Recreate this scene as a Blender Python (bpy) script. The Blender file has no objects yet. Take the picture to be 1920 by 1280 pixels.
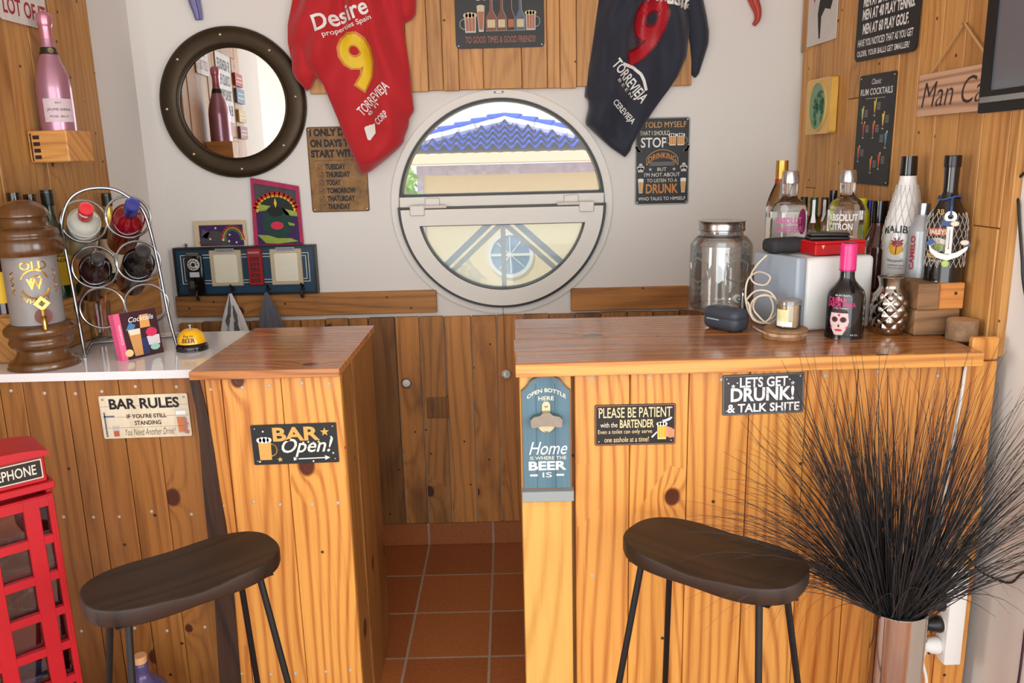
import bpy, bmesh, math, random
from mathutils import Vector, Matrix
random.seed(7)
PI = math.pi
V = Vector
scene = bpy.context.scene
COL = scene.collection

# ------------------------------------------------------------------ camera
F_PX, PITCH, ROLL = 1522.0, math.radians(12.6), math.radians(1.4)
CAM = V((0, -2.93, 1.457))
FW = V((0, math.cos(PITCH), -math.sin(PITCH)))
UP0 = V((0, math.sin(PITCH), math.cos(PITCH)))
RT0 = V((1, 0, 0))
CR = RT0 * math.cos(ROLL) - UP0 * math.sin(ROLL)
CU = RT0 * math.sin(ROLL) + UP0 * math.cos(ROLL)
cam_data = bpy.data.cameras.new('camera')
cam_data.lens = F_PX / 1920 * 36
cam_data.sensor_width = 36
cam_data.clip_start = 0.02
cam = bpy.data.objects.new('camera', cam_data)
COL.objects.link(cam)
rm = Matrix((CR, CU, -FW)).transposed().to_4x4()
cam.matrix_world = Matrix.Translation(CAM) @ rm
scene.camera = cam

# ------------------------------------------------------------------ world, sun, daylight, exposure
world = bpy.data.worlds.new('sky')
scene.world = world
world.use_nodes = True
bgn = world.node_tree.nodes['Background']
bgn.inputs[0].default_value = (0.86, 0.94, 1.0, 1)
bgn.inputs[1].default_value = 1.05


def add_light(name, kind, loc, rot, energy, color, **kw):
    l = bpy.data.lights.new(name, kind)
    l.energy = energy
    l.color = color
    for k, v in kw.items():
        setattr(l, k, v)
    o = bpy.data.objects.new(name, l)
    o.location = loc
    o.rotation_euler = rot
    COL.objects.link(o)
    return o


add_light('sun', 'SUN', (2, -6, 8), (math.radians(44), 0, math.radians(-32)), 2.8, (1.0, 0.95, 0.86), angle=0.01)
# daylight through the wide patio opening behind the camera
add_light('patio_daylight', 'AREA', (0.05, -4.42, 1.35), (math.radians(90), 0, 0), 76, (0.96, 0.985, 1.0),
          shape='RECTANGLE', size=3.5, size_y=2.2)
# unseen fill lamps added left and right to brighten the side walls
add_light('left_fill_light', 'AREA', (-3.2, -3.1, 1.4), (math.radians(90), 0, math.radians(-90)), 72, (0.96, 0.985, 1.0),
          shape='RECTANGLE', size=1.5, size_y=1.6)
add_light('right_fill_light', 'AREA', (2.4, -3.3, 1.45), (math.radians(90), 0, math.radians(90)), 52, (0.97, 0.985, 1.0),
          shape='RECTANGLE', size=1.5, size_y=1.6)
scene.view_settings.view_transform = 'Standard'
scene.view_settings.look = 'None'
scene.view_settings.gamma = 1.0
scene.view_settings.exposure = 0.0
scene.view_settings.use_curve_mapping = False


# ------------------------------------------------------------------ picking points on real planes
def ray(x, y):
    return FW + CR * ((x - 960) / F_PX) + CU * ((640 - y) / F_PX)


def atY(x, y, Y=0.0):
    d = ray(x, y)
    return CAM + d * ((Y - CAM.y) / d.y)


def atX(x, y, X):
    d = ray(x, y)
    return CAM + d * ((X - CAM.x) / d.x)


def atZ(x, y, Z):
    d = ray(x, y)
    return CAM + d * ((Z - CAM.z) / d.z)


# the side walls open out slightly towards the camera
THR, PIV_R = math.radians(3.3), V((1.012, 0, 0))
THL, PIV_L = math.radians(-5.0), V((-1.24, -0.345, 0))
MR_ = Matrix.Translation(PIV_R) @ Matrix.Rotation(THR, 4, 'Z')
ML_ = Matrix.Translation(PIV_L) @ Matrix.Rotation(THL, 4, 'Z')


def at_plane(x, y, M, off):
    n = (M.to_3x3() @ V((1, 0, 0))).normalized()
    p = M @ V((off, 0, 0))
    d = ray(x, y)
    return CAM + d * ((p - CAM).dot(n) / d.dot(n))


def atR(x, y, off=0.0):
    return at_plane(x, y, MR_, off)


def atL(x, y, off=0.0):
    return at_plane(x, y, ML_, off)


def loc_R(x, y, off=0.0):
    return MR_.inverted() @ atR(x, y, off)


# ------------------------------------------------------------------ colours and materials
def lin(c):
    c /= 255.0
    return c / 12.92 if c <= 0.04045 else ((c + 0.055) / 1.055) ** 2.4


def rgb(r, g, b):
    return (lin(r), lin(g), lin(b), 1)


MATS = {}


def new_mat(name):
    m = bpy.data.materials.new(name)
    m.use_nodes = True
    return m, m.node_tree.nodes, m.node_tree.links, m.node_tree.nodes['Principled BSDF']


def flat(r, g, b, rough=0.5, metal=0.0, coat=0.0, sheen=0.0, var=0.0):
    """plain paint, plastic, metal or print with a faint procedural mottling"""
    key = ('flat', r, g, b, rough, metal, coat, sheen, var)
    if key in MATS:
        return MATS[key]
    m, n, l, p = new_mat('paint_%d_%d_%d' % (r, g, b))
    p.inputs['Base Color'].default_value = rgb(r, g, b)
    p.inputs['Roughness'].default_value = rough
    p.inputs['Metallic'].default_value = metal
    p.inputs['Coat Weight'].default_value = coat
    p.inputs['Sheen Weight'].default_value = sheen
    if var:
        tc = n.new('ShaderNodeTexCoord')
        nz = n.new('ShaderNodeTexNoise')
        nz.inputs['Scale'].default_value = 22
        nz.inputs['Detail'].default_value = 6
        nz.inputs['Roughness'].default_value = 0.65
        l.new(tc.outputs['Object'], nz.inputs['Vector'])
        rp = n.new('ShaderNodeValToRGB')
        a, b2 = 1 - var, 1 + var
        rp.color_ramp.elements[0].position = 0.3
        rp.color_ramp.elements[1].position = 0.72
        c = rgb(r, g, b)
        rp.color_ramp.elements[0].color = (c[0] * a, c[1] * a, c[2] * a, 1)
        rp.color_ramp.elements[1].color = (min(1, c[0] * b2), min(1, c[1] * b2), min(1, c[2] * b2), 1)
        l.new(nz.outputs['Fac'], rp.inputs['Fac'])
        l.new(rp.outputs['Color'], p.inputs['Base Color'])
    MATS[key] = m
    return m


def glass(r=255, g=255, b=255, rough=0.02, ior=1.45):
    key = ('glass', r, g, b, rough, ior)
    if key in MATS:
        return MATS[key]
    m, n, l, p = new_mat('glass_%d_%d_%d' % (r, g, b))
    p.inputs['Base Color'].default_value = rgb(r, g, b)
    p.inputs['Roughness'].default_value = rough
    p.inputs['Transmission Weight'].default_value = 1.0
    p.inputs['IOR'].default_value = ior
    MATS[key] = m
    return m


def thin_glass(name, tint=(1, 1, 1), refl=0.12, milk=0.0, milkcol=(1, 1, 1)):
    key = ('thin', name)
    if key in MATS:
        return MATS[key]
    m, n, l, p = new_mat(name)
    n.remove(p)
    out = n['Material Output']
    tr = n.new('ShaderNodeBsdfTransparent')
    tr.inputs[0].default_value = (*tint, 1)
    gl = n.new('ShaderNodeBsdfGlossy')
    gl.inputs['Roughness'].default_value = 0.02
    lw = n.new('ShaderNodeLayerWeight')
    lw.inputs[0].default_value = 0.35
    mu = n.new('ShaderNodeMath')
    mu.operation = 'MULTIPLY_ADD'
    mu.inputs[1].default_value = 0.6 if refl > 0.08 else 0.18
    mu.inputs[2].default_value = refl * 0.5
    l.new(lw.outputs['Fresnel'], mu.inputs[0])
    mx = n.new('ShaderNodeMixShader')
    l.new(mu.outputs[0], mx.inputs[0])
    l.new(tr.outputs[0], mx.inputs[1])
    l.new(gl.outputs[0], mx.inputs[2])
    last = mx
    if milk:
        df = n.new('ShaderNodeBsdfTranslucent')
        df.inputs[0].default_value = (*milkcol, 1)
        m2 = n.new('ShaderNodeMixShader')
        m2.inputs[0].default_value = milk
        l.new(mx.outputs[0], m2.inputs[1])
        l.new(df.outputs[0], m2.inputs[2])
        last = m2
    l.new(last.outputs[0], out.inputs[0])
    MATS[key] = m
    return m


def wood(name, light, dark, rings=22.0, wander=1.6, ringamt=0.55, fibre=0.35, knots=0.3, knotcol=(70, 32, 16),
         rough=0.45, coat=0.0, holes=0.3, bump=0.25, stain=0.0, staincol=(60, 38, 24), tint=1.0, knot_scale=4.5):
    """plank wood: 'grain' UV is metres (across, along), point attribute 'tint' varies each plank"""
    m, n, l, p = new_mat(name)

    def N(t, **kw):
        x = n.new(t)
        for k, v in kw.items():
            if k.startswith('i_'):
                x.inputs[int(k[2:])].default_value = v
            else:
                setattr(x, k, v)
        return x

    def math_(op, a, b=None, c=None):
        x = N('ShaderNodeMath', operation=op)
        for i, s in enumerate((a, b, c)):
            if s is None:
                continue
            if isinstance(s, (int, float)):
                x.inputs[i].default_value = s
            else:
                l.new(s, x.inputs[i])
        return x.outputs[0]

    uv = N('ShaderNodeUVMap', uv_map='grain')
    sep = N('ShaderNodeSeparateXYZ')
    l.new(uv.outputs[0], sep.inputs[0])
    ac, al = sep.outputs[0], sep.outputs[1]

    def vec(sx, sy):
        c = N('ShaderNodeCombineXYZ')
        l.new(math_('MULTIPLY', ac, sx), c.inputs[0])
        l.new(math_('MULTIPLY', al, sy), c.inputs[1])
        return c.outputs[0]

    def noise(v, scale, detail=3.0, rgh=0.55):
        x = N('ShaderNodeTexNoise', noise_dimensions='2D')
        x.inputs['Scale'].default_value = scale
        x.inputs['Detail'].default_value = detail
        x.inputs['Roughness'].default_value = rgh
        l.new(v, x.inputs['Vector'])
        return x.outputs['Fac']

    wob = noise(vec(3.2, 0.55), 1.0, 1.5)
    # knots
    jit = noise(vec(9, 5), 1.0, 2)
    kv = N('ShaderNodeCombineXYZ')
    l.new(math_('ADD', math_('MULTIPLY', ac, knot_scale * 1.25), math_('MULTIPLY', jit, 0.12)), kv.inputs[0])
    l.new(math_('MULTIPLY', al, knot_scale), kv.inputs[1])
    vor = N('ShaderNodeTexVoronoi', voronoi_dimensions='2D', feature='F1')
    vor.inputs['Scale'].default_value = 1.0
    l.new(kv.outputs[0], vor.inputs['Vector'])
    csep = N('ShaderNodeSeparateColor')
    l.new(vor.outputs['Color'], csep.inputs[0])
    sel = math_('LESS_THAN', csep.outputs[0], knots)
    d = vor.outputs['Distance']
    size = math_('MULTIPLY_ADD', csep.outputs[1], 0.09, 0.035)
    kn = N('ShaderNodeMapRange', interpolation_type='SMOOTHSTEP')
    l.new(d, kn.inputs[0])
    l.new(math_('MULTIPLY', size, 0.75), kn.inputs[1])
    l.new(math_('MULTIPLY', size, 1.15), kn.inputs[2])
    kn.inputs[3].default_value = 1.0
    kn.inputs[4].default_value = 0.0
    kmask = math_('MULTIPLY', kn.outputs[0], sel)
    halo = math_('MULTIPLY', math_('POWER', 2.718, math_('MULTIPLY', d, -7.0)), sel)
    # rings, bent round the knots
    co = math_('ADD', math_('MULTIPLY', ac, rings), math_('MULTIPLY', wob, wander * 5.0))
    co = math_('ADD', co, math_('MULTIPLY', halo, 2.6))
    s = math_('MULTIPLY_ADD', math_('SINE', math_('MULTIPLY', co, 2 * PI)), 0.5, 0.5)
    s = math_('POWER', s, 2.8)
    fib = noise(vec(230, 5), 1.0, 3, 0.6)
    fib2 = noise(vec(60, 1.4), 1.0, 3, 0.6)
    g = math_('ADD', math_('MULTIPLY', s, ringamt), math_('MULTIPLY', math_('SUBTRACT', fib, 0.5), fibre * 1.3))
    g = math_('ADD', g, math_('MULTIPLY', math_('SUBTRACT', fib2, 0.45), fibre * 1.6))
    cl = N('ShaderNodeClamp')
    l.new(g, cl.inputs[0])
    mix = N('ShaderNodeMix', data_type='RGBA')
    l.new(cl.outputs[0], mix.inputs[0])
    mix.inputs[6].default_value = rgb(*light)
    mix.inputs[7].default_value = rgb(*dark)
    colr = mix.outputs[2]
    if stain:
        st = noise(vec(5, 1.6), 1.0, 5, 0.6)
        mr = N('ShaderNodeMapRange', interpolation_type='SMOOTHSTEP')
        l.new(st, mr.inputs[0])
        mr.inputs[1].default_value = 0.5
        mr.inputs[2].default_value = 0.72
        mr.inputs[4].default_value = stain
        m3 = N('ShaderNodeMix', data_type='RGBA')
        l.new(mr.outputs[0], m3.inputs[0])
        l.new(colr, m3.inputs[6])
        m3.inputs[7].default_value = rgb(*staincol)
        colr = m3.outputs[2]
    m2 = N('ShaderNodeMix', data_type='RGBA')
    l.new(kmask, m2.inputs[0])
    l.new(colr, m2.inputs[6])
    m2.inputs[7].default_value = rgb(*knotcol)
    colr = m2.outputs[2]
    if holes:
        hv = N('ShaderNodeTexVoronoi', voronoi_dimensions='2D', feature='F1')
        hv.inputs['Scale'].default_value = 11.0
        l.new(vec(1, 1), hv.inputs['Vector'])
        hs = N('ShaderNodeSeparateColor')
        l.new(hv.outputs['Color'], hs.inputs[0])
        hm = math_('MULTIPLY', math_('LESS_THAN', hv.outputs['Distance'], 0.045),
                   math_('LESS_THAN', hs.outputs[1], holes * 0.35))
        m4 = N('ShaderNodeMix', data_type='RGBA')
        l.new(math_('MULTIPLY', hm, 0.9), m4.inputs[0])
        l.new(colr, m4.inputs[6])
        m4.inputs[7].default_value = rgb(28, 16, 10)
        colr = m4.outputs[2]
    at = N('ShaderNodeAttribute', attribute_name='tint')
    m5 = N('ShaderNodeMix', data_type='RGBA', blend_type='MULTIPLY')
    m5.inputs[0].default_value = tint
    l.new(colr, m5.inputs[6])
    l.new(at.outputs['Color'], m5.inputs[7])
    l.new(m5.outputs[2], p.inputs['Base Color'])
    p.inputs['Roughness'].default_value = rough
    p.inputs['Coat Weight'].default_value = coat
    p.inputs['Coat Roughness'].default_value = 0.12
    bp = N('ShaderNodeBump')
    bp.inputs['Strength'].default_value = bump
    bp.inputs['Distance'].default_value = 0.0012
    l.new(g, bp.inputs['Height'])
    l.new(bp.outputs[0], p.inputs['Normal'])
    return m


W_PINE = wood('varnished_pine_bar', (224, 160, 80), (164, 86, 30), rings=38, wander=1.7, ringamt=0.6, fibre=0.5, knots=0.3,
              knotcol=(84, 36, 14), rough=0.34, coat=0.25)
W_PALE = wood('pale_pine_post', (222, 174, 92), (184, 126, 54), rings=18, wander=1.8, ringamt=0.45, knots=0.18,
              rough=0.38, coat=0.2, holes=0.5)
W_LEFT = wood('amber_pallet_wood', (156, 104, 50), (96, 54, 22), rings=24, wander=2.0, ringamt=0.36, fibre=0.6,
              knots=0.16, rough=0.4, coat=0.15, stain=0.45, staincol=(98, 58, 28))
W_SIDE = wood('wall_pallet_boards', (204, 150, 84), (142, 86, 38), rings=30, wander=2.2, ringamt=0.36, fibre=0.7,
              knots=0.2, rough=0.5, holes=0.7, stain=0.45, staincol=(138, 82, 38))
W_DARK = wood('weathered_pallet_boards', (172, 118, 60), (104, 62, 28), rings=28, wander=2.2, ringamt=0.42, fibre=0.5,
              knots=0.26, rough=0.55, holes=0.5, stain=0.6, staincol=(74, 48, 28))
W_TOP = wood('glossy_counter_boards', (184, 118, 60), (122, 70, 32), rings=30, wander=2.0, ringamt=0.55, fibre=0.5,
             knots=0.18, rough=0.26, coat=0.5, stain=0.3, staincol=(84, 44, 22))
W_BARK = wood('bark_edge', (58, 34, 18), (26, 15, 9), rings=12, wander=2.2, ringamt=0.7, fibre=0.8, knots=0.2,
              rough=0.6, holes=0, bump=0.6)
W_STOOL = wood('dark_stained_wood', (44, 28, 16), (20, 12, 7), rings=26, wander=1.6, ringamt=0.7, fibre=0.5, knots=0.0,
               rough=0.5, coat=0.0, holes=0, bump=0.15)
W_SIGN = wood('pinkish_sign_wood', (206, 166, 134), (150, 108, 82), rings=26, wander=1.6, ringamt=0.8, fibre=0.3,
              knots=0.1, rough=0.7, holes=0)
W_GREY = wood('greyed_wood_block', (156, 118, 80), (104, 72, 46), rings=12, wander=1.6, ringamt=0.5, fibre=0.6,
              knots=0.3, rough=0.65, holes=0.6, stain=0.5)
W_TURN = wood('turned_brown_wood', (96, 62, 30), (58, 34, 15), rings=10, wander=1.0, ringamt=0.4, fibre=0.4, knots=0.0,
              rough=0.24, coat=0.5, holes=0, bump=0.05)

CHROME = flat(150, 150, 152, 0.2, 1.0)
STEEL = flat(178, 176, 172, 0.24, 1.0)
BLACK = flat(22, 22, 23, 0.4)
GLOSSBLACK = flat(14, 13, 13, 0.12, 0, 0.4)
WHITEPL = flat(226, 226, 222, 0.42)
FRAMEW = flat(222, 218, 208, 0.35)
BRASS = flat(200, 164, 90, 0.25, 1.0)


# plaster, tiles
def plaster(name, c):
    m, n, l, p = new_mat(name)
    tc = n.new('ShaderNodeTexCoord')
    nz = n.new('ShaderNodeTexNoise')
    nz.inputs['Scale'].default_value = 60
    nz.inputs['Detail'].default_value = 5
    l.new(tc.outputs['Object'], nz.inputs['Vector'])
    bp = n.new('ShaderNodeBump')
    bp.inputs['Strength'].default_value = 0.12
    bp.inputs['Distance'].default_value = 0.002
    l.new(nz.outputs['Fac'], bp.inputs['Height'])
    l.new(bp.outputs[0], p.inputs['Normal'])
    p.inputs['Base Color'].default_value = rgb(*c)
    p.inputs['Roughness'].default_value = 0.85
    return m


PLASTER = plaster('white_wall_paint', (226, 223, 217))
CREAMWALL = plaster('beige_wall_paint', (206, 192, 174))


def tiles(name, plane='XY', z_only=False):
    m, n, l, p = new_mat(name)
    tc = n.new('ShaderNodeTexCoord')
    mp = n.new('ShaderNodeMapping')
    l.new(tc.outputs['Object'], mp.inputs['Vector'])
    br = n.new('ShaderNodeTexBrick')
    br.offset = 0.0
    br.inputs['Scale'].default_value = 1.0
    br.inputs['Mortar Size'].default_value = 0.0042
    br.inputs['Mortar Smooth'].default_value = 0.1
    br.inputs['Brick Width'].default_value = 0.25
    br.inputs['Row Height'].default_value = 0.25 if not z_only else 3.0
    br.inputs['Color1'].default_value = rgb(176, 106, 58)
    br.inputs['Color2'].default_value = rgb(160, 92, 48)
    br.inputs['Mortar'].default_value = rgb(176, 160, 142)
    if z_only:
        mp.inputs['Location'].default_value = (0.091 + 0.25 * 20, 1.5, 0)
        mp.inputs['Rotation'].default_value = (math.radians(-90), 0, 0)
    else:
        mp.inputs['Location'].default_value = (0.091 + 0.25 * 20, 0.25 * 40, 0)
    l.new(mp.outputs[0], br.inputs['Vector'])
    nz = n.new('ShaderNodeTexNoise')
    nz.inputs['Scale'].default_value = 90
    nz.inputs['Detail'].default_value = 8
    nz.inputs['Roughness'].default_value = 0.7
    l.new(tc.outputs['Object'], nz.inputs['Vector'])
    rp = n.new('ShaderNodeValToRGB')
    rp.color_ramp.elements[0].position = 0.3
    rp.color_ramp.elements[1].position = 0.75
    rp.color_ramp.elements[0].color = (0.72, 0.7, 0.68, 1)
    rp.color_ramp.elements[1].color = (1.12, 1.1, 1.06, 1)
    l.new(nz.outputs['Fac'], rp.inputs['Fac'])
    mx = n.new('ShaderNodeMix')
    mx.data_type = 'RGBA'
    mx.blend_type = 'MULTIPLY'
    mx.inputs[0].default_value = 1
    l.new(br.outputs['Color'], mx.inputs[6])
    l.new(rp.outputs['Color'], mx.inputs[7])
    l.new(mx.outputs[2], p.inputs['Base Color'])
    p.inputs['Roughness'].default_value = 0.38
    bp = n.new('ShaderNodeBump')
    bp.invert = True
    bp.inputs['Strength'].default_value = 0.5
    bp.inputs['Distance'].default_value = 0.003
    l.new(br.outputs['Fac'], bp.inputs['Height'])
    l.new(bp.outputs[0], p.inputs['Normal'])
    return m


FLOOR_T = tiles('terracotta_floor_tiles')
SKIRT_T = tiles('terracotta_skirting', z_only=True)


# ------------------------------------------------------------------ mesh builder
class MB:
    def __init__(self):
        self.bm = bmesh.new()
        self.uv = self.bm.loops.layers.uv.new('grain')
        self.tint = self.bm.verts.layers.float_color.new('tint')
        self.mats = []

    def mi(self, m):
        if m not in self.mats:
            self.mats.append(m)
        return self.mats.index(m)

    def _v(self, co, tint=(1, 1, 1, 1)):
        v = self.bm.verts.new(co)
        v[self.tint] = tint
        return v

    def faces(self, verts, faces, mat, tint=(1, 1, 1, 1), uvs=None, M=None):
        vs = [self._v(M @ V(c) if M else c, tint) for c in verts]
        k = self.mi(mat)
        out = []
        for f in faces:
            try:
                fc = self.bm.faces.new([vs[i] for i in f])
            except ValueError:
                continue
            fc.material_index = k
            if uvs:
                for lp, i in zip(fc.loops, f):
                    lp[self.uv].uv = uvs[i]
            out.append(fc)
        return vs

    def box(self, x0, x1, y0, y1, z0, z1, mat, bev=0.0, seg=1, M=None, along='z', tint=None, wood_off=None):
        t = bmesh.new()
        cs = [(x, y, z) for x in (x0, x1) for y in (y0, y1) for z in (z0, z1)]
        vs = [t.verts.new(c) for c in cs]
        for f in ((0, 1, 3, 2), (4, 6, 7, 5), (0, 4, 5, 1), (2, 3, 7, 6), (0, 2, 6, 4), (1, 5, 7, 3)):
            t.faces.new([vs[i] for i in f])
        if bev:
            bmesh.ops.bevel(t, geom=list(t.edges), offset=bev, segments=seg, affect='EDGES', profile=0.5)
        off = wood_off or (random.uniform(0, 60), random.uniform(0, 60))
        if tint is None:
            tint = (1, 1, 1, 1)
        elif isinstance(tint, (int, float)):
            b = 1 + random.uniform(-tint, tint)
            h = random.uniform(-tint, tint) * 0.22
            tint = (b * (1 + h * 0.3), b, b * (1 - h), 1)
        self._append(t, mat, M, off, along, tint)

    def _append(self, t, mat, M=None, off=(0, 0), along='z', tint=(1, 1, 1, 1)):
        t.verts.index_update()
        k = self.mi(mat)
        mp = {}
        for v in t.verts:
            mp[v] = self._v(M @ v.co if M else v.co, tint)
        for f in t.faces:
            try:
                nf = self.bm.faces.new([mp[v] for v in f.verts])
            except ValueError:
                continue
            nf.material_index = k
            for lp, v in zip(nf.loops, f.verts):
                c = v.co
                if along == 'z':
                    u = (c.x + c.y, c.z)
                elif along == 'x':
                    u = (c.z + c.y, c.x)
                else:
                    u = (c.x + c.z, c.y)
                lp[self.uv].uv = (u[0] + off[0], u[1] + off[1])
        t.free()

    def lathe(self, prof, mat, c=(0, 0, 0), n=32, M=None, a0=0.0, a1=2 * PI, sx=1, sy=1, tint=(1, 1, 1, 1)):
        """prof: list of (r, z); closed when a1-a0 = 2pi"""
        full = abs(a1 - a0 - 2 * PI) < 1e-6
        cols = n if full else n + 1
        verts, uvs, faces = [], [], []
        for r, z in prof:
            for i in range(cols):
                a = a0 + (a1 - a0) * i / n
                verts.append((c[0] + sx * r * math.sin(a), c[1] - sy * r * math.cos(a), c[2] + z))
                uvs.append((a * 0.05, z + a * 0.01))
        for j in range(len(prof) - 1):
            for i in range(n):
                i2 = (i + 1) % cols
                faces.append((j * cols + i, j * cols + i2, (j + 1) * cols + i2, (j + 1) * cols + i))
        if full:
            for j, flip in ((0, True), (len(prof) - 1, False)):
                if prof[j][0] > 1e-6:
                    f = tuple(range(j * cols, (j + 1) * cols))
                    faces.append(f[::-1] if flip else f)
        self.faces(verts, faces, mat, tint, uvs, M)

    def tube(self, path, r, mat, n=8, closed=False, M=None, cap=True):
        path = [V(p) for p in path]
        N = len(path)
        rf = r if callable(r) else (lambda t: r)
        verts, faces = [], []
        up = None
        for i, p in enumerate(path):
            a = path[(i - 1) % N] if (closed or i > 0) else p
            b = path[(i + 1) % N] if (closed or i < N - 1) else p
            t = (b - a)
            t = t.normalized() if t.length > 1e-9 else V((0, 0, 1))
            if up is None:
                up = V((0, 0, 1)) if abs(t.z) < 0.9 else V((0, 1, 0))
            s = t.cross(up)
            s = s.normalized() if s.length > 1e-9 else V((1, 0, 0))
            up = s.cross(t).normalized()
            rr = rf(i / max(1, N - 1))
            for k in range(n):
                an = 2 * PI * k / n
                verts.append(p + s * (rr * math.cos(an)) + up * (rr * math.sin(an)))
        for i in range(N if closed else N - 1):
            j = (i + 1) % N
            for k in range(n):
                k2 = (k + 1) % n
                faces.append((i * n + k, i * n + k2, j * n + k2, j * n + k))
        if cap and not closed:
            faces.append(tuple(range(n))[::-1])
            faces.append(tuple(range((N - 1) * n, N * n)))
        self.faces(verts, faces, mat, (1, 1, 1, 1), [(v.x * 0.3, v.z) for v in verts], M)

    def prism(self, pts, y0, y1, mat, M=None, tint=(1, 1, 1, 1), off=(0, 0), along='z'):
        """pts: outline in x,z; extruded from y0 (front) to y1"""
        n = len(pts)
        verts = [(x, y0, z) for x, z in pts] + [(x, y1, z) for x, z in pts]
        faces = [tuple(range(n)), tuple(range(2 * n - 1, n - 1, -1))]
        faces += [(i, i + n, (i + 1) % n + n, (i + 1) % n) for i in range(n)]
        if along == 'z':
            uvs = [(v[0] + v[1] + off[0], v[2] + off[1]) for v in verts]
        else:
            uvs = [(v[2] + v[1] + off[0], v[0] + off[1]) for v in verts]
        self.faces(verts, faces, mat, tint, uvs, M)

    def ring(self, inner, outer, y0, y1, mat, M=None):
        """two matching closed outlines in x,z -> a flat frame with depth"""
        n = len(inner)
        verts = [(x, y0, z) for x, z in outer] + [(x, y0, z) for x, z in inner]
        verts += [(x, y1, z) for x, z in outer] + [(x, y1, z) for x, z in inner]
        faces = []
        for i in range(n):
            j = (i + 1) % n
            faces += [(i, j, n + j, n + i), (2 * n + i, 3 * n + i, 3 * n + j, 2 * n + j),
                      (i, 2 * n + i, 2 * n + j, j), (n + i, n + j, 3 * n + j, 3 * n + i)]
        self.faces(verts, faces, mat, M=M)

    def poly(self, pts, mat, M=None):
        """a flat polygon given as 3D points"""
        self.faces(pts, [tuple(range(len(pts)))], mat, M=M)

    def build(self, name, parent=None, loc=None, sharp=35, smooth=True):
        bmesh.ops.recalc_face_normals(self.bm, faces=list(self.bm.faces))
        big = [f for f in self.bm.faces if len(f.verts) > 4]
        if big:
            bmesh.ops.triangulate(self.bm, faces=big, ngon_method='EAR_CLIP')
        me = bpy.data.meshes.new(name)
        self.bm.to_mesh(me)
        self.bm.free()
        for m in self.mats:
            me.materials.append(m)
        if smooth:
            me.polygons.foreach_set('use_smooth', [True] * len(me.polygons))
            me.set_sharp_from_angle(angle=math.radians(sharp))
        o = bpy.data.objects.new(name, me)
        COL.objects.link(o)
        if parent is not None:
            o.parent = parent
        if loc is not None:
            o.location = loc
        return o


def thing(name, label, cat, loc=(0, 0, 0), rotz=0.0, group=None, tilt=0.0):
    o = bpy.data.objects.new(name, None)
    o.empty_display_size = 0.05
    COL.objects.link(o)
    o.location = loc
    o.rotation_euler = (0, tilt, rotz)
    tag(o, label, cat, group)
    return o


def tag(o, label, cat, group=None):
    o['label'] = label
    o['category'] = cat
    if group:
        o['group'] = group
    return o


def structure(o):
    o['kind'] = 'structure'
    return o


def dup(root, loc, rotz, label, group=None):
    r = root.copy()
    COL.objects.link(r)
    r.location = loc
    r.rotation_euler = (0, 0, rotz)
    r['label'] = label
    if group:
        r['group'] = group
    for ch in list(root.children):
        c = ch.copy()
        COL.objects.link(c)
        c.parent = r
        for g in list(ch.children):
            d = g.copy()
            COL.objects.link(d)
            d.parent = c
    return r


# ------------------------------------------------------------------ lettering
_TXT = {}


def text_geo(s, bold=0.0, shear=0.0):
    key = (s, bold, shear)
    if key in _TXT:
        return _TXT[key]
    cu = bpy.data.curves.new('letters', 'FONT')
    cu.body = s
    cu.dimensions = '2D'
    cu.fill_mode = 'BOTH'
    cu.resolution_u = 3
    cu.offset = bold * 1.6
    cu.shear = shear
    cu.align_x = 'LEFT'
    o = bpy.data.objects.new('letters', cu)
    COL.objects.link(o)
    bpy.context.view_layer.update()
    dg = bpy.context.evaluated_depsgraph_get()
    me = bpy.data.meshes.new_from_object(o.evaluated_get(dg))
    vs = [(v.co.x, v.co.y) for v in me.vertices]
    fs = [tuple(p.vertices) for p in me.polygons]
    bpy.data.objects.remove(o)
    bpy.data.curves.remove(cu)
    bpy.data.meshes.remove(me)
    x0, x1 = min(v[0] for v in vs), max(v[0] for v in vs)
    y0, y1 = min(v[1] for v in vs), max(v[1] for v in vs)
    vs = [((x - (x0 + x1) / 2) / (x1 - x0), (y - (y0 + y1) / 2) / (y1 - y0)) for x, y in vs]
    _TXT[key] = (vs, fs)
    return vs, fs


def put_text(mb, s, cx, cz, w, h, mat, fmap, bold=0.0, shear=0.0, rot=0.0, arc=0.0):
    vs, fs = text_geo(s, bold, shear)
    c, sn = math.cos(rot), math.sin(rot)
    pts = []
    for x, z in vs:
        X, Z = x * w, z * h
        if arc:
            Z += arc * (1 - (2 * x) ** 2) - arc * 0.5
        pts.append(fmap(cx + X * c - Z * sn, cz + X * sn + Z * c))
    mb.faces(pts, fs, mat)


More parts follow.
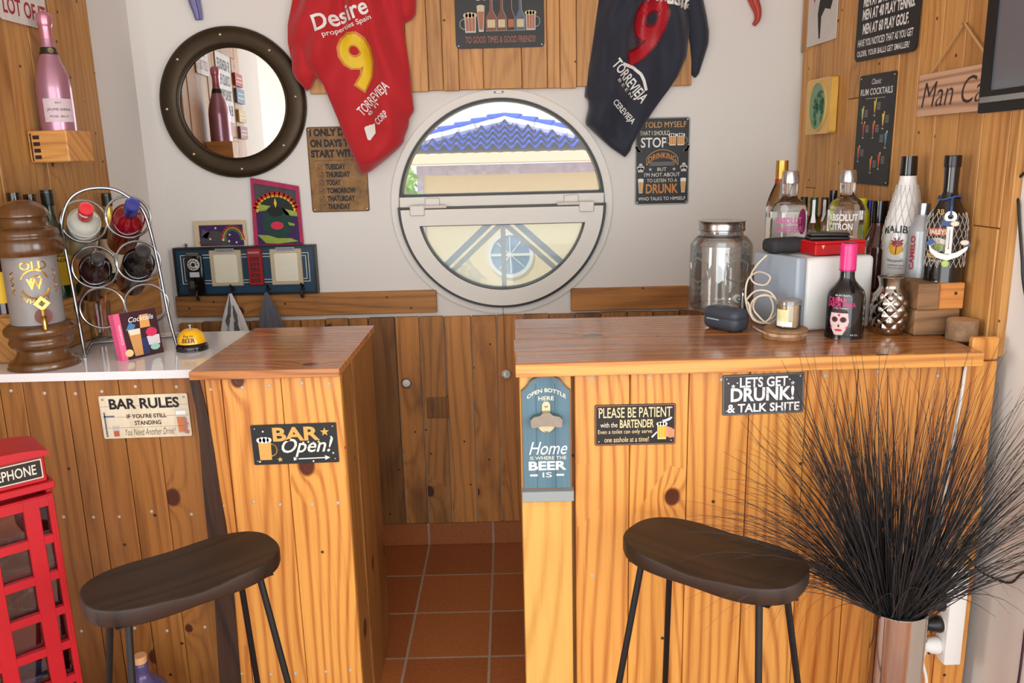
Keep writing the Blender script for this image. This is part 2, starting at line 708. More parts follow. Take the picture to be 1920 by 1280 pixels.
class Sign:
    """flat printed board; u,v are fractions of its width and height"""

    def __init__(self, name, label, cat, loc, rotz, w, h, mat, th=0.003, corner=0.008, tilt=0.0, group=None,
                 outline=None, edge=None, holes=True, screwmat=None, along='z'):
        self.root = thing(name, label, cat, loc, rotz, group, tilt)
        self.w, self.h, self.th = w, h, th
        mb = MB()
        if outline is None:
            outline = rounded(w, h, corner)
        off = (random.uniform(0, 30), random.uniform(0, 30))
        mb.prism(outline, -th, -0.0004, mat, off=off, along=along)
        self.plate = mb.build('plate', self.root)
        self.pic = MB()
        self.np, self.layer = 0, 1
        if edge:
            k = 1 - 2 * 0.0022 / min(w, h)
            inner = [(x * (1 - 0.006 / w), h / 2 + (z - h / 2) * (1 - 0.006 / h)) for x, z in outline]
            out2 = [(x * (1 - 0.0025 / w), h / 2 + (z - h / 2) * (1 - 0.0025 / h)) for x, z in outline]
            self.pic.ring(inner, out2, -th - 0.0003, -th, edge)
            self.np += 1
        if holes:
            for sx in (-1, 1):
                for sz in (0, 1):
                    s = MB()
                    s.lathe([(0, 0.0016), (0.0018, 0.0014), (0.0026, 0.0006), (0.0028, 0)], screwmat or STEEL, n=10,
                            M=Matrix.Translation((sx * (w / 2 - 0.009), -th, 0.009 + sz * (h - 0.018))) @ Matrix.Rotation(PI / 2, 4, 'X'))
                    s.build('screw', self.root)

    def f(self, x, z):
        return (x, -self.th - 0.00025 * self.layer, z)

    def X(self, u):
        return (u - 0.5) * self.w

    def Z(self, v):
        return v * self.h

    def text(self, s, u0, u1, v0, v1, mat, bold=0.0, shear=0.0, rot=0.0, arc=0.0, layer=2):
        self.layer = layer
        b = MB()
        put_text(b, s, self.X((u0 + u1) / 2), self.Z((v0 + v1) / 2), (u1 - u0) * self.w, (v1 - v0) * self.h, mat,
                 self.f, bold, shear, rot, arc)
        b.build('lettering', self.root, smooth=False)

    def poly(self, pts, mat, layer=1):
        self.layer = layer
        self.pic.poly([self.f(self.X(u), self.Z(v)) for u, v in pts], mat)
        self.np += 1

    def rect(self, u0, u1, v0, v1, mat, layer=1):
        self.poly([(u0, v0), (u1, v0), (u1, v1), (u0, v1)], mat, layer)

    def disc(self, u, v, ru, mat, layer=1, rv=None, n=20, a0=0, a1=2 * PI):
        rv = ru * self.w / self.h if rv is None else rv
        self.poly([(u + ru * math.cos(a0 + (a1 - a0) * i / n), v + rv * math.sin(a0 + (a1 - a0) * i / n)) for i in range(n)], mat, layer)

    def star(self, u, v, ru, mat, layer=1):
        k = self.w / self.h
        self.poly([(u + (ru if i % 2 == 0 else ru * 0.42) * math.sin(i * PI / 5),
                    v + k * (ru if i % 2 == 0 else ru * 0.42) * math.cos(i * PI / 5)) for i in range(10)], mat, layer)

    def line(self, pts, wd, mat, layer=2):
        """polyline of width wd metres"""
        self.layer = layer
        P = [(self.X(u), self.Z(v)) for u, v in pts]
        for (ax, az), (bx, bz) in zip(P[:-1], P[1:]):
            dx, dz = bx - ax, bz - az
            L = math.hypot(dx, dz) or 1
            nx, nz = -dz / L * wd / 2, dx / L * wd / 2
            ex, ez = dx / L * wd * 0.3, dz / L * wd * 0.3
            self.pic.poly([self.f(ax + nx - ex, az + nz - ez), self.f(ax - nx - ex, az - nz - ez),
                           self.f(bx - nx + ex, bz - nz + ez), self.f(bx + nx + ex, bz + nz + ez)], mat)
        self.np += 1

    def arc(self, u, v, ru, rv, a0, a1, wd, mat, layer=2, n=14):
        self.line([(u + ru * math.cos(a0 + (a1 - a0) * i / n), v + rv * math.sin(a0 + (a1 - a0) * i / n)) for i in range(n + 1)], wd, mat, layer)

    def mug(self, u0, u1, v0, v1, beer, foam, line, side=1):
        du, dv = u1 - u0, v1 - v0
        self.poly([(u0 + du * .04, v0), (u1 - du * .04, v0), (u1, v0 + dv * .8), (u0, v0 + dv * .8)], line, 1)
        self.poly([(u0 + du * .12, v0 + dv * .08), (u1 - du * .12, v0 + dv * .08), (u1 - du * .09, v0 + dv * .74), (u0 + du * .09, v0 + dv * .74)], beer, 2)
        for k in (0.36, 0.64):
            self.line([(u0 + du * k, v0 + dv * .1), (u0 + du * k, v0 + dv * .66)], 0.0012, line, 3)
        for k, rr in ((0.1, .2), (0.35, .26), (0.62, .25), (0.88, .2)):
            self.disc(u0 + du * k, v0 + dv * .84, du * rr, foam, 3, n=12)
        c = u1 if side > 0 else u0
        if side:
            self.arc(c, v0 + dv * .42, du * .42, dv * .25, -PI / 2 if side > 0 else PI / 2, PI / 2 if side > 0 else PI * 1.5, 0.0028, line, 2)

    def pint(self, u0, u1, v0, v1, beer, foam, line):
        du, dv = u1 - u0, v1 - v0
        self.poly([(u0 + du * .2, v0), (u1 - du * .2, v0), (u1, v1), (u0, v1)], line, 1)
        self.poly([(u0 + du * .28, v0 + dv * .08), (u1 - du * .28, v0 + dv * .08), (u1 - du * .1, v0 + dv * .78), (u0 + du * .1, v0 + dv * .78)], beer, 2)
        self.poly([(u0 + du * .09, v0 + dv * .78), (u1 - du * .09, v0 + dv * .78), (u1 - du * .02, v1), (u1 - du * .3, v1 + dv * .04), (u0 + du * .3, v1 + dv * .04), (u0 + du * .02, v1)], foam, 2)

    def done(self):
        if self.np:
            self.pic.build('printed_picture', self.root, smooth=False)
        return self.root


def rounded(w, h, r, n=5, z0=0.0):
    pts = []
    for cx, cz, a in ((w / 2 - r, z0 + r, -PI / 2), (w / 2 - r, z0 + h - r, 0), (-w / 2 + r, z0 + h - r, PI / 2), (-w / 2 + r, z0 + r, PI)):
        for i in range(n + 1):
            t = a + PI / 2 * i / n
            pts.append((cx + r * math.cos(t), cz + r * math.sin(t)))
    return pts


def on_back(x0, y0, x1, y1, Y):
    """bottom centre, width and height of an upright rectangle seen at these picture edges on the plane Y"""
    L, R = atY(x0, (y0 + y1) / 2, Y), atY(x1, (y0 + y1) / 2, Y)
    T, B = atY((x0 + x1) / 2, y0, Y), atY((x0 + x1) / 2, y1, Y)
    return V(((L.x + R.x) / 2, Y, B.z)), R.x - L.x, T.z - B.z


# profile radius at height
def rad(prof, z):
    for (r0, z0), (r1, z1) in zip(prof[:-1], prof[1:]):
        if min(z0, z1) <= z <= max(z0, z1) and abs(z1 - z0) > 1e-9:
            return r0 + (r1 - r0) * (z - z0) / (z1 - z0)
    return prof[-1][0]


def smooth_prof(pts, n=5):
    """Catmull-Rom through profile points; repeated points stay sharp"""
    out = []
    for i in range(len(pts) - 1):
        p0 = pts[max(i - 1, 0)]
        p1, p2 = pts[i], pts[i + 1]
        p3 = pts[min(i + 2, len(pts) - 1)]
        for k in range(n):
            t = k / n
            out.append(tuple(0.5 * (2 * p1[j] + (p2[j] - p0[j]) * t + (2 * p0[j] - 5 * p1[j] + 4 * p2[j] - p3[j]) * t * t
                                    + (3 * p1[j] - p0[j] - 3 * p2[j] + p3[j]) * t ** 3) for j in (0, 1)))
    out.append(pts[-1])
    return [(max(0.0, r), z) for r, z in out]


def curve3(pts, n=8, closed=False):
    pts = [V(p) for p in pts]
    N = len(pts)
    out = []
    for i in range(N if closed else N - 1):
        p0 = pts[(i - 1) % N] if (closed or i > 0) else pts[0]
        p1, p2 = pts[i % N], pts[(i + 1) % N]
        p3 = pts[(i + 2) % N] if (closed or i + 2 < N) else pts[-1]
        for k in range(n):
            t = k / n
            out.append(0.5 * (2 * p1 + (p2 - p0) * t + (2 * p0 - 5 * p1 + 4 * p2 - p3) * t * t + (3 * p1 - p0 - 3 * p2 + p3) * t ** 3))
    if not closed:
        out.append(pts[-1])
    return out


# ================================================================== THE SETTING
ZR, ZL, ZW = 1.03, 1.0, 0.99           # right bar top, left column top, white worktop
XL, XR, YB = -1.24, 1.015, -4.6        # faces of the boards on the left and right wall, rear wall
CEIL = 2.6
WC = (-0.024, 1.303)                   # centre of the round window

b = MB()
b.box(-3.4, 2.6, YB - 0.2, 0.2, -0.12, 0.0, FLOOR_T)
structure(b.build('floor'))
b = MB()
b.box(-3.4, 2.6, YB - 0.2, 0.25, CEIL, CEIL + 0.12, PLASTER)
structure(b.build('ceiling'))

# back wall with the round opening
b = MB()
RO = 0.372
x0, x1, z0, z1 = -1.45, 1.35, -0.12, CEIL
angs = sorted([2 * PI * i / 96 for i in range(96)] + [math.atan2(zz - WC[1], xx - WC[0]) % (2 * PI) for xx in (x0, x1) for zz in (z0, z1)])


def hit(a):
    dx, dz = math.cos(a), math.sin(a)
    ts = []
    if dx > 1e-9: ts.append((x1 - WC[0]) / dx)
    if dx < -1e-9: ts.append((x0 - WC[0]) / dx)
    if dz > 1e-9: ts.append((z1 - WC[1]) / dz)
    if dz < -1e-9: ts.append((z0 - WC[1]) / dz)
    t = min(ts)
    return (WC[0] + dx * t, WC[1] + dz * t)


inner = [(WC[0] + RO * math.cos(a), WC[1] + RO * math.sin(a)) for a in angs]
outer = [hit(a) for a in angs]
b.ring(inner, outer, 0.0, 0.22, PLASTER)
structure(b.build('wall_back', smooth=False))

# left wall: white near the corner, opening further back into the next room
b = MB()
pL = ML_ @ V((-0.02, -1.55, 0))
b.prism([(pL.x, pL.y), (-1.26, -0.345), (-1.26, -0.035), (-1.222, 0.0), (-1.222, 0.02), (-1.6, 0.02), (-1.6, pL.y)], -CEIL, 0.0, PLASTER,
        M=Matrix(((1, 0, 0, 0), (0, 0, 1, 0), (0, -1, 0, 0), (0, 0, 0, 1))))
b.box(-1.75, pL.x - 0.002, pL.y - 0.012, pL.y, 0, CEIL, CREAMWALL)
o = structure(b.build('wall_left', smooth=False))
b = MB()
b.box(-3.5, -3.3, YB, 0.1, 0, CEIL, PLASTER)
b.box(-3.3, -1.6, -0.05, 0.1, 0, CEIL, PLASTER)
structure(b.build('wall_far_left', smooth=False))
b = MB()
pR = MR_ @ V((0.02, -1.95, 0))
b.prism([(1.035, 0.1), (1.033, 0.0), (pR.x, -1.95), (1.5, -1.95), (1.5, 0.1)], -CEIL, 0.0, PLASTER, M=Matrix(((1, 0, 0, 0), (0, 0, 1, 0), (0, -1, 0, 0), (0, 0, 0, 1))))
b.box(1.4, 2.6, -2.0, -1.95, 0, CEIL, PLASTER)
b.box(2.5, 2.6, YB, -1.95, 0, CEIL, PLASTER)
structure(b.build('wall_right', smooth=False))
b = MB()
b.box(-3.4, -1.85, YB - 0.15, YB, 0, CEIL, PLASTER)
b.box(1.95, 2.6, YB - 0.15, YB, 0, CEIL, PLASTER)
b.box(-1.9, 1.95, YB - 0.15, YB, 2.5, CEIL, PLASTER)
structure(b.build('wall_rear', smooth=False))

# tiled skirting under the boards
b = MB()
b.box(-1.25, 1.03, -0.012, 0.0, 0.0, 0.092, SKIRT_T, 0.0015)
structure(b.build('baseboard_back'))

# ---- wood cladding
T = 0.2


def vplanks(mb, face, a0, a1, z0, z1, mat, axis, width=(0.08, 0.11), joints=0.5, thick=0.018, zj=0.0, tint=T, bounds=None, tints=None, gap=0.0009):
    """vertical planks between a0 and a1; axis 'x' (on the back wall, face = front Y) or 'y+','y-' (side walls, face = X)"""
    edges = bounds
    if edges is None:
        edges = [a0]
        while edges[-1] < a1 - width[0] * 0.6:
            edges.append(min(a1, edges[-1] + random.uniform(*width)))
        edges[-1] = a1
    for i, (p, q) in enumerate(zip(edges[:-1], edges[1:])):
        cuts = [z0 + random.uniform(-zj, 0), z1 + random.uniform(0, zj)]
        if random.random() < joints:
            cuts.insert(1, random.uniform(z0 + (z1 - z0) * 0.15, z0 + (z1 - z0) * 0.85))
        for k, (za, zb) in enumerate(zip(cuts[:-1], cuts[1:])):
            th = thick + random.uniform(-0.002, 0.0015)
            tn = tints[i] if tints else tint
            if axis == 'x':
                mb.box(p + gap, q - gap, face + thick - th, face + thick, za + gap, zb - gap, mat, 0.0016, tint=tn)
            elif axis == 'y+':      # face looks to +x
                mb.box(face - thick, face - thick + th, p + gap, q - gap, za + gap, zb - gap, mat, 0.0016, tint=tn)
            else:                   # face looks to -x
                mb.box(face + thick - th, face + thick, p + gap, q - gap, za + gap, zb - gap, mat, 0.0016, tint=tn)


b = MB()
vplanks(b, 0.0, -1.02, 0.0, 0.0, 2.58, W_SIDE, 'y+', joints=0.75, thick=0.02, tints=[tuple(0.8 * (1 + e) for e in (d, d * 1.05, d * 1.1)) + (1,) for d in [random.uniform(-.2, .2) for _ in range(12)]],
        bounds=[x + 0.345 for x in (-1.36, -1.27, -1.19, -1.1, -1.0, -0.92, -0.83, -0.735, -0.64, -0.54, -0.425, -0.345)])
o = structure(b.build('trim_1'))
o.matrix_world = ML_
o['label'] = 'pallet board cladding on the left wall'
random.seed(21)
b = MB()
vplanks(b, 0.0, -1.2, -0.03, 1.0, 2.58, W_SIDE, 'y-', joints=0.85, thick=0.02, tint=0.13,
        bounds=[-1.172, -1.14, -1.045, -0.95, -0.855, -0.76, -0.665, -0.57, -0.475, -0.38, -0.285, -0.19, -0.1, -0.025])
b.box(-0.002, 0.02, -0.085, -0.012, 1.79, 2.58, W_SIDE, 0.002, tint=0.1)
o = structure(b.build('trim_2'))
o.matrix_world = MR_
o['label'] = 'pallet board cladding on the right wall'

# boards above the window
px = [578, 640, 700, 762, 802, 830, 860, 906, 978, 1026, 1050, 1081, 1130, 1190, 1250, 1297]
b = MB()
bd = [atY(p, 120, -0.018).x for p in px]
vplanks(b, -0.02, 0, 0, 1.697, 2.45, W_SIDE, 'x', joints=0.0, thick=0.02, tint=0.15, bounds=bd, zj=0.006)
o = structure(b.build('trim_4'))
o['label'] = 'row of upright boards over the round window'

# two level strips over the wainscot
b = MB()
b.box(-1.215, -0.995, -0.022, 0, 0.926, 1.004, W_DARK, 0.002, along='x', tint=0.06)
b.box(-0.994, -0.27, -0.022, 0, 0.922, 1.003, W_DARK, 0.002, along='x', tint=(1.12, 1.1, 1.05, 1))
o = structure(b.build('trim_5'))
o['label'] = 'level board under the hook rack'
b = MB()
b.box(0.218, 0.645, -0.022, 0, 0.914, 0.996, W_DARK, 0.002, along='x', tint=(1.25, 1.2, 1.15, 1))
o = structure(b.build('trim_6'))
o['label'] = 'level board right of the round window'

# upright wainscot boards
px = [700, 749, 793, 839, 889, 935, 984]
bd = [-1.215, -1.13, -1.04, -0.955, -0.86, -0.77, -0.68, -0.595]
bd += [atY(p, 760, -0.02).x for p in px]
while bd[-1] < 0.9:
    bd.append(bd[-1] + 0.095)
tn = [0.15] * 7 + [(0.6, 0.58, 0.56, 1), (1.4, 1.34, 1.25, 1), (1.14, 1.12, 1.1, 1), (1.5, 1.46, 1.35, 1), (1.42, 1.36, 1.24, 1), (1.3, 1.2, 1.08, 1)] + [0.15] * 14
tn[7:7] = [0.12]
b = MB()
vplanks(b, -0.02, 0, 0, 0.094, 0.905, W_DARK, 'x', joints=0.0, thick=0.02, bounds=bd, tints=tn, gap=0.0018, zj=0.004)
p0 = atY(800, 760, -0.024)
b.box(p0.x, p0.x + 0.082, -0.024, -0.002, p0.z - 0.05, p0.z + 0.03, W_DARK, 0.002, tint=(0.7, 0.66, 0.6, 1))
o = structure(b.build('trim_7'))
o['label'] = 'upright wainscot boards behind the bar'

# lower right wall end of the left cladding, room behind: curtain-free opening, nothing else

# ---- round window
win = bpy.data.objects.new('window_1', None)
COL.objects.link(win)
win.location = (WC[0], 0, WC[1])
win.empty_display_size = 0.1
structure(win)
win['label'] = 'round white window with a tilting lower half'


def segment(r, ztop=None, zbot=None, n=56):
    """outline of a disc cut by a level chord: kept below ztop or above zbot"""
    pts = []
    if ztop is not None:
        a = math.asin(ztop / r)
        for i in range(n + 1):
            t = PI - a + (PI + 2 * a) * i / n
            pts.append((r * math.cos(t), r * math.sin(t)))
        m = 24
        xa, xb = pts[-1][0], pts[0][0]
        pts += [(xa + (xb - xa) * k / m, ztop) for k in range(1, m)]
    else:
        a = math.asin(zbot / r)
        for i in range(n + 1):
            t = a + (PI - 2 * a) * i / n
            pts.append((r * math.cos(t), r * math.sin(t)))
        m = 24
        xa, xb = pts[-1][0], pts[0][0]
        pts += [(xa + (xb - xa) * k / m, zbot) for k in range(1, m)]
    return pts


circ = lambda r, n=96: [(r * math.cos(2 * PI * i / n), r * math.sin(2 * PI * i / n)) for i in range(n)]
b = MB()
b.ring(circ(0.364), circ(0.392), -0.012, 0.09, FRAMEW)
b.build('window_frame', win)
b = MB()
b.ring(circ(0.360), circ(0.3645), -0.018, 0.06, BLACK)
b.build('gasket', win)
b = MB()
b.box(-0.362, 0.362, -0.02, 0.07, -0.003, 0.034, FRAMEW, 0.002)
b.build('transom', win)
b = MB()
b.ring(segment(0.354, zbot=0.042), segment(0.361, zbot=0.035), -0.014, 0.05, BLACK)
b.build('upper_gasket', win)
PANE = thin_glass('window_pane_glass', refl=0.04)
PANE2 = thin_glass('double_pane_glass', tint=(0.93, 0.97, 0.98), refl=0.07, milk=0.28, milkcol=(1, 1, 1))
b = MB()
b.prism(segment(0.356, zbot=0.04), 0.02, 0.026, PANE)
b.build('upper_pane', win)
b = MB()
b.ring(segment(0.3585, ztop=-0.006), segment(0.368, ztop=-0.001), -0.03, 0.03, BLACK)
b.build('sash_gasket', win)
b = MB()
b.ring(segment(0.300, ztop=-0.066), segment(0.3565, ztop=-0.0095), -0.046, 0.03, FRAMEW)
b.build('sash', win)
b = MB()
b.ring(segment(0.297, ztop=-0.069), segment(0.303, ztop=-0.063), -0.040, 0.02, BLACK)
b.build('pane_seal', win)
b = MB()
b.prism(segment(0.301, ztop=-0.065), 0.0, 0.018, PANE2)
b.build('lower_pane', win)
for hx in (-0.245, 0.245):
    s = 1 if hx > 0 else -1
    b = MB()
    b.box(hx - 0.026, hx + 0.026, -0.03, -0.018, 0.0, 0.03, FRAMEW, 0.003)
    b.box(hx - 0.026 + s * 0.052, hx + 0.026 + s * 0.052, -0.055, -0.04, -0.03, 0.006, FRAMEW, 0.003)
    b.tube([(hx - 0.05, -0.045, 0.0), (hx + 0.05, -0.045, 0.0)], 0.006, FRAMEW, 10)
    b.build('hinge', win)

# window contact sensor above
p = atY(935, 168, -0.008)
b = MB()
b.box(-0.018, 0.018, -0.008, 0.008, -0.005, 0.006, WHITEPL, 0.0015)
b.box(-0.0155, -0.0105, -0.0088, -0.007, -0.0025, 0.0025, BLACK)
b.box(0.0105, 0.0155, -0.0088, -0.007, -0.0025, 0.0025, BLACK)
o = b.build('window_catch', loc=(p.x, -0.008, 1.686))
tag(o, 'small white catch on the wall right above the round window', 'window catch')

# ================================================================== OUTSIDE
ST = flat(244, 216, 164, 0.9, var=0.06)
STW = flat(246, 238, 222, 0.9)
BLUE = flat(44, 84, 206, 0.4, var=0.35)
BLUE_D = flat(26, 40, 120, 0.4)
BLUE_SHADE = flat(26, 36, 104, 0.5)  # darker blue on the tile lips, shade put into the colour
YN = 5.0
house = thing('house', 'house across the street with blue tiled roof, seen through the round window', 'house', (0, YN + 1.5, -0.6))
HX0, HX1 = -0.86, 0.87
b = MB()
b.box(HX0 - 0.0, HX1 + 1.6, -1.5, 2.0, 0, 1.99, ST)
b.box(HX1, HX1 + 0.05, -1.515, -1.5, 0, 1.95, STW)
b.build('wall', house)
b = MB()
FR = flat(206, 190, 214, 0.6, var=0.25)
b.box(HX0 - 0.01, HX1 + 1.6, -1.52, -1.5, 1.93, 2.02, FR)
b.box(HX0 - 0.01, HX0 + 0.05, -1.52, -1.5, 0, 1.93, FR)
b.build('tile_frieze', house)
b = MB()
b.box(HX0 - 0.2, HX1 + 1.7, -1.78, 2.0, 2.03, 2.13, flat(236, 206, 176, .9), 0.01)
b.build('eave', house)
# hip end of the roof: overlapping rows of barrel tiles
b = MB()
apx, apd = -0.02, 0.66
apz = atY(945, 228, YN - 0.3 + apd).z + 0.6 - 2.14          # apex over the eave, set back
hw = 1.06
rows, base_y, base_z = 5, -1.8, 2.14
for r in range(rows):
    t0, t1 = r / rows, (r + 1.18) / rows
    ys = [base_y + (apd) * t for t in (t0, min(1, t1))]
    zs = [base_z + apz * t for t in (t0, min(1, t1))]
    xl, xr = apx - hw * (1 - t0), apx + hw * (1 - t0)
    P = 0.112
    k0 = math.ceil((xl - apx) / (P / 12))
    k1 = math.floor((xr - apx) / (P / 12))
    verts, faces = [], []
    for k in range(k0, k1 + 1):
        x = apx + k * P / 12
        cph = math.cos(k / 12 * 2 * PI)
        hgt = 0.03 * cph if cph > 0 else 0.022 * cph
        verts += [(x, ys[0], zs[0] + hgt + 0.042), (x, ys[1], zs[1] + hgt + 0.002), (x, ys[0] + 0.002, zs[0] + hgt + 0.03)]
    q_ = len(verts) // 3 - 1
    b.faces(verts, [(q * 3, q * 3 + 3, q * 3 + 4, q * 3 + 1) for q in range(q_)], BLUE)
    b.faces(verts, [(q * 3 + 2, q * 3 + 5, q * 3 + 3, q * 3) for q in range(q_)], BLUE_SHADE)
b.build('roof_tiles', house, sharp=60)
b = MB()
b.poly([(apx - hw, base_y + 0.03, base_z - 0.02), (apx + hw, base_y + 0.03, base_z - 0.02), (apx, base_y + apd, base_z + apz - 0.02)], ST)
b.faces([(apx - hw, base_y, base_z), (apx, base_y + apd, base_z + apz), (apx, 2.0, base_z + apz), (apx - hw, 2.0, base_z)], [(0, 1, 2, 3)], BLUE_D)
b.faces([(apx + hw, base_y, base_z), (apx, base_y + apd, base_z + apz), (apx, 2.0, base_z + apz), (apx + hw, 2.0, base_z)], [(0, 1, 2, 3)], BLUE_D)
b.build('roof_base', house, smooth=False)
MORT = flat(240, 236, 226, 0.9)
for s in (-1, 1):
    b = MB()
    A, Bq = V((apx + s * hw * 1.02, base_y - 0.03, base_z + 0.05)), V((apx, base_y + apd, base_z + apz + 0.03))
    for k in range(7):
        p, q = A.lerp(Bq, k / 7), A.lerp(Bq, (k + 1.1) / 7)
        b.tube([p + V((0, 0, 0.03)), q + V((0, 0, 0.018))], lambda t: 0.046 - 0.01 * t, BLUE, 12)
        b.tube([p - V((0, 0.02, 0.018)), q - V((0, 0.02, 0.018))], 0.05, MORT, 8)
    b.build('ridge_caps', house)
hw_ = atY(957, 477, YN)
b = MB()
M = Matrix.Translation((hw_.x, -1.5, hw_.z + 0.6))
b.ring(circ(0.19, 40), circ(0.225, 40), -0.03, 0.0, flat(236, 236, 232, 0.5), M=M)
b.prism(circ(0.19, 40), -0.012, 0.0, flat(92, 142, 182, 0.15), M=M)
b.box(-0.19, 0.19, -0.025, -0.005, -0.012, 0.012, flat(236, 236, 232, 0.5), M=M)
for an in (0.9, 1.6, 2.4):
    b.tube([V((-0.18 * math.cos(an), -0.02, -0.18 * math.sin(an))), V((0.18 * math.cos(an), -0.02, 0.18 * math.sin(an)))], 0.006, flat(236, 236, 232, 0.5), 6, M=M)
b.build('round_window', house)

# window bars in front of the lower pane, outside
GR = flat(168, 164, 158, 0.4)
GR_REFL = flat(120, 160, 186, 0.4)  # bluish double reflection of the bars, put in as solid strips
gl = thing('window_grille', 'grey bars fanning out behind the lower half of the round window', 'window grille', (WC[0], 0.17, WC[1] - 0.075))
dirs = [(0, -0.33, GR), (-0.285, -0.26, GR), (0.285, -0.26, GR)]
for dx, dz, m_ in dirs:
    b = MB()
    a = math.atan2(dx, -dz)
    L = math.hypot(dx, dz)
    M = Matrix.Rotation(-a, 4, 'Y')
    b.box(-0.009, 0.009, -0.012, 0.012, -L, 0.0, m_, 0.002, M=M)
    if dx:
        b.box(-0.012, 0.012, 0.035, 0.05, -L, 0.0, GR_REFL, 0.002, M=M @ Matrix.Translation((0.03 if dx > 0 else -0.03, 0, 0)))
    b.build('bar', gl)
b = MB()
b.box(-0.39, 0.39, -0.012, 0.02, 0.0, 0.03, GR, 0.002)
b.build('top_rail', gl)

# bush beside the house
random.seed(5)
b = MB()
LEAF = flat(150, 196, 48, 0.6, var=0.3)
c = atY(760, 360, YN - 0.95) + V((-0.06, 0, 0))
for i in range(420):
    a, e = random.uniform(0, 2 * PI), math.acos(random.uniform(-1, 1))
    rr = 0.3 * random.uniform(0.5, 1) 
    p = c + V((rr * 0.55 * math.sin(e) * math.cos(a), rr * math.sin(e) * math.sin(a), rr * math.cos(e)))
    q = V((random.uniform(-1, 1), random.uniform(-1, 1), random.uniform(-1, 1))).normalized() * 0.045
    w_ = q.cross(V((0.3, 1, 0.2))).normalized() * 0.02
    b.poly([p - q, p + w_, p + q, p - w_], LEAF)
b.tube([c + V((0, 0, 0.1)), V((c.x, c.y, -0.6))], 0.03, W_BARK, 8)
o = b.build('bush', loc=(0, 0, 0), smooth=False)
tag(o, 'bright green bush left of the house outside', 'bush')
b = MB()
b.box(-8, 8, 0.25, 14, -0.75, -0.6, flat(200, 190, 172, 0.9, var=0.1))
structure(b.build('ground_outside'))

# ================================================================== THE BAR
random.seed(11)


def screws(parent, pts, mat=flat(186, 182, 170, .45)):
    first = None
    for p in pts:
        if first is None:
            s = MB()
            s.lathe([(0, 0.0012), (0.003, 0.001), (0.0042, 0.0)], mat, n=10, M=Matrix.Rotation(PI / 2, 4, 'X'))
            first = s.build('screw', parent, loc=p)
        else:
            c = first.copy()
            COL.objects.link(c)
            c.location = p


# --- left bar unit with the white worktop
YF = -1.045
unit = thing('bar_unit', 'left bar unit faced with amber boards under the white worktop', 'bar counter', (-1.0, YF, 0), group='wooden bar units')
b = MB()
bd = [-1.295, -1.235] + [atY(p, 850, YF).x for p in (62, 140, 176, 238, 302)] + [-0.752]
vplanks(b, 0, 0, 0, 0.0, ZW - 0.021, W_LEFT, 'x', joints=0, bounds=[x + 1.0 for x in bd], tint=0.12, thick=0.02)
b.build('front_panel', unit)
b = MB()
b.box(-0.235, 0.245, 0.022, 0.42, 0.02, ZW - 0.022, W_LEFT, 0.002)
b.build('cabinet_body', unit)
pts = []
for zz in (0.94, 0.62, 0.3):
    for i in range(1, len(bd) - 1):
        x = (bd[i] + bd[i + 1]) / 2 + 1.0
        pts.append((x, -0.0005, zz + random.uniform(-0.008, 0.008)))
screws(unit, pts)
b = MB()
wq = [ML_ @ V((0.001, yy + 0.345, 0)) for yy in (-1.062, -0.61)]
b.prism([(wq[0].x, -1.062), (-0.746, -1.062), (-0.746, -0.61), (wq[1].x, -0.61)], -ZW, -ZW + 0.02, flat(228, 228, 230, 0.12, coat=0.3), M=Matrix(((1, 0, 0, 0), (0, 0, 1, 0), (0, -1, 0, 0), (0, 0, 0, 1))))
o = b.build('worktop')
tag(o, 'glossy white worktop on the left bar unit', 'worktop')

# --- ledge along the left wall
b = MB()
b.box(0.001, 0.088, -0.61, 0.06, ZW + 0.001, 1.108, W_SIDE, 0.003, along='y', tint=(0.8, 0.78, 0.74, 1))
b.box(0.001, 0.094, -0.61, 0.06, 1.1085, 1.122, W_SIDE, 0.002, along='y', tint=(0.9, 0.85, 0.8, 1))
o = b.build('wall_ledge')
o.matrix_world = ML_
tag(o, 'wooden ledge along the left wall carrying bottles', 'ledge')

# --- bar column with its own top
col = thing('bar_column', 'narrow wooden bar column with the bar open sign, left of the gap', 'bar column', (-0.575, -1.095, 0), group='wooden bar units')
b = MB()
bx = [-0.752 + 0.575] + [atY(p, 850, -1.095).x + 0.575 for p in (398, 428, 538)] + [0.172]
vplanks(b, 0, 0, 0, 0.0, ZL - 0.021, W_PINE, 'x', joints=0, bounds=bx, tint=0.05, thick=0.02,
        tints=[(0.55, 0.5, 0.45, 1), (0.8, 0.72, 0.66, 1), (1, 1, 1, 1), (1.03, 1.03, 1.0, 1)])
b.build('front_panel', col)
b = MB()
vplanks(b, 0.15, 0.021, 0.45, 0.0, ZL - 0.021, W_LEFT, 'y+', joints=0, bounds=[0.021, 0.15, 0.3, 0.45], thick=0.02, tint=0.1)
o = b.build('side_panel', col)
o.location.x = 0.02
b = MB()
b.box(-0.165, 0.148, 0.022, 0.44, 0.02, ZL - 0.022, W_LEFT, 0.002)
b.build('cabinet_body', col)
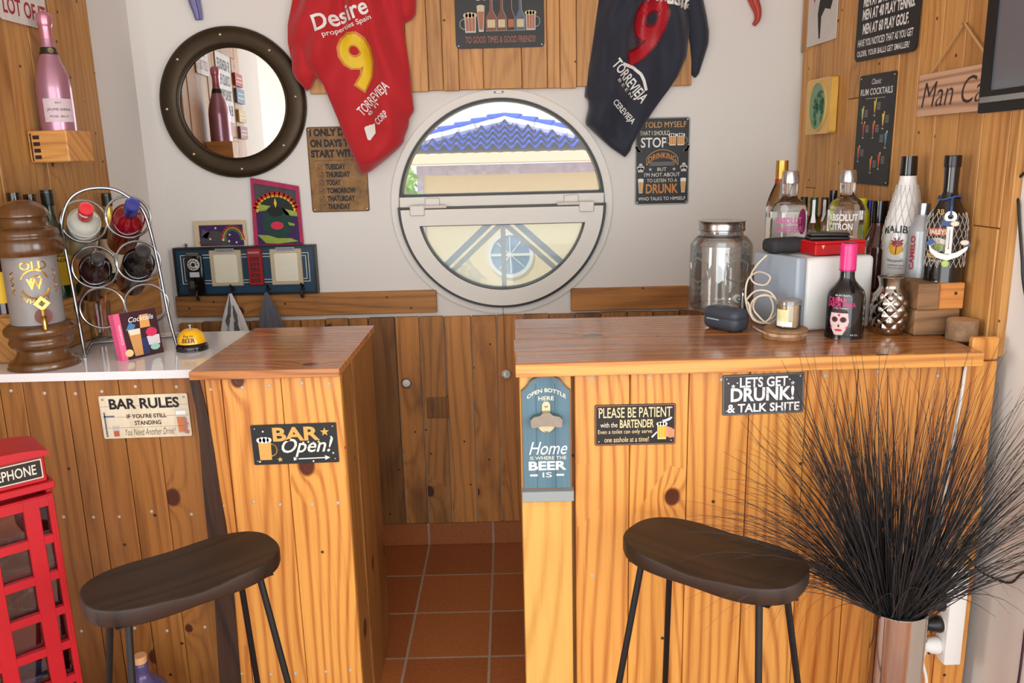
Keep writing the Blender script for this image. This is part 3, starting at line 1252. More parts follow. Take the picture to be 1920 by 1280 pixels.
# live bark edge where the two units meet
b = MB()
q = [(354, 702), (372, 702), (388, 770), (402, 850), (412, 920), (424, 985), (436, 1080), (452, 1280), (452, 1400), (415, 1400), (412, 1280), (400, 1080), (388, 985), (380, 900), (374, 820), (366, 760)]
q = [atY(x, y, -1.099) for x, y in q]
b.prism([(v.x + 0.575, max(0.003, min(v.z, ZL - 0.022))) for v in q], -0.006, -0.0005, W_BARK)
o = b.build('bark_edge', col)
o['label'] = 'dark strip of bark'
pts = []
for zz in (0.955, 0.66, 0.2):
    for i in (1, 2, 2.6, 3, 3.5):
        k = int(i)
        x = bx[k] + (bx[k + 1] - bx[k]) * (0.35 if i == k else 0.8)
        pts.append((x, -0.0005, zz + random.uniform(-0.006, 0.006)))
screws(col, pts)
b = MB()
for i in range(5):
    ya, yb = -1.125 + 0.5 * i / 5, -1.125 + 0.5 * (i + 1) / 5
    b.box(-0.744, -0.398, ya + 0.0006, yb - 0.0006, ZL - 0.02, ZL, W_TOP, 0.0015, along='x', tint=0.08)
o = b.build('countertop')
tag(o, 'varnished board top of the narrow bar column', 'counter top')

# --- right bar
YR = -1.195
bar = thing('bar_unit', 'right bar unit faced with bright knotty pine boards', 'bar counter', (0.5, YR, 0), group='wooden bar units')
b = MB()
bd = [atY(p, 760, YR).x - 0.5 for p in (1077, 1181, 1291, 1405, 1511, 1606, 1722, 1800)] + [1.072 - 0.5]
vplanks(b, 0, 0, 0, 0.0, ZR - 0.031, W_PINE, 'x', joints=0, bounds=bd, thick=0.02,
        tints=[(1, 1, 1, 1), (1.05, 1.04, 1.0, 1), (1.0, 0.98, 0.94, 1), (1.04, 1.05, 1.05, 1), (0.96, 0.88, 0.8, 1), (0.97, 0.9, 0.84, 1), (0.92, 0.84, 0.76, 1), (0.98, 0.92, 0.84, 1)], zj=0.0)
b.box(1.0135 - 0.5, 1.073 - 0.5, 0.0, 0.02, ZR - 0.03, 1.052, W_PINE, 0.004, tint=(0.98, 0.92, 0.84, 1))
b.build('front_panel', bar)
b = MB()
xa, xb = atY(976, 800, -1.205).x - 0.5, atY(1071, 800, -1.205).x - 0.5
b.box(xa, xb, -0.012, 0.02, 0.0, ZR - 0.031, W_PALE, 0.002)
b.build('end_post', bar)
b = MB()
vplanks(b, xa, 0.021, 0.44, 0.0, ZR - 0.031, W_DARK, 'y-', joints=0, bounds=[0.021, 0.15, 0.3, 0.44], thick=0.02, tint=0.1)
b.build('side_panel', bar)
b = MB()
b.box(xa + 0.03, 0.5, 0.022, 0.43, 0.02, ZR - 0.032, W_DARK, 0.002)
b.build('cabinet_body', bar)
pts = []
for zz in (0.975, 0.5, 0.12):
    for i in range(7):
        pts.append((bd[i] + (bd[i + 1] - bd[i]) * random.uniform(0.3, 0.7), -0.0005, zz + random.uniform(-0.01, 0.01)))
screws(bar, pts)
b = MB()
ys = [-1.238, -1.13, -1.0, -0.87, -0.742]
for ya, yb in zip(ys[:-1], ys[1:]):
    x_ = 0.01 - 0.006 * random.random()
    b.box(x_, 1.012, ya + 0.0006, yb - 0.0006, ZR - 0.03, ZR, W_TOP, 0.0018, along='x', tint=0.07)
o = b.build('countertop')
tag(o, 'long glossy board top of the right bar', 'counter top')
b = MB()
b.box(0.006, 1.012, -1.2435, -1.2388, ZR - 0.03, ZR - 0.001, W_PINE, 0.0012, along='x')
o2 = b.build('front_edge', o)
b = MB()
b.box(0.68, 1.03, -0.7415, -0.5, ZR - 0.03, ZR, W_TOP, 0.0018, along='x', tint=0.05)
b.build('rear_board', o)
o2['label'] = 'lighter pine front edge'

# ================================================================== ON THE WALLS
CREAM = flat(236, 226, 200, 0.6)
WHITEP = flat(236, 236, 232, 0.6)
GOLD = flat(214, 164, 84, 0.5)
AMBER = flat(206, 134, 48, 0.5)
INK = flat(24, 22, 22, 0.6)
BROWNINK = flat(52, 36, 24, 0.6)
CHALK = flat(46, 48, 50, 0.55, var=0.18)
DARKTIN = flat(30, 32, 34, 0.5, var=0.15)
TIN_EDGE = flat(150, 150, 148, 0.4)

# --- round mirror
mc = atY(434, 193, -0.03)
mir = thing('round_mirror', 'round mirror in a dark bronze porthole frame with brass rivets', 'mirror', (mc.x, -0.0065, mc.z - 0.252), 0.0)
MR = Matrix.Translation((0, 0, 0.252)) @ Matrix.Rotation(PI / 2, 4, 'X')
BRZ = flat(60, 46, 27, 0.42, 0.55, var=0.12)
b = MB()
b.lathe([(0.184, 0.004), (0.186, 0.016), (0.192, 0.021), (0.2, 0.0235), (0.225, 0.026), (0.24, 0.0235), (0.248, 0.018), (0.252, 0.008), (0.252, -0.004), (0.184, -0.004), (0.184, 0.004)], BRZ, n=96, M=MR)
b.build('frame', mir)
b = MB()
b.lathe([(0.0, 0.006), (0.186, 0.006), (0.186, 0.002), (0.0, 0.002)], flat(238, 240, 240, 0.0, 1.0), n=96, M=MR)
b.build('mirror_glass', mir, smooth=False)
b = MB()
b.tube([(0.187 * math.cos(2 * PI * i / 72), -0.018, 0.252 + 0.187 * math.sin(2 * PI * i / 72)) for i in range(72)], 0.004, flat(50, 38, 24, 0.4, 0.6), 8, closed=True)
b.build('inner_rim', mir)
b = MB()
b.lathe([(0, 0.005), (0.0025, 0.0045), (0.0044, 0.0028), (0.005, 0)], flat(214, 200, 170, .25, .9), n=12, M=Matrix.Rotation(PI / 2, 4, 'X'))
first = b.build('rivet', mir)
for i in range(8):
    a = math.radians(94) + i * PI / 4
    o = first if i == 0 else first.copy()
    if i:
        COL.objects.link(o)
    o.location = (0.222 * math.cos(a), -0.0255, 0.252 + 0.222 * math.sin(a))


# --- shirts
def tri_split(vs, fs, lim):
    tris = []
    for f in fs:
        for k in range(1, len(f) - 1):
            tris.append((vs[f[0]], vs[f[k]], vs[f[k + 1]]))
    out = []
    while tris:
        a, b_, c = tris.pop()
        d = [math.dist(a, b_), math.dist(b_, c), math.dist(c, a)]
        m = max(d)
        if m < lim:
            out.append((a, b_, c))
            continue
        k = d.index(m)
        p = (a, b_, c)
        u, v_, w_ = p[k], p[(k + 1) % 3], p[(k + 2) % 3]
        mid = ((u[0] + v_[0]) / 2, (u[1] + v_[1]) / 2)
        tris += [(u, mid, w_), (mid, v_, w_)]
    return out


def cloth_text(mb, s, px, py, w, h, rot, mat, fmap, bold=0.0, shear=0.0, arc=0.0):
    vs, fs = text_geo(s, bold, shear)
    c, sn = math.cos(rot), math.sin(rot)
    p = atY(px, py, -0.045)
    P = []
    for x, z in vs:
        X, Z = x * w, z * h
        Z += arc * (1 - (2 * x) ** 2)
        P.append((p.x + X * c - Z * sn, p.z + X * sn + Z * c))
    for t in tri_split(P, fs, 0.014):
        mb.faces([fmap(*q) for q in t], [(0, 1, 2)], mat)


class Cloth:
    """hanging folded cloth between two traced side lines, with a front and a back sheet"""

    def __init__(self, left, right, gather, depth=0.05, nf=13, amp=0.010, y0=-0.006, Y=-0.03):
        tr = lambda L: sorted([(atY(x, y, Y).z, atY(x, y, Y).x) for x, y in L])
        self.L, self.R = tr(left), tr(right)
        g = atY(*gather, Y)
        self.g = (g.x, g.z)
        self.depth, self.nf, self.amp, self.y0 = depth, nf, amp, y0
        self.z0 = max(self.L[0][0], self.R[0][0])
        self.z1 = min(self.L[-1][0], self.R[-1][0])

    def itp(self, T_, z):
        z = min(max(z, T_[0][0]), T_[-1][0])
        for (a, xa), (b_, xb) in zip(T_[:-1], T_[1:]):
            if a <= z <= b_:
                return xa + (xb - xa) * (z - a) / max(1e-9, b_ - a)
        return T_[-1][1]

    def y(self, x, z):
        xl, xr = self.itp(self.L, z), self.itp(self.R, z)
        t = min(1, max(0, (x - xl) / max(1e-6, xr - xl)))
        e = max(0.0, 1 - (2 * t - 1) ** 2) ** 0.45
        r = math.hypot(x - self.g[0], z - self.g[1])
        a = math.atan2(x - self.g[0], self.g[1] - z)
        f = math.sin(a * self.nf + 1.3 * math.sin(r * 9)) + 0.5 * math.sin(a * self.nf * 2.3 + 4 * r + 1)
        f2 = math.sin((x * 0.6 + z) * 34 + 2 * math.sin(x * 17)) * 0.35
        w_ = min(1, (xr - xl) / 0.1)
        return self.y0 - e * w_ * (self.depth + self.amp * (f * min(1, r / 0.22) + f2))

    def mesh(self, mb, mat, nz=80, nx=60):
        verts = []
        for side in (0, 1):
            for j in range(nz + 1):
                z = self.z0 + (self.z1 - self.z0) * j / nz
                xl, xr = self.itp(self.L, z), self.itp(self.R, z)
                for i in range(nx + 1):
                    t = 0.5 - 0.5 * math.cos(PI * i / nx)
                    x = xl + (xr - xl) * t
                    verts.append((x, self.y(x, z) if side == 0 else self.y0 + 0.002, z))
        n1 = (nz + 1) * (nx + 1)
        faces = []
        for s in (0, 1):
            for j in range(nz):
                for i in range(nx):
                    a = s * n1 + j * (nx + 1) + i
                    faces.append((a, a + 1, a + nx + 2, a + nx + 1))
        for j in range(nz):
            for i in (0, nx):
                a = j * (nx + 1) + i
                faces.append((a, a + nx + 1, n1 + a + nx + 1, n1 + a))
        for i in range(nx):
            for j in (0, nz):
                a = j * (nx + 1) + i
                faces.append((a, a + 1, n1 + a + 1, n1 + a))
        mb.faces(verts, faces, mat)


RED = flat(186, 14, 26, 0.75, sheen=0.3)
NAVY = flat(30, 36, 52, 0.75, sheen=0.3)
YEL = flat(232, 196, 24, 0.55)
REDP = flat(178, 22, 38, 0.5)

js = thing('football_shirt', 'red football shirt hanging over the wall with a yellow number 9', 'shirt', (0, 0, 0), group='football shirts on the back wall')
body = Cloth([(560, -180), (552, -40), (549, 0), (540, 46), (540, 79), (547, 112), (575, 132), (592, 142), (606, 158), (620, 191), (634, 224), (647, 260), (664, 295), (672, 314), (678, 324), (683, 327)],
             [(740, -180), (752, -60), (755, 0), (757, 46), (763, 90), (769, 131), (773, 170), (777, 208), (768, 222), (766, 238), (759, 256), (757, 268), (744, 282), (728, 296), (708, 312), (690, 325), (684, 327)],
             (655, -170), depth=0.045, nf=12, amp=0.021, y0=-0.034)
b = MB(); body.mesh(b, RED); b.build('body', js, sharp=80)
sl = Cloth([(552, 60), (548, 100), (549, 134), (555, 148), (570, 164), (576, 171)], [(570, 60), (590, 100), (597, 138), (590, 152), (581, 168), (577, 171)], (560, 40), depth=0.04, nf=8, amp=0.006, y0=-0.036)
b = MB(); sl.mesh(b, RED, 24, 20); b.build('sleeve', js, sharp=80)
sl = Cloth([(735, -150), (742, -60), (745, 0), (747, 25), (752, 40), (757, 45)], [(765, -150), (776, -60), (781, 0), (780, 27), (772, 38), (758, 45)], (750, -150), depth=0.05, nf=8, amp=0.006, y0=-0.03)
b = MB(); sl.mesh(b, RED, 24, 20); b.build('sleeve', js, sharp=80)
fm = lambda x, z: (x, body.y(x, z) - 0.0022, z)
b = MB()
cloth_text(b, 'Desire', 641, 30, 0.19, 0.056, math.radians(17), WHITEP, fm, 0.012)
cloth_text(b, 'properties Spain', 655, 53, 0.17, 0.022, math.radians(18), WHITEP, fm, 0.006)
cloth_text(b, 'TORREVIEJA', 704, 188, 0.135, 0.044, math.radians(42), WHITEP, fm, 0.008)
cloth_text(b, 'e n', 703, 206, 0.05, 0.012, math.radians(42), WHITEP, fm)
cloth_text(b, 'CORP', 719, 222, 0.05, 0.024, math.radians(38), WHITEP, fm, 0.01)
b.build('lettering', js, smooth=False)
b = MB()
cloth_text(b, '9', 674, 118, 0.118, 0.2, math.radians(18), AMBER, lambda x, z: (x, body.y(x, z) - 0.0018, z), 0.03)
cloth_text(b, '9', 674, 118, 0.1, 0.182, math.radians(18), YEL, lambda x, z: (x, body.y(x, z) - 0.003, z), 0.014)
b.build('shirt_number', js, smooth=False)
b = MB()
p = [(685, 240), (690, 236), (693, 240), (697, 234), (702, 238), (706, 232), (708, 250), (698, 264), (693, 262)]
P = [(atY(x, y, -0.045).x, atY(x, y, -0.045).z) for x, y in p]
for t in tri_split(P, [tuple(range(len(P)))], 0.012):
    b.faces([fm(*q) for q in t], [(0, 1, 2)], WHITEP)
b.build('printed_crest', js, smooth=False)

js2 = thing('football_shirt', 'dark navy football shirt hanging on the wall with a red number 9', 'shirt', (0, 0, 0), group='football shirts on the back wall')
body2 = Cloth([(1140, -180), (1126, -50), (1123, 0), (1117, 40), (1112, 78), (1106, 118), (1101, 156), (1098, 181), (1103, 186), (1104, 203), (1099, 222), (1098, 233), (1118, 252), (1146, 277), (1164, 289), (1171, 294)],
              [(1300, -180), (1297, -60), (1296, 0), (1295, 40), (1291, 78), (1288, 106), (1271, 144), (1256, 166), (1240, 187), (1224, 210), (1209, 234), (1198, 252), (1187, 269), (1182, 283), (1173, 295)],
              (1235, -170), depth=0.045, nf=12, amp=0.021, y0=-0.022)
b = MB(); body2.mesh(b, NAVY); b.build('body', js2, sharp=80)
sl = Cloth([(1272, -150), (1280, -60), (1286, 0), (1289, 60), (1293, 81), (1295, 110), (1298, 138), (1304, 144)], [(1300, -150), (1312, -60), (1322, 0), (1328, 30), (1332, 59), (1331, 81), (1322, 110), (1313, 138), (1307, 145)], (1280, -150), depth=0.05, nf=9, amp=0.007)
b = MB(); sl.mesh(b, NAVY, 40, 24); b.build('sleeve', js2, sharp=80)
sl = Cloth([(1118, 60), (1104, 120), (1098, 170), (1097, 181), (1100, 184)], [(1150, 60), (1160, 120), (1162, 172), (1150, 183), (1102, 185)], (1135, 0), depth=0.056, nf=7, amp=0.006)
b = MB(); sl.mesh(b, NAVY, 30, 24); b.build('sleeve', js2, sharp=80)
fm = lambda x, z: (x, body2.y(x, z) - 0.0022, z)
b = MB()
cloth_text(b, 'TORREVIEJA', 1178, 155, 0.165, 0.046, math.radians(-50), WHITEP, fm, 0.012)
cloth_text(b, 'B E E N', 1171, 166, 0.075, 0.011, math.radians(-48), WHITEP, fm)
cloth_text(b, 'CEREVIEJA', 1168, 211, 0.1, 0.026, math.radians(-46), WHITEP, fm, 0.01)
cloth_text(b, 'Desire', 1268, -4, 0.17, 0.06, math.radians(-12), WHITEP, fm, 0.012)
cloth_text(b, 'properties Spain', 1253, 7, 0.15, 0.026, math.radians(-6), WHITEP, fm, 0.008)
pts = [(1165, 122), (1185, 128), (1200, 140), (1206, 152), (1211, 170)]
P = [atY(x, y, -0.045) for x, y in pts]
for (p, q) in zip(P[:-1], P[1:]):
    for k in range(5):
        u, v_ = p.lerp(q, k / 5), p.lerp(q, (k + 1) / 5)
        d = V((v_.z - u.z, 0, u.x - v_.x)).normalized() * 0.005
        b.faces([fm(u.x + d.x, u.z + d.z), fm(v_.x + d.x, v_.z + d.z), fm(v_.x - d.x, v_.z - d.z), fm(u.x - d.x, u.z - d.z)], [(0, 1, 2, 3)], WHITEP)
b.build('lettering', js2, smooth=False)
b = MB()
cloth_text(b, '9', 1212, 64, 0.115, 0.25, math.radians(-17), flat(120, 12, 26, 0.5), lambda x, z: (x, body2.y(x, z) - 0.0018, z), 0.03, 0.1)
cloth_text(b, '9', 1212, 64, 0.1, 0.23, math.radians(-17), REDP, lambda x, z: (x, body2.y(x, z) - 0.003, z), 0.012, 0.1)
b.build('shirt_number', js2, smooth=False)

# --- metal signs on the back wall
loc, w, h = on_back(853, -35, 1020, 90, -0.022)
s = Sign('metal_sign', 'dark metal sign with beer glasses and bottles on the boards over the window', 'sign', loc, 0, w, h, CHALK, corner=0.014, edge=None, group='metal bar signs')
s.text('TO GOOD TIMES & GOOD FRIENDS!', .11, .9, .08, .18, flat(176, 112, 84, 0.6))
s.text('CHEERS', .2, .84, .72, .95, WHITEP, 0.01, 0.2)
BR, BR2, CRM = flat(170, 108, 76, .5), flat(126, 74, 56, .5), flat(206, 192, 150, .5)
LN = flat(196, 196, 190, .5)
s.mug(.105, .235, .24, .55, BR, CRM, LN, -1)
s.pint(.245, .335, .25, .64, BR, CRM, LN)
for u0, u1, top, bc, lc in ((.345, .465, .77, BR2, CRM), (.47, .575, .82, flat(116, 70, 50, .5), CRM), (.585, .67, .8, flat(58, 32, 30, .5), flat(180, 104, 60, .5)), (.68, .785, .77, flat(88, 100, 116, .5), CRM)):
    c_, d = (u0 + u1) / 2, (u1 - u0) / 2
    s.poly([(u0, .26), (u1, .26), (u1, .46), (c_ + d * .3, .57), (c_ + d * .25, top), (c_ - d * .25, top), (c_ - d * .3, .57), (u0, .46)], bc, 1)
    s.rect(u0 + d * .25, u1 - d * .25, .31, .43, lc, 2)
    s.line([(u0, .26), (u1, .26), (u1, .46), (c_ + d * .3, .57), (c_ + d * .25, top)], 0.001, LN, 3)
s.mug(.795, .905, .26, .57, BR, CRM, LN, 1)
s.done()

loc, w, h = on_back(1191, 220, 1292, 383, -0.0)
s = Sign('metal_sign', 'upright black metal sign right of the window saying stop drinking', 'sign', loc, 0, w, h, DARKTIN, corner=0.01, edge=LN, group='metal bar signs')
s.text('I TOLD MYSELF', .1, .93, .885, .95, GOLD)
s.text('THAT I SHOULD', .08, .63, .80, .85, CREAM)
s.text('STOP', .1, .58, .66, .775, WHITEP, 0.01)
s.mug(.62, .75, .68, .82, AMBER, WHITEP, CREAM, -1)
s.mug(.77, .9, .68, .82, AMBER, WHITEP, CREAM, 1)
s.arc(.08, .68, .06, .06, PI, 1.6 * PI, .006, GOLD)
s.arc(.92, .68, .06, .06, 1.4 * PI, 2 * PI, .006, GOLD)
s.arc(.5, .40, .36, .235, PI * .2, PI * .8, .002, GOLD)
s.arc(.5, .32, .36, .23, PI * .2, PI * .8, .002, GOLD)
s.line([(.21, .455), (.21, .54)], .002, GOLD)
s.line([(.79, .455), (.79, .54)], .002, GOLD)
s.text('DRINKING', .24, .76, .51, .575, AMBER, 0.01, arc=h * .055)
for k in range(4):
    s.line([(.27, .455 + k * .012), (.73, .455 + k * .012)], .0007, LN)
s.text('BUT', .41, .58, .39, .43, CREAM)
s.star(.28, .41, .035, LN)
s.star(.72, .41, .035, LN)
s.text("I'M NOT ABOUT", .17, .83, .325, .37, WHITEP)
s.text('TO LISTEN TO A', .22, .78, .26, .3, CREAM)
s.text('DRUNK', .2, .8, .13, .24, AMBER, 0.014)
s.text('WHO TALKS TO HIMSELF', .06, .94, .05, .09, WHITEP)
s.pint(.05, .16, .135, .3, GOLD, WHITEP, LN)
s.pint(.84, .95, .135, .3, GOLD, WHITEP, LN)
for u in (.1, .9):
    for k in range(3):
        s.disc(u + (k - 1) * .035, .43 + (k % 2) * .03, .035, LN, 2)
    s.rect(u - .05, u + .05, .38, .43, LN, 2)
s.done()

PARCH = flat(140, 102, 54, 0.6, var=0.5)
loc, w, h = on_back(580, 237, 689, 397, -0.0)
s = Sign('metal_sign', 'brown parchment metal sign with ticked days, partly behind the red shirt', 'sign', loc, 0, w, h, PARCH, corner=0.008, edge=BROWNINK, group='metal bar signs')
for t, v, u1 in (('I ONLY DRINK', .935, .97), ('ON DAYS THAT', .81, .95), ('START WITH T', .69, .97)):
    s.text(t, .05, u1, v - .046, v + .046, INK, 0.036)
s.line([(.1, .61), (.9, .61)], .0012, BROWNINK)
for t, v, u1 in (('TUESDAY', .535, .63), ('THURSDAY', .445, .7), ('TODAY', .35, .53), ('TOMORROW', .255, .78), ('THATURDAY', .16, .76), ('THUNDAY', .065, .67)):
    s.text(t, .28, u1, v - .034, v + .034, INK, 0.034)
    s.line([(.15, v - .03), (.23, v - .03), (.23, v + .03), (.15, v + .03), (.15, v - .03)], .0011, BROWNINK)
    s.line([(.17, v + .005), (.185, v - .018), (.22, v + .028)], .0014, BROWNINK)
s.done()

# --- hook rack of telephones
hk = atY(461, 508, -0.03)
hz = 1.006
hr = thing('coat_rack', 'blue wall hook board with little telephones and two cream panels', 'hook board', (hk.x, 0, hz))
TEAL = flat(16, 58, 84, 0.45, var=0.1)
PALEC = flat(226, 222, 200, 0.6, var=0.04)
hw2, hh = 0.252, 0.172
b = MB()
b.box(-hw2, hw2, -0.03, -0.002, 0, hh, TEAL, 0.002)
b.build('board', hr)
b = MB()
b.ring(rounded(2 * hw2 - 0.014, hh - 0.014, 0.002, z0=0.007), rounded(2 * hw2 + 0.002, hh + 0.002, 0.002, z0=-0.001), -0.034, -0.0005, BLACK)
b.build('border', hr)
b = MB()
for g in (0.012, 0.022):
    b.ring(rounded(2 * hw2 - 0.03 - 2 * g + 0.004, hh - 0.052 - 2 * g + 0.004, 0.001, z0=0.033 + g), rounded(2 * hw2 - 0.03 - 2 * g + 0.008, hh - 0.052 - 2 * g + 0.008, 0.001, z0=0.031 + g), -0.0325, -0.029, PALEC)
b.build('trim_lines', hr)
X_ = lambda p: atY(p, 505, -0.03).x - hk.x
for xa, xb in ((396, 455), (509, 568)):
    cx_, wd = (X_(xa) + X_(xb)) / 2, X_(xb) - X_(xa)
    M = Matrix.Translation((cx_, 0, 0.034))
    b = MB()
    b.prism(rounded(wd, 0.128, 0.003), -0.036, -0.03, flat(176, 160, 128, 0.6), M=M)
    b.prism(rounded(wd - 0.03, 0.1, 0.006, z0=0.013), -0.038, -0.036, PALEC, M=M)
    for k in range(3):
        g = 0.004 + k * 0.004
        b.ring(rounded(wd - 2 * g - 0.002, 0.128 - 2 * g - 0.002, 0.004, z0=g + 0.001), rounded(wd - 2 * g, 0.128 - 2 * g, 0.004, z0=g), -0.0375, -0.036, PALEC, M=M)
    pn = b.build('cream_panel', hr)
    b = MB()
    b.box(-wd * .3, wd * .3, -0.04, -0.036, 0.122, 0.134, flat(150, 160, 176, 0.5), 0.001, M=M)
    put_text(b, 'TELEPHONE', 0, 0.128, wd * .52, 0.006, INK, lambda x, z: (x + cx_, -0.0405, z + 0.034))
    b.build('name_plate', pn)
# black pay phone
cx_ = X_(368)
b = MB()
b.box(cx_ - 0.03, cx_ + 0.03, -0.05, -0.03, 0.002, 0.15, GLOSSBLACK, 0.006, 2)
b.box(cx_ - 0.022, cx_ + 0.022, -0.056, -0.048, 0.146, 0.158, flat(96, 92, 80, 0.4), 0.002)
ph = b.build('pay_phone', hr)
b = MB()
M = Matrix.Translation((cx_, -0.05, 0.115)) @ Matrix.Rotation(PI / 2, 4, 'X')
b.lathe([(0, 0.006), (0.02, 0.005), (0.0215, 0.002), (0.0215, 0)], flat(206, 204, 196, 0.4), n=24, M=M)
for i in range(10):
    a = i * 2 * PI / 11
    b.lathe([(0, 0.0068), (0.0028, 0.0062), (0.003, 0.005)], BLACK, n=8, M=M @ Matrix.Translation((0.0145 * math.cos(a), 0.0145 * math.sin(a), 0)))
b.lathe([(0, 0.0075), (0.007, 0.007), (0.0075, 0.005)], BLACK, n=14, M=M)
b.build('dial', ph)
b = MB()
b.box(cx_ - 0.017, cx_ + 0.017, -0.053, -0.048, 0.07, 0.088, flat(196, 198, 206, 0.5), 0.001)
b.box(cx_ - 0.02, cx_ - 0.003, -0.056, -0.049, 0.028, 0.058, flat(72, 70, 64, 0.4), 0.004)
b.build('coin_plate', ph)
# little red booth
cx_ = X_(481)
b = MB()
b.box(cx_ - 0.026, cx_ + 0.026, -0.045, -0.03, 0.034, 0.166, flat(150, 22, 30, 0.4), 0.003)
b.box(cx_ - 0.02, cx_ + 0.02, -0.05, -0.044, 0.148, 0.156, flat(170, 120, 110, 0.5), 0.001)
bo = b.build('red_booth', hr)
b = MB()
for r in range(5):
    for c in range(3):
        b.box(cx_ - 0.017 + c * 0.012, cx_ - 0.008 + c * 0.012, -0.0465, -0.045, 0.046 + r * 0.019, 0.06 + r * 0.019, flat(96, 12, 20, 0.4), 0.001)
b.build('booth_windows', bo)
for pxx in (370, 434, 501, 566):
    cx_ = X_(pxx)
    b = MB()
    b.lathe([(0, 0.004), (0.008, 0.003), (0.009, 0)], BLACK, n=14, M=Matrix.Translation((cx_, -0.03, 0.022)) @ Matrix.Rotation(PI / 2, 4, 'X'))
    b.tube(curve3([(cx_, -0.034, 0.022), (cx_, -0.058, 0.016), (cx_, -0.06, -0.004), (cx_, -0.046, -0.012), (cx_, -0.04, -0.004)]), 0.004, BLACK, 8)
    b.tube(curve3([(cx_, -0.034, 0.026), (cx_, -0.05, 0.034), (cx_, -0.06, 0.04)]), 0.0035, BLACK, 8)
    b.build('hook', hr)
for pxx in (350, 566):
    cx_ = X_(pxx)
    b = MB()
    b.lathe([(0.004, 0), (0.005, 0.002), (0.003, 0.004), (0.006, 0.009), (0.004, 0.013), (0, 0.015)], STEEL, n=14, M=Matrix.Translation((cx_, -0.012, hh + 0.001)))
    b.build('finial', hr)

# drawings propped on the hook board
PINK = flat(172, 40, 84, 0.7, var=0.25)
PURP = flat(54, 26, 84, 0.7, var=0.2)
DGRN = flat(14, 58, 50, 0.7, var=0.3)
LIME = flat(150, 168, 62, 0.7, var=0.25)
GREYC = flat(70, 66, 68, 0.7, var=0.3)
zt = hz + hh + 0.002
L, R = atY(471, 410, -0.02), atY(565, 410, -0.02)
w = R.x - L.x
h = atY(476, 333, -0.02).z - zt
ol = [(-w / 2, 0), (w / 2, 0), (w / 2 - 0.002, h * .86), (-w / 2 + 0.008, h)]
s = Sign('drawing', 'tall pink edged drawing of a rainbow propped on the hook board', 'drawing', ((L.x + R.x) / 2, -0.012, zt), 0, w, h, PINK, th=0.0025, outline=ol, holes=False)
s.poly([(.09, 0.01), (.93, 0.01), (.92, .80), (.1, .92)], PURP, 1)
s.poly([(.1, .52), (.92, .45), (.92, .79), (.11, .91)], GREYC, 2)
s.disc(.5, .5, .38, flat(30, 36, 36, .7), 3, rv=.27, a1=PI)
s.poly([(.1, .5), (.1, .62), (.25, .6), (.4, .58), (.3, .52)], LIME, 4)
s.poly([(.56, .56), (.75, .52), (.92, .48), (.92, .42), (.7, .44)], LIME, 4)
s.disc(.5, .33, .3, DGRN, 4, rv=.25)
s.disc(.49, .5, .16, flat(16, 20, 22, .7), 5, rv=.08)
s.arc(.5, .5, .43, .27, .0, PI, .008, flat(196, 28, 32, .7), 5)
s.arc(.5, .5, .40, .245, .0, PI, .006, flat(222, 96, 30, .7), 5)
s.arc(.5, .5, .37, .225, .0, PI, .005, flat(226, 196, 50, .7), 5)
s.disc(.5, .29, .13, flat(202, 44, 70, .7), 6, rv=.06)
s.poly([(.47, .62), (.5, .7), (.53, .62), (.5, .55)], flat(226, 186, 40, .7), 6)
s.poly([(.09, .16), (.3, .15), (.5, .1), (.75, .1), (.9, .05), (.5, .02), (.25, .03)], LIME, 5)
s.poly([(.72, .34), (.86, .31), (.84, .28), (.74, .29)], LIME, 5)
s.done()
L, R = atY(363, 436, -0.02), atY(461, 436, -0.02)
w = R.x - L.x
h = atY(412, 414, -0.02).z - zt
s = Sign('drawing', 'small purple drawing with a pale border behind the hook board', 'drawing', ((L.x + R.x) / 2, -0.012, zt), 0, w, h, flat(206, 188, 150, 0.7, var=0.08), th=0.004, holes=False, corner=0.002)
s.rect(.1, .94, .02, .84, PURP, 1)
s.disc(.38, .02, .3, GREYC, 2, rv=.6, a1=PI)
s.poly([(.16, .7), (.3, .55), (.24, .3), (.14, .4)], flat(84, 80, 92, .7), 2)
for k, c_ in enumerate(((198, 60, 40), (226, 186, 50), (90, 150, 80))):
    s.arc(.74, .2, .22 - k * .03, .6 - k * .08, 0.1, PI - .1, .004, flat(*c_, .7), 3)
for u, v in ((.42, .72), (.55, .25), (.68, .45), (.3, .3), (.66, .2), (.8, .15)):
    s.disc(u, v, .018, CREAM, 4)
s.done()


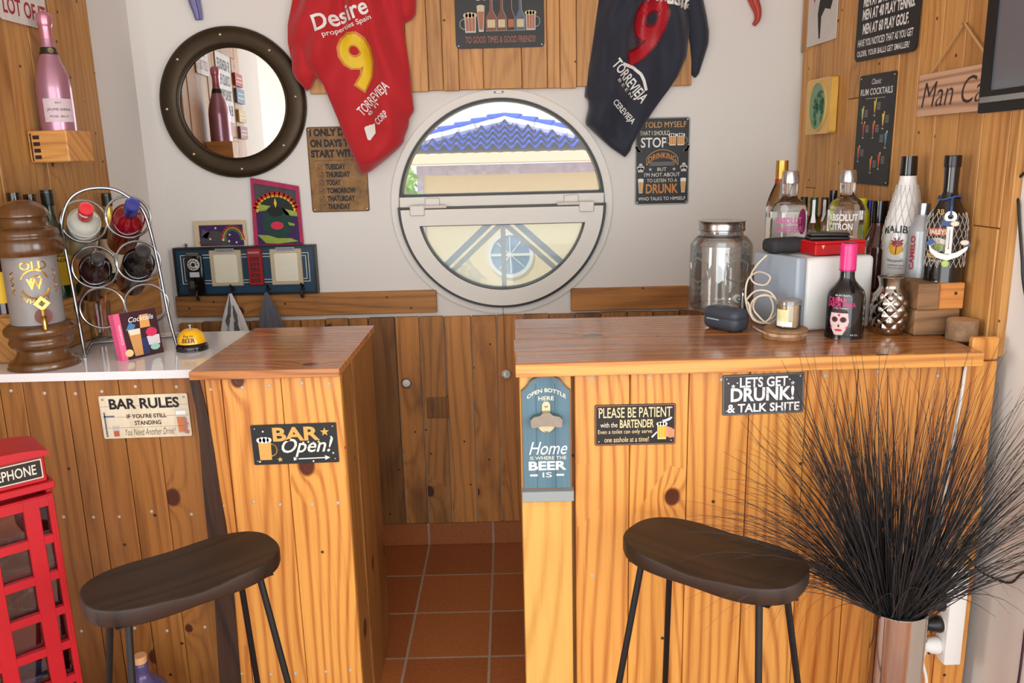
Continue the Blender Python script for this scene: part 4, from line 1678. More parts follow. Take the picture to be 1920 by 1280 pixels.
# cloths on the hooks
def hung_cloth(name, label, px, w0, zbot, mat, dots=None, x_off=0.0):
    x = X_(px) + hk.x
    zt_ = hz + 0.0105
    root = thing(name, label, 'cloth', (x, -0.068, zt_), group='cloths on the hook board')
    n, m = 56, 26
    H = zt_ - zbot

    def P(i, j):
        a = 2 * PI * i / n
        t = j / m
        r = (0.006 + (w0 - 0.006) * (1 - max(0.0, 1 - t) ** 1.7))
        rip = 1 + 0.28 * math.sin(7 * a + 1.7 * t) * min(1, t * 3) + 0.12 * math.sin(13 * a + 2) * t
        yy = 0.45 * r * rip * math.sin(a)
        return (x_off * t + r * rip * math.cos(a), min(0.028, yy), -H * t + 0.012 * math.sin(3 * a + 1) * t)
    b = MB()
    verts = [P(i, j) for j in range(m + 1) for i in range(n)]
    faces = [(j * n + i, j * n + (i + 1) % n, (j + 1) * n + (i + 1) % n, (j + 1) * n + i) for j in range(m) for i in range(n)]
    faces.append(tuple(range(n)))
    b.faces(verts, faces, mat)
    b.build('cloth_body', root, sharp=80)
    if dots:
        b = MB()
        for (ai, tj, rr) in dots:
            ring_ = []
            for k in range(12):
                aa = ai + rr * math.cos(2 * PI * k / 12) * (0.4 if k % 2 else 0.6)
                tt = tj + rr * 0.42 * math.sin(2 * PI * k / 12)
                q = V(P(aa / (2 * PI) * n, tt * m))
                q.y -= 0.0045
                ring_.append(q)
            b.poly(ring_, flat(96, 98, 102, 0.8))
        b.build('printed_leaves', root, smooth=False)
    return root


hung_cloth('tea_towel', 'white tea towel with grey leaf print on the hook board', 434, 0.048, 0.80, flat(216, 214, 212, 0.9), [(4.6, .2, .5), (4.3, .45, .6), (5.2, .62, .45), (4.4, .85, .5), (5.3, .9, .4), (5.3, .32, .35)], 0.0)
hung_cloth('tea_towel', 'plain dark grey cloth hanging on the hook board', 501, 0.046, 0.80, flat(92, 94, 104, 0.95, sheen=0.4), None, 0.01)

# --- small ornaments cut by the top of the picture
def ornament(name, label, cat, pts, r, mat, stripe=None):
    P = curve3([atY(x, y, -0.016) for x, y in pts], 6)
    b = MB()
    L_ = len(P)
    b.tube(P, r, mat, 12)
    o = b.build(name)
    if stripe:
        b = MB()
        for k in (-0.5, 0.5):
            b.tube([p + V((k * r(i / (L_ - 1)) * 1.0, -r(i / (L_ - 1)) * 0.82, 0)) for i, p in enumerate(P)], 0.0018, stripe, 6)
        b.build('stripe', o)
    tag(o, label, cat)


ornament('wall_ornament', 'lavender striped ornament tip above the round mirror', 'ornament', [(352, -90), (358, -40), (364, 0), (370, 22), (373, 37)], lambda t: 0.028 - 0.016 * t, flat(122, 122, 170, 0.5), flat(70, 66, 120, 0.5))
ornament('wall_ornament', 'curved red ornament tail high on the wall near the right corner', 'ornament', [(1392, -70), (1404, -30), (1413, 0), (1420, 20), (1420, 36), (1413, 47)], lambda t: 0.026 - 0.02 * t, flat(190, 70, 56, 0.5), flat(150, 40, 34, 0.5))

# --- white knob and crystal on the wainscot
p = atY(762, 718, -0.02)
b = MB()
b.lathe([(0.0, 0.012), (0.009, 0.0115), (0.014, 0.008), (0.016, 0.003), (0.016, 0)], WHITEP, n=20, M=Matrix.Rotation(PI / 2, 4, 'X'))
o = b.build('wall_peg', loc=(p.x, -0.0195, p.z))
tag(o, 'small white round peg on the upright boards left of the gap', 'peg')
b = MB()
b.lathe([(0.016, 0), (0.019, 0.002), (0.019, 0.004), (0.016, 0.005)], flat(70, 70, 70, 0.4), n=20, M=Matrix.Rotation(PI / 2, 4, 'X'))
b.build('base_ring', o)
p = atY(949, 701, -0.035)
cr = thing('crystal_pendant', 'faceted iridescent crystal hanging on a string below the window', 'pendant', (p.x, -0.038, p.z))
m_, n_, l_, pb = new_mat('iridescent_crystal')
tc = n_.new('ShaderNodeTexCoord'); vo = n_.new('ShaderNodeTexVoronoi'); vo.inputs['Scale'].default_value = 110
l_.new(tc.outputs['Object'], vo.inputs['Vector'])
hs = n_.new('ShaderNodeHueSaturation'); hs.inputs['Saturation'].default_value = 0.8; hs.inputs['Value'].default_value = 1.3
l_.new(vo.outputs['Color'], hs.inputs['Color']); l_.new(hs.outputs[0], pb.inputs['Base Color'])
pb.inputs['Roughness'].default_value = 0.08; pb.inputs['Metallic'].default_value = 0.1
b = MB()
b.lathe([(0, -0.018), (0.010, -0.014), (0.017, -0.005), (0.018, 0.003), (0.013, 0.012), (0, 0.018)], m_, n=9)
b.build('crystal', cr, smooth=False)
b = MB()
q = atY(943, 580, -0.03)
b.tube([V((0, 0, 0.017)), V((q.x - p.x, 0.006, q.z - p.z)), V((q.x - p.x, 0.036, q.z - p.z + 0.012))], 0.0008, flat(60, 50, 44, 0.8), 6)
b.build('string', cr)

# ================================================================== RIGHT WALL SIGNS
RW = -PI / 2 + THR


def on_right(x0, y0, x1, y1, X):
    A, Bq = atX(x0, (y0 + y1) / 2, X), atX(x1, (y0 + y1) / 2, X)
    yc = (A.y + Bq.y) / 2
    xm = (x0 + x1) / 2
    return yc, A.y - Bq.y


s = Sign('metal_sign', 'narrow dark rum cocktails menu sign on the right wall', 'sign', atR(1631, 346, -0.003), RW, 0.204, 0.305, CHALK, corner=0.008, tilt=0.02, group='metal bar signs')
s.text('Classic', .36, .62, .91, .96, WHITEP, 0, 0.3)
s.text('RUM COCKTAILS', .06, .94, .815, .875, WHITEP, 0.008)
s.line([(.22, .785), (.76, .785)], .0012, LN)
RC = [(.16, .66, (190, 206, 130)), (.5, .72, (220, 200, 60)), (.75, .6, (236, 206, 90)), (.22, .52, (180, 80, 50)), (.5, .52, (210, 90, 70)), (.86, .43, (90, 150, 200)), (.12, .3, (206, 110, 90)), (.5, .2, (214, 120, 50)), (.72, .24, (206, 100, 60))]
for u, v, c_ in RC:
    m_ = flat(*c_, .5)
    s.poly([(u - .012, v - .06), (u + .012, v - .06), (u + .035, v + .04), (u - .035, v + .04)], m_, 2)
    s.rect(u - .004, u + .004, v - .09, v - .06, LN, 2)
    s.rect(u - .025, u + .025, v - .096, v - .088, LN, 2)
    s.disc(u + .025, v + .05, .018, flat(226, 206, 90, .5), 3)
    for k in range(5):
        s.line([(u + .06 if u < .8 else u - .16, v + .02 - k * .014), (u + .15 if u < .8 else u - .06, v + .02 - k * .014)], .0011, LN)
s.done()

s = Sign('metal_sign', 'black sign with white lines about men and ball games on the right wall', 'sign', atR(1657, 107, -0.003), RW, 0.335, 0.44, DARKTIN, corner=0.02, tilt=0.028, holes=False, group='metal bar signs')
for t, v, u0, u1 in (('MEN AT 25 PLAY FOOTBALL.', .365, .1, .93), ('MEN AT 40 PLAY TENNIS.', .285, .1, .93), ('MEN AT 60 PLAY GOLF.', .197, .12, .86)):
    s.text(t, u0, u1, v - .034, v + .034, WHITEP, 0.02)
s.text('HAVE YOU NOTICED THAT AS YOU GET', .05, .94, .09, .135, WHITEP, 0.01)
s.text('OLDER, YOUR BALLS GET SMALLER?', .05, .9, .022, .064, WHITEP, 0.01)
s.done()

s = Sign('card_sign', 'pale card sign with a black seated figure and a red diamond on the right wall', 'sign', atR(1540, 81, -0.003), RW, 0.215, 0.31, flat(212, 206, 200, .6, var=.06), corner=0.004, holes=False, group='metal bar signs')
s.poly([(.6, .98), (.45, .96), (.42, .86), (.47, .8), (.44, .72), (.5, .6), (.48, .48), (.4, .42), (.35, .3), (.42, .05), (.47, .05), (.48, .26), (.6, .33), (.78, .3), (.86, .4), (.82, .55), (.74, .66), (.72, .76), (.68, .82), (.72, .9)], INK, 1)
s.poly([(.46, .7), (.36, .62), (.34, .5), (.38, .5), (.41, .6), (.5, .64)], INK, 2)
s.line([(.84, .4), (.96, .52), (.97, .7), (.92, .78)], .006, INK)
s.poly([(.22, .42), (.29, .51), (.22, .6), (.15, .51)], flat(186, 40, 70, .6), 2)
s.done()

# thick yellow plaque with a green leafy oval
pl = thing('wall_plaque', 'thick yellow ceramic plaque with a green leaf oval on the right wall', 'plaque', atR(1543, 251, -0.003), RW, tilt=0.0)
YEW = flat(222, 176, 82, 0.35, var=0.12, coat=0.3)
b = MB()
b.prism(rounded(0.18, 0.172, 0.012), -0.022, 0.0, YEW)
b.ring([(0.06 * math.cos(i * PI / 20), 0.086 + 0.072 * math.sin(i * PI / 20)) for i in range(40)], [(0.066 * math.cos(i * PI / 20), 0.086 + 0.078 * math.sin(i * PI / 20)) for i in range(40)], -0.027, -0.022, flat(206, 178, 110, .4))
b.build('plaque_body', pl)
b = MB()
b.prism([(0.06 * math.cos(i * PI / 20), 0.086 + 0.072 * math.sin(i * PI / 20)) for i in range(40)], -0.0235, -0.022, flat(120, 158, 122, .4))
b.build('oval_field', pl)
b = MB()
random.seed(3)
for k in range(26):
    a = random.uniform(0, 2 * PI); r = random.uniform(0.005, 0.05)
    cx_, cz_ = r * math.cos(a) * .9, 0.086 + r * math.sin(a) * 1.15
    th_ = random.uniform(0, PI); L_, W_ = random.uniform(.01, .02), random.uniform(.004, .007)
    q = [(cx_ + L_ * math.cos(th_), -0.0245, cz_ + L_ * math.sin(th_)), (cx_ - W_ * math.sin(th_), -0.027, cz_ + W_ * math.cos(th_)), (cx_ - L_ * math.cos(th_), -0.0245, cz_ - L_ * math.sin(th_)), (cx_ + W_ * math.sin(th_), -0.027, cz_ - W_ * math.cos(th_))]
    b.poly(q, flat(34, 92, 70, .4) if k % 2 else flat(70, 128, 92, .4))
b.build('leaf_relief', pl, smooth=False)

# wooden "Man Cave" board on a rope
s = Sign('wooden_sign', 'pale wooden man cave board hanging on a rope near the television', 'sign', atR(1812, 211, -0.004), RW, 0.365, 0.1, W_SIGN, th=0.016, corner=0.003, holes=False, along='x')
s.text('Man Cave', .05, .93, .2, .8, flat(60, 44, 46, .7), -0.004, 0.25)
r_ = s.done()
b = MB()
b.tube([(-0.15, -0.008, 0.098), (-0.03, -0.006, 0.2), (0.09, -0.008, 0.098)], 0.003, flat(196, 156, 104, 0.9), 8)
b.lathe([(0, 0.012), (0.003, 0.011), (0.003, 0.0)], STEEL, n=8, M=Matrix.Translation((-0.03, 0.0, 0.198)) @ Matrix.Rotation(PI / 2, 4, 'X'))
b.build('hanging_rope', r_)

# ================================================================== LEFT WALL
LW = PI / 2 + THL
s = Sign('metal_sign', 'white sign with red lettering on the left wall boards above the pink bottle', 'sign', atL(46, 47, 0.003), LW, 0.19, 0.3, flat(206, 202, 194, .5, var=.1), corner=0.012, tilt=0.01, holes=False, group='metal bar signs')
s.text('LOT OF IT', .08, .98, .06, .2, flat(150, 30, 44, .5), 0.012)
s.text('DRINK A', .28, .86, .25, .35, INK, 0.012)
s.done()
s = Sign('metal_sign', 'white sign with black lettering seen in the round mirror', 'sign', ML_ @ V((0.003, -0.66, 1.66)), LW, 0.26, 0.3, flat(206, 204, 198, .5, var=.08), corner=0.012, holes=False, group='metal bar signs')
for k, t in enumerate(('IF ASSHOLES', 'COULD FLY', 'THIS PLACE WOULD', 'BE AN AIRPORT')):
    s.text(t, .08, .92, .76 - k * .22, .92 - k * .22, INK, 0.01)
s.done()
for k, (y_, z_, w_, h_, c_, lab) in enumerate(((-1.27, 1.84, .15, .06, (176, 60, 56), 'red wooden plank sign in the round mirror'), (-1.28, 1.76, .16, .07, (106, 134, 160), 'blue wooden plank sign in the round mirror'),
                                               (-1.28, 1.67, .15, .06, (206, 186, 130), 'cream plank sign in the round mirror'), (-1.28, 1.59, .15, .06, (160, 110, 110), 'dusty pink plank sign in the round mirror'))):
    s = Sign('plank_sign', lab, 'sign', ML_ @ V((0.003, y_ + 0.345, z_)), LW, w_, h_, flat(*c_, .6, var=.15), th=0.01, corner=0.004, holes=False, group='plank signs on the left wall')
    s.line([(.1, .35), (.9, .35)], .004, WHITEP)
    s.line([(.16, .65), (.84, .65)], .004, WHITEP)
    s.done()

# wall block and pink bottle are built with the other bottles below

# picture in the next room, seen in the mirror
for k, (z_, c_, lab) in enumerate(((1.72, (196, 120, 60), 'orange and teal landscape picture on the far wall in the mirror'), (2.02, (70, 80, 100), 'dark picture on the far wall in the mirror'))):
    s = Sign('wall_picture', lab, 'picture', (-3.298, -3.2 + 0.35 * k, z_), PI / 2, .5, .3, flat(*c_, .6, var=.3), th=0.02, corner=0.003, holes=False, group='pictures in the next room')
    s.rect(.06, .94, .08, .45, flat(60, 120, 120, .6), 1)
    s.done()

# ================================================================== BOTTLES
def face_cam(loc, extra=0.0):
    """turn so that the front (-y) looks to where the photograph was taken from"""
    d = CAM - V(loc)
    return math.atan2(d.x, -d.y) + extra


def top_at(loc, py, px):
    return atY(px, py, loc[1]).z - loc[2]


class Bottle:
    def __init__(self, name, label, loc, prof, mat, rotz=0.0, cat='bottle', group=None, n=40, body='glass_body', scale=1.0):
        self.root = thing(name, label, cat, loc, rotz, group)
        self.root.scale = scale if isinstance(scale, tuple) else (scale,) * 3
        self.prof = prof
        b = MB()
        b.lathe(prof, mat, n=n)
        self.body = b.build(body, self.root, sharp=50)

    def wrap(self, off=0.0006):
        return lambda x, z: ((rad(self.prof, z) + off) * math.sin(x / rad(self.prof, z)), -(rad(self.prof, z) + off) * math.cos(x / rad(self.prof, z)), z)

    def band(self, name, z0, z1, mat, a0=-PI, a1=PI, off=0.0004, label=None):
        b = MB()
        full = a1 - a0 > 6.2
        n = 10
        pr = [(rad(self.prof, z0 + (z1 - z0) * i / n) + off, z0 + (z1 - z0) * i / n) for i in range(n + 1)]
        if full:
            pr = [(pr[0][0] - off - 0.0001, z0)] + pr + [(pr[-1][0] - off - 0.0001, z1)]
        b.lathe(pr, mat, n=36, a0=a0, a1=a1)
        o = b.build(name, self.root)
        if label:
            o['label'] = label
        return o

    def cap(self, prof, mat, name='cap'):
        b = MB()
        b.lathe(prof, mat, n=28)
        return b.build(name, self.root)

    def texts(self, items, name='lettering'):
        b = MB()
        for it in items:
            s, x, z, w, h, m = it[:6]
            kw = it[6] if len(it) > 6 else {}
            vs, fs = text_geo(s, kw.get('bold', 0), kw.get('shear', 0))
            c, sn = math.cos(kw.get('rot', 0)), math.sin(kw.get('rot', 0))
            P = [(x + a * w * c - q * h * sn, z + a * w * sn + q * h * c + kw.get('arc', 0) * (1 - 4 * a * a)) for a, q in vs]
            fm_ = self.wrap(kw.get('off', 0.0012))
            b.faces([fm_(*p) for p in P], fs, m)
        return b.build(name, self.root, smooth=False)

    def patch(self, polys, name):
        """polys: list of (outline in arc-length x,z ; mat ; off)"""
        b = MB()
        for pts, m, off in polys:
            fm_ = self.wrap(off)
            for t in tri_split([tuple(p) for p in pts], [tuple(range(len(pts)))], 0.012):
                b.faces([fm_(*p) for p in t], [(0, 1, 2)], m)
        return b.build(name, self.root, smooth=False)

    def net(self, z0, z1, nh, turns, mat, r=0.0006):
        b = MB()
        for s in (-1, 1):
            for k in range(nh):
                pts = []
                m = 26
                for i in range(m + 1):
                    z = z0 + (z1 - z0) * i / m
                    a = 2 * PI * k / nh + s * turns * 2 * PI * i / m
                    rr = rad(self.prof, z) + 0.0016 + 0.001 * math.sin(i * 1.7 + k)
                    pts.append((rr * math.sin(a), -rr * math.cos(a), z))
                b.tube(pts, r, mat, 4, cap=False)
        return b.build('net_sleeve', self.root)


def blob(cx, cz, rx, rz, n=14):
    return [(cx + rx * math.cos(2 * PI * i / n), cz + rz * math.sin(2 * PI * i / n)) for i in range(n)]


CLEAR = glass(250, 252, 252, 0.01, 1.42)
# ---------------------------------------------------------------- left wall: block and pink bottle
bq = ML_.inverted() @ atL(112, 246, 0.055)
b = MB()
b.box(0.001, 0.11, bq.y - 0.06, bq.y + 0.055, bq.z - 0.082, bq.z, W_SIDE, 0.003, along='x', tint=(1.1, 1.05, 0.98, 1))
o = b.build('wall_block')
o.matrix_world = ML_
tag(o, 'small wooden block bracket on the left wall under the pink bottle', 'wall bracket')
b = MB()
yq = bq.y - 0.06
for k in range(4):
    b.box(0.016, 0.034, yq - 0.0006, yq, bq.z - 0.073 + k * 0.017, bq.z - 0.063 + k * 0.017, flat(40, 20, 14, .7))
b.box(0.008, 0.012, yq - 0.0006, yq, bq.z - 0.078, bq.z - 0.006, flat(60, 30, 20, .7))
b.build('stamp', o)
bw_ = ML_ @ V((0.055, bq.y, bq.z + 0.0005))
PKM = flat(178, 130, 150, 0.28, 0.55, coat=0.4)
pb_ = Bottle('sparkling_wine_bottle', 'pink metallic sparkling wine bottle standing on the left wall block', bw_,
             smooth_prof([(0, 0), (0.04, 0.0), (0.0435, 0.004), (0.0435, 0.09), (0.0425, 0.12), (0.036, 0.155), (0.024, 0.19), (0.0175, 0.215), (0.0155, 0.24), (0.0148, 0.27)], 5), PKM, rotz=0.75)
pb_.cap(smooth_prof([(0.0158, 0.236), (0.0158, 0.262), (0.0185, 0.272), (0.0195, 0.285), (0.0175, 0.297), (0.009, 0.304), (0, 0.305)], 4), flat(206, 140, 156, 0.3, 0.7), 'foil_top')
pb_.band('neck_band', 0.196, 0.214, flat(44, 44, 32, 0.35, 0.3), off=0.0008)
pb_.patch([(blob(0, 0.205, 0.007, 0.0075), flat(126, 120, 84, .4, .4), 0.0016)], 'seal')
pb_.band('paper_label', 0.022, 0.082, flat(206, 186, 192, 0.5), -1.0, 0.75, 0.0005)
pb_.texts([('JAUME SERRA', -0.006, 0.053, 0.058, 0.0085, flat(46, 30, 36, .5)), ('BRUT', -0.006, 0.071, 0.014, 0.005, flat(90, 60, 70, .5)), ('ROSE  BRUT', -0.006, 0.036, 0.045, 0.005, flat(46, 30, 36, .5))])

# ---------------------------------------------------------------- left worktop things
# lantern-like beer tap
ll = V((-1.155, -0.978, ZW))
ln = thing('beer_dispenser', 'turned wood lantern shaped dispenser with frosted glass on the white worktop', 'dispenser', ll, face_cam(ll, 0.0))
b = MB()
b.lathe(smooth_prof([(0, 0.0), (0.074, 0.0), (0.078, 0.006), (0.075, 0.016), (0.066, 0.022), (0.058, 0.034), (0.056, 0.046), (0.066, 0.052), (0.071, 0.062), (0.068, 0.072), (0.070, 0.078), (0.077, 0.084), (0.078, 0.096), (0.070, 0.106), (0.058, 0.108), (0, 0.108)], 4), W_TURN, n=48)
b.build('base', ln)
b = MB()
b.lathe([(0.052, 0.108), (0.0585, 0.109), (0.0585, 0.272), (0.052, 0.273), (0.052, 0.108)], flat(140, 136, 134, 0.35, var=0.08), n=48)
tapg = b.build('frosted_glass', ln)
b = MB()
wl = lambda x, z: (0.0592 * math.sin(x / 0.0592), -0.0592 * math.cos(x / 0.0592), z)
GLD = flat(206, 160, 80, 0.2, 0.9)
put_text(b, 'OLD', 0.006, 0.252, 0.058, 0.02, GLD, wl, 0.01)
put_text(b, 'W', 0.004, 0.208, 0.034, 0.026, GLD, wl, 0.012)
put_text(b, 'C', 0.006, 0.216, 0.024, 0.024, GLD, wl, 0.004)
put_text(b, 'WHISKY', 0.002, 0.172, 0.066, 0.012, GLD, wl, 0.004, arc=-0.012)
for k in range(2):
    P_ = [wl(0.005 + (0.03 + k * .002) * math.cos(t), 0.208 + (0.033 + k * .002) * math.sin(t)) for t in [PI * (.12 + .76 * i / 14) for i in range(15)]]
    b.tube(P_, 0.0012, GLD, 5)
    P_ = [wl(0.005 + (0.03 + k * .002) * math.cos(t), 0.208 - (0.033 + k * .002) * math.sin(t)) for t in [PI * (.12 + .76 * i / 14) for i in range(15)]]
    b.tube(P_, 0.0012, GLD, 5)
for sx in (-1, 1):
    for k in range(4):
        q = [wl(sx * (0.047 + 0.005 * (k % 2)) + 0.004, 0.185 + k * 0.014), wl(sx * 0.053 + 0.004, 0.19 + k * 0.014), wl(sx * 0.045 + 0.004, 0.197 + k * 0.014)]
        b.tube(q, 0.0015, GLD, 5)
b.build('gold_lettering', ln, smooth=False)
b = MB()
b.lathe(smooth_prof([(0, 0.272), (0.066, 0.272), (0.077, 0.278), (0.08, 0.292), (0.078, 0.308), (0.072, 0.315), (0.073, 0.324), (0.068, 0.333), (0.056, 0.34), (0.051, 0.352), (0.053, 0.362), (0.058, 0.366), (0.05, 0.384), (0.034, 0.396), (0.014, 0.402), (0, 0.403)], 4), W_TURN, n=48)
b.build('wooden_lid', ln)
b = MB()
b.tube(curve3([(0.012, -0.055, 0.128), (0.012, -0.078, 0.13), (0.012, -0.09, 0.124), (0.012, -0.092, 0.104)]), lambda t: 0.0075 - 0.002 * t, BRASS, 10)
b.tube([(0.012, -0.08, 0.128), (0.012, -0.08, 0.15)], 0.004, BRASS, 8)
b.ring([(0.012 + 0.008 * c, 0.164 + 0.008 * d) for c, d in ((0, -1), (1, 0), (0, 1), (-1, 0))], [(0.012 + 0.018 * c, 0.164 + 0.018 * d) for c, d in ((0, -1), (1, 0), (0, 1), (-1, 0))], -0.083, -0.077, BRASS)
b.lathe([(0, 0.0), (0.019, 0.0), (0.019, 0.003), (0, 0.004)], flat(120, 60, 52, .5), n=20, M=Matrix.Translation((0.012, -0.0575, 0.13)) @ Matrix.Rotation(PI / 2, 4, 'X'))
b.build('tap', ln)

# wine rack: two arched loops with six rings
fl, fr = atZ(160, 668, ZW), atZ(328, 652, ZW)
ang = math.atan2(fr.y - fl.y, fr.x - fl.x)
W_ = (fr - fl).length
base = (fl + fr) / 2
rk = thing('wine_rack', 'chrome wire wine rack with six rings on the white worktop', 'wine rack', base, ang)
# in the rack plane local x along, z up; taller than wide, leaning slightly back
nrm = V((math.sin(ang), -math.cos(ang), 0))


def on_rack(px, py):
    d = ray(px, py)
    t = (base - CAM).dot(nrm) / d.dot(nrm)
    q = CAM + d * t - base
    return q.dot(V((math.cos(ang), math.sin(ang), 0))), q.z


lo = [on_rack(*p) for p in ((160, 668), (146, 590), (131, 510), (118, 440), (117, 410), (130, 375), (155, 357), (190, 352), (222, 358), (252, 378), (270, 398), (284, 440), (300, 510), (316, 590), (332, 652))]
b = MB()
for dy in (0.0,):
    b.tube(curve3([(x, dy, max(0.004, z)) for x, z in lo], 6), 0.0042, CHROME, 10)
for s, x in ((0, lo[0][0]), (1, lo[-1][0])):
    b.tube([(x, -0.012, 0.0045), (x, 0.162, 0.0045)], 0.0042, CHROME, 10)
b.tube([(lo[0][0], 0.15, 0.0045), (lo[-1][0], 0.15, 0.0045)], 0.0042, CHROME, 8)
b.build('frame', rk)
rings_px = [(157, 415), (240, 407), (178, 501), (259, 490), (192, 577), (275, 570)]
RC_ = [on_rack(*p) for p in rings_px]
for x, z in RC_:
    b = MB()
    for dy, dz in ((0.0, 0),):
        b.tube([(x + 0.052 * math.cos(2 * PI * i / 40), dy, z + 0.052 * math.sin(2 * PI * i / 40)) for i in range(40)], 0.0032, CHROME, 8, closed=True)
    b.tube([(x, 0, z - 0.052), (x, 0.05, z - 0.056)], 0.0025, CHROME, 8)
    b.build('ring', rk)

# bottles lying in the rack, neck to the front and tipped up
neck = smooth_prof([(0, 0), (0.034, 0.0), (0.038, 0.004), (0.0385, 0.17), (0.037, 0.185), (0.03, 0.203), (0.0185, 0.22), (0.0145, 0.235), (0.0142, 0.275)], 4)
specs = [(0, 'clear bottle with a red cap lying in the top left rack ring', flat(196, 200, 188, 0.08, coat=0.5), (0.0165, flat(196, 20, 34, .3, coat=.4))),
         (1, 'dark red bottle with a blue cap lying in the top right rack ring', flat(120, 6, 22, 0.1, coat=0.6), (0.0172, flat(26, 36, 120, .3, coat=.3))),
         (2, 'dark brown bottle with a black cap in the middle left rack ring', flat(34, 16, 16, 0.1, coat=0.6), (0.0158, GLOSSBLACK)),
         (3, 'black bottle with a large black cap in the middle right rack ring', flat(12, 12, 14, 0.12, coat=0.6), (0.0178, flat(16, 16, 17, .35)))]
ux = V((math.cos(ang), math.sin(ang), 0))
for k, lab, gm, (cr_, cm) in specs:
    x, z = RC_[k]
    c = base + ux * x + V((0, 0, z))
    # axis towards the front, lifted
    t1, t2 = math.radians(22), math.radians(11)
    ax = (nrm * math.cos(t1) + V((0, 0, math.sin(t1))) + ux * math.sin(t2)).normalized()
    start = c - ax * 0.175 - V((0, 0, 0.006))
    q = V((0, 0, 1)).rotation_difference(ax)
    B_ = Bottle('lying_bottle', lab, start, neck, gm, group='bottles in the wine rack')
    B_.root.rotation_mode = 'QUATERNION'
    B_.root.rotation_quaternion = q
    B_.cap(smooth_prof([(cr_, 0.238), (cr_, 0.238), (cr_, 0.284), (cr_ - 0.002, 0.287), (0, 0.288)], 3), cm)
    if k == 1:
        B_.band('tax_strip', 0.225, 0.2875, WHITEP, 2.6, 3.4, 0.003)
    if k == 0:
        B_.band('foil_print', 0.268, 0.28, WHITEP, -0.6, 0.6, 0.0027)

# straws in a glass behind the rack
gp = atZ(190, 634, ZW)
gs = thing('straw_glass', 'clear glass holding bar straws behind the wine rack', 'glass', gp)
b = MB()
b.lathe([(0, 0.0), (0.031, 0.0), (0.035, 0.105), (0.0335, 0.105), (0.0298, 0.006), (0, 0.006)], thin_glass('tumbler_glass', refl=0.12), n=32)
b.build('tumbler', gs)
for k, (c_, dx, dy, hh_) in enumerate((((214, 150, 40), -.02, .004, .17), ((200, 50, 80), -.012, .012, .16), ((196, 120, 60), .016, -.006, .19), ((206, 130, 100), .02, .008, .18), ((40, 40, 44), .002, .0, .17), ((220, 190, 60), -.018, -.008, .15))):
    b = MB()
    b.tube([(dx * .5, dy * .5, 0.008), (dx * 1.5, dy * 1.5, hh_)], 0.0028, flat(*c_, .5), 8)
    o = b.build('straw', loc=gp)
    tag(o, ('orange', 'pink', 'brown', 'salmon', 'black', 'yellow')[k] + ' straw standing in the glass behind the wine rack', 'straw', 'straws in the glass')

# chrome bottle stopper figure
p = atZ(129, 640, ZW)
b = MB()
b.lathe(smooth_prof([(0, 0), (0.016, 0), (0.017, 0.004), (0.009, 0.01), (0.011, 0.02), (0.015, 0.04), (0.013, 0.06), (0.008, 0.068), (0.011, 0.08), (0.008, 0.09), (0, 0.094)], 4), CHROME, n=24)
o = b.build('corkscrew', loc=p)
tag(o, 'small chrome corkscrew figure standing between dispenser and wine rack', 'corkscrew')

# cocktail book leaning on the rack
bkp = atZ(264, 668, ZW)
bl, br_ = atZ(232, 677, ZW), atZ(307, 660, ZW)
bw = (br_ - bl).length
ba = math.atan2(br_.y - bl.y, br_.x - bl.x)
bh = 0.118
bk = thing('cocktail_book', 'small cocktail book with pink spine leaning on the wine rack', 'book', (bl + br_) / 2, ba)
TL = Matrix.Rotation(math.radians(-9), 4, 'X')
b = MB()
b.box(-bw / 2, bw / 2, 0.001, 0.0205, 0.002, bh - 0.002, flat(230, 226, 214, .8), M=TL)
b.build('pages', bk)
b = MB()
b.box(-bw / 2 - 0.001, bw / 2 + 0.001, -0.0005, 0.001, 0, bh, flat(60, 26, 34, .35, var=.2), M=TL)
b.box(-bw / 2 - 0.001, bw / 2 + 0.001, 0.0205, 0.022, 0, bh, flat(226, 120, 150, .4), M=TL)
b.build('cover', bk)
b = MB()
b.box(-bw / 2 - 0.0025, -bw / 2 - 0.001, -0.0005, 0.022, 0, bh, flat(232, 96, 140, .4), M=TL)
b.box(-bw / 2 - 0.001, -bw / 2 + 0.013, -0.0009, -0.0005, 0, bh, flat(232, 96, 140, .4), M=TL)
sp = b.build('spine', bk)
b = MB()
ff = lambda o_: (lambda x, z: TL @ V((x, -0.0007 - o_, z)))
put_text(b, 'Cocktails', 0.012, bh * .83, bw * .62, 0.013, WHITEP, ff(0.0012), 0.004, 0.3)
put_text(b, 'Cocktails', -bw / 2 + 0.006, bh * .55, 0.05, 0.006, WHITEP, ff(0.0008), 0, 0.2, rot=PI / 2)
b.build('lettering', bk, smooth=False)
b = MB()
ppoly = lambda pts, m, o_: b.poly([ff(o_)(x * bw, z * bh) for x, z in pts], m)
ppoly([(-.2, .05), (.0, .05), (.04, .62), (-.26, .62)], flat(206, 150, 90, .4), .0002)
ppoly([(-.22, .5), (.02, .5), (.04, .62), (-.26, .62)], flat(236, 220, 190, .4), .0004)
ppoly([(-.3, .62), (-.18, .78), (-.05, .7), (-.14, .58)], flat(70, 130, 180, .4), .0003)
ppoly([(.02, .05), (.16, .05), (.18, .4), (.02, .4)], flat(34, 50, 96, .4), .0002)
ppoly([(.05, .62), (.3, .62), (.3, .9), (.08, .9)], flat(220, 160, 90, .4), .0002)
ppoly([(x, z) for x, z in blob(.3, .5, .14, .1)], flat(206, 50, 90, .4), .0004)
ppoly([(.18, .22), (.46, .22), (.48, .42), (.16, .42)], flat(214, 206, 210, .4), .0003)
ppoly([(x, z) for x, z in blob(.32, .17, .12, .07)], flat(150, 206, 190, .4), .0004)
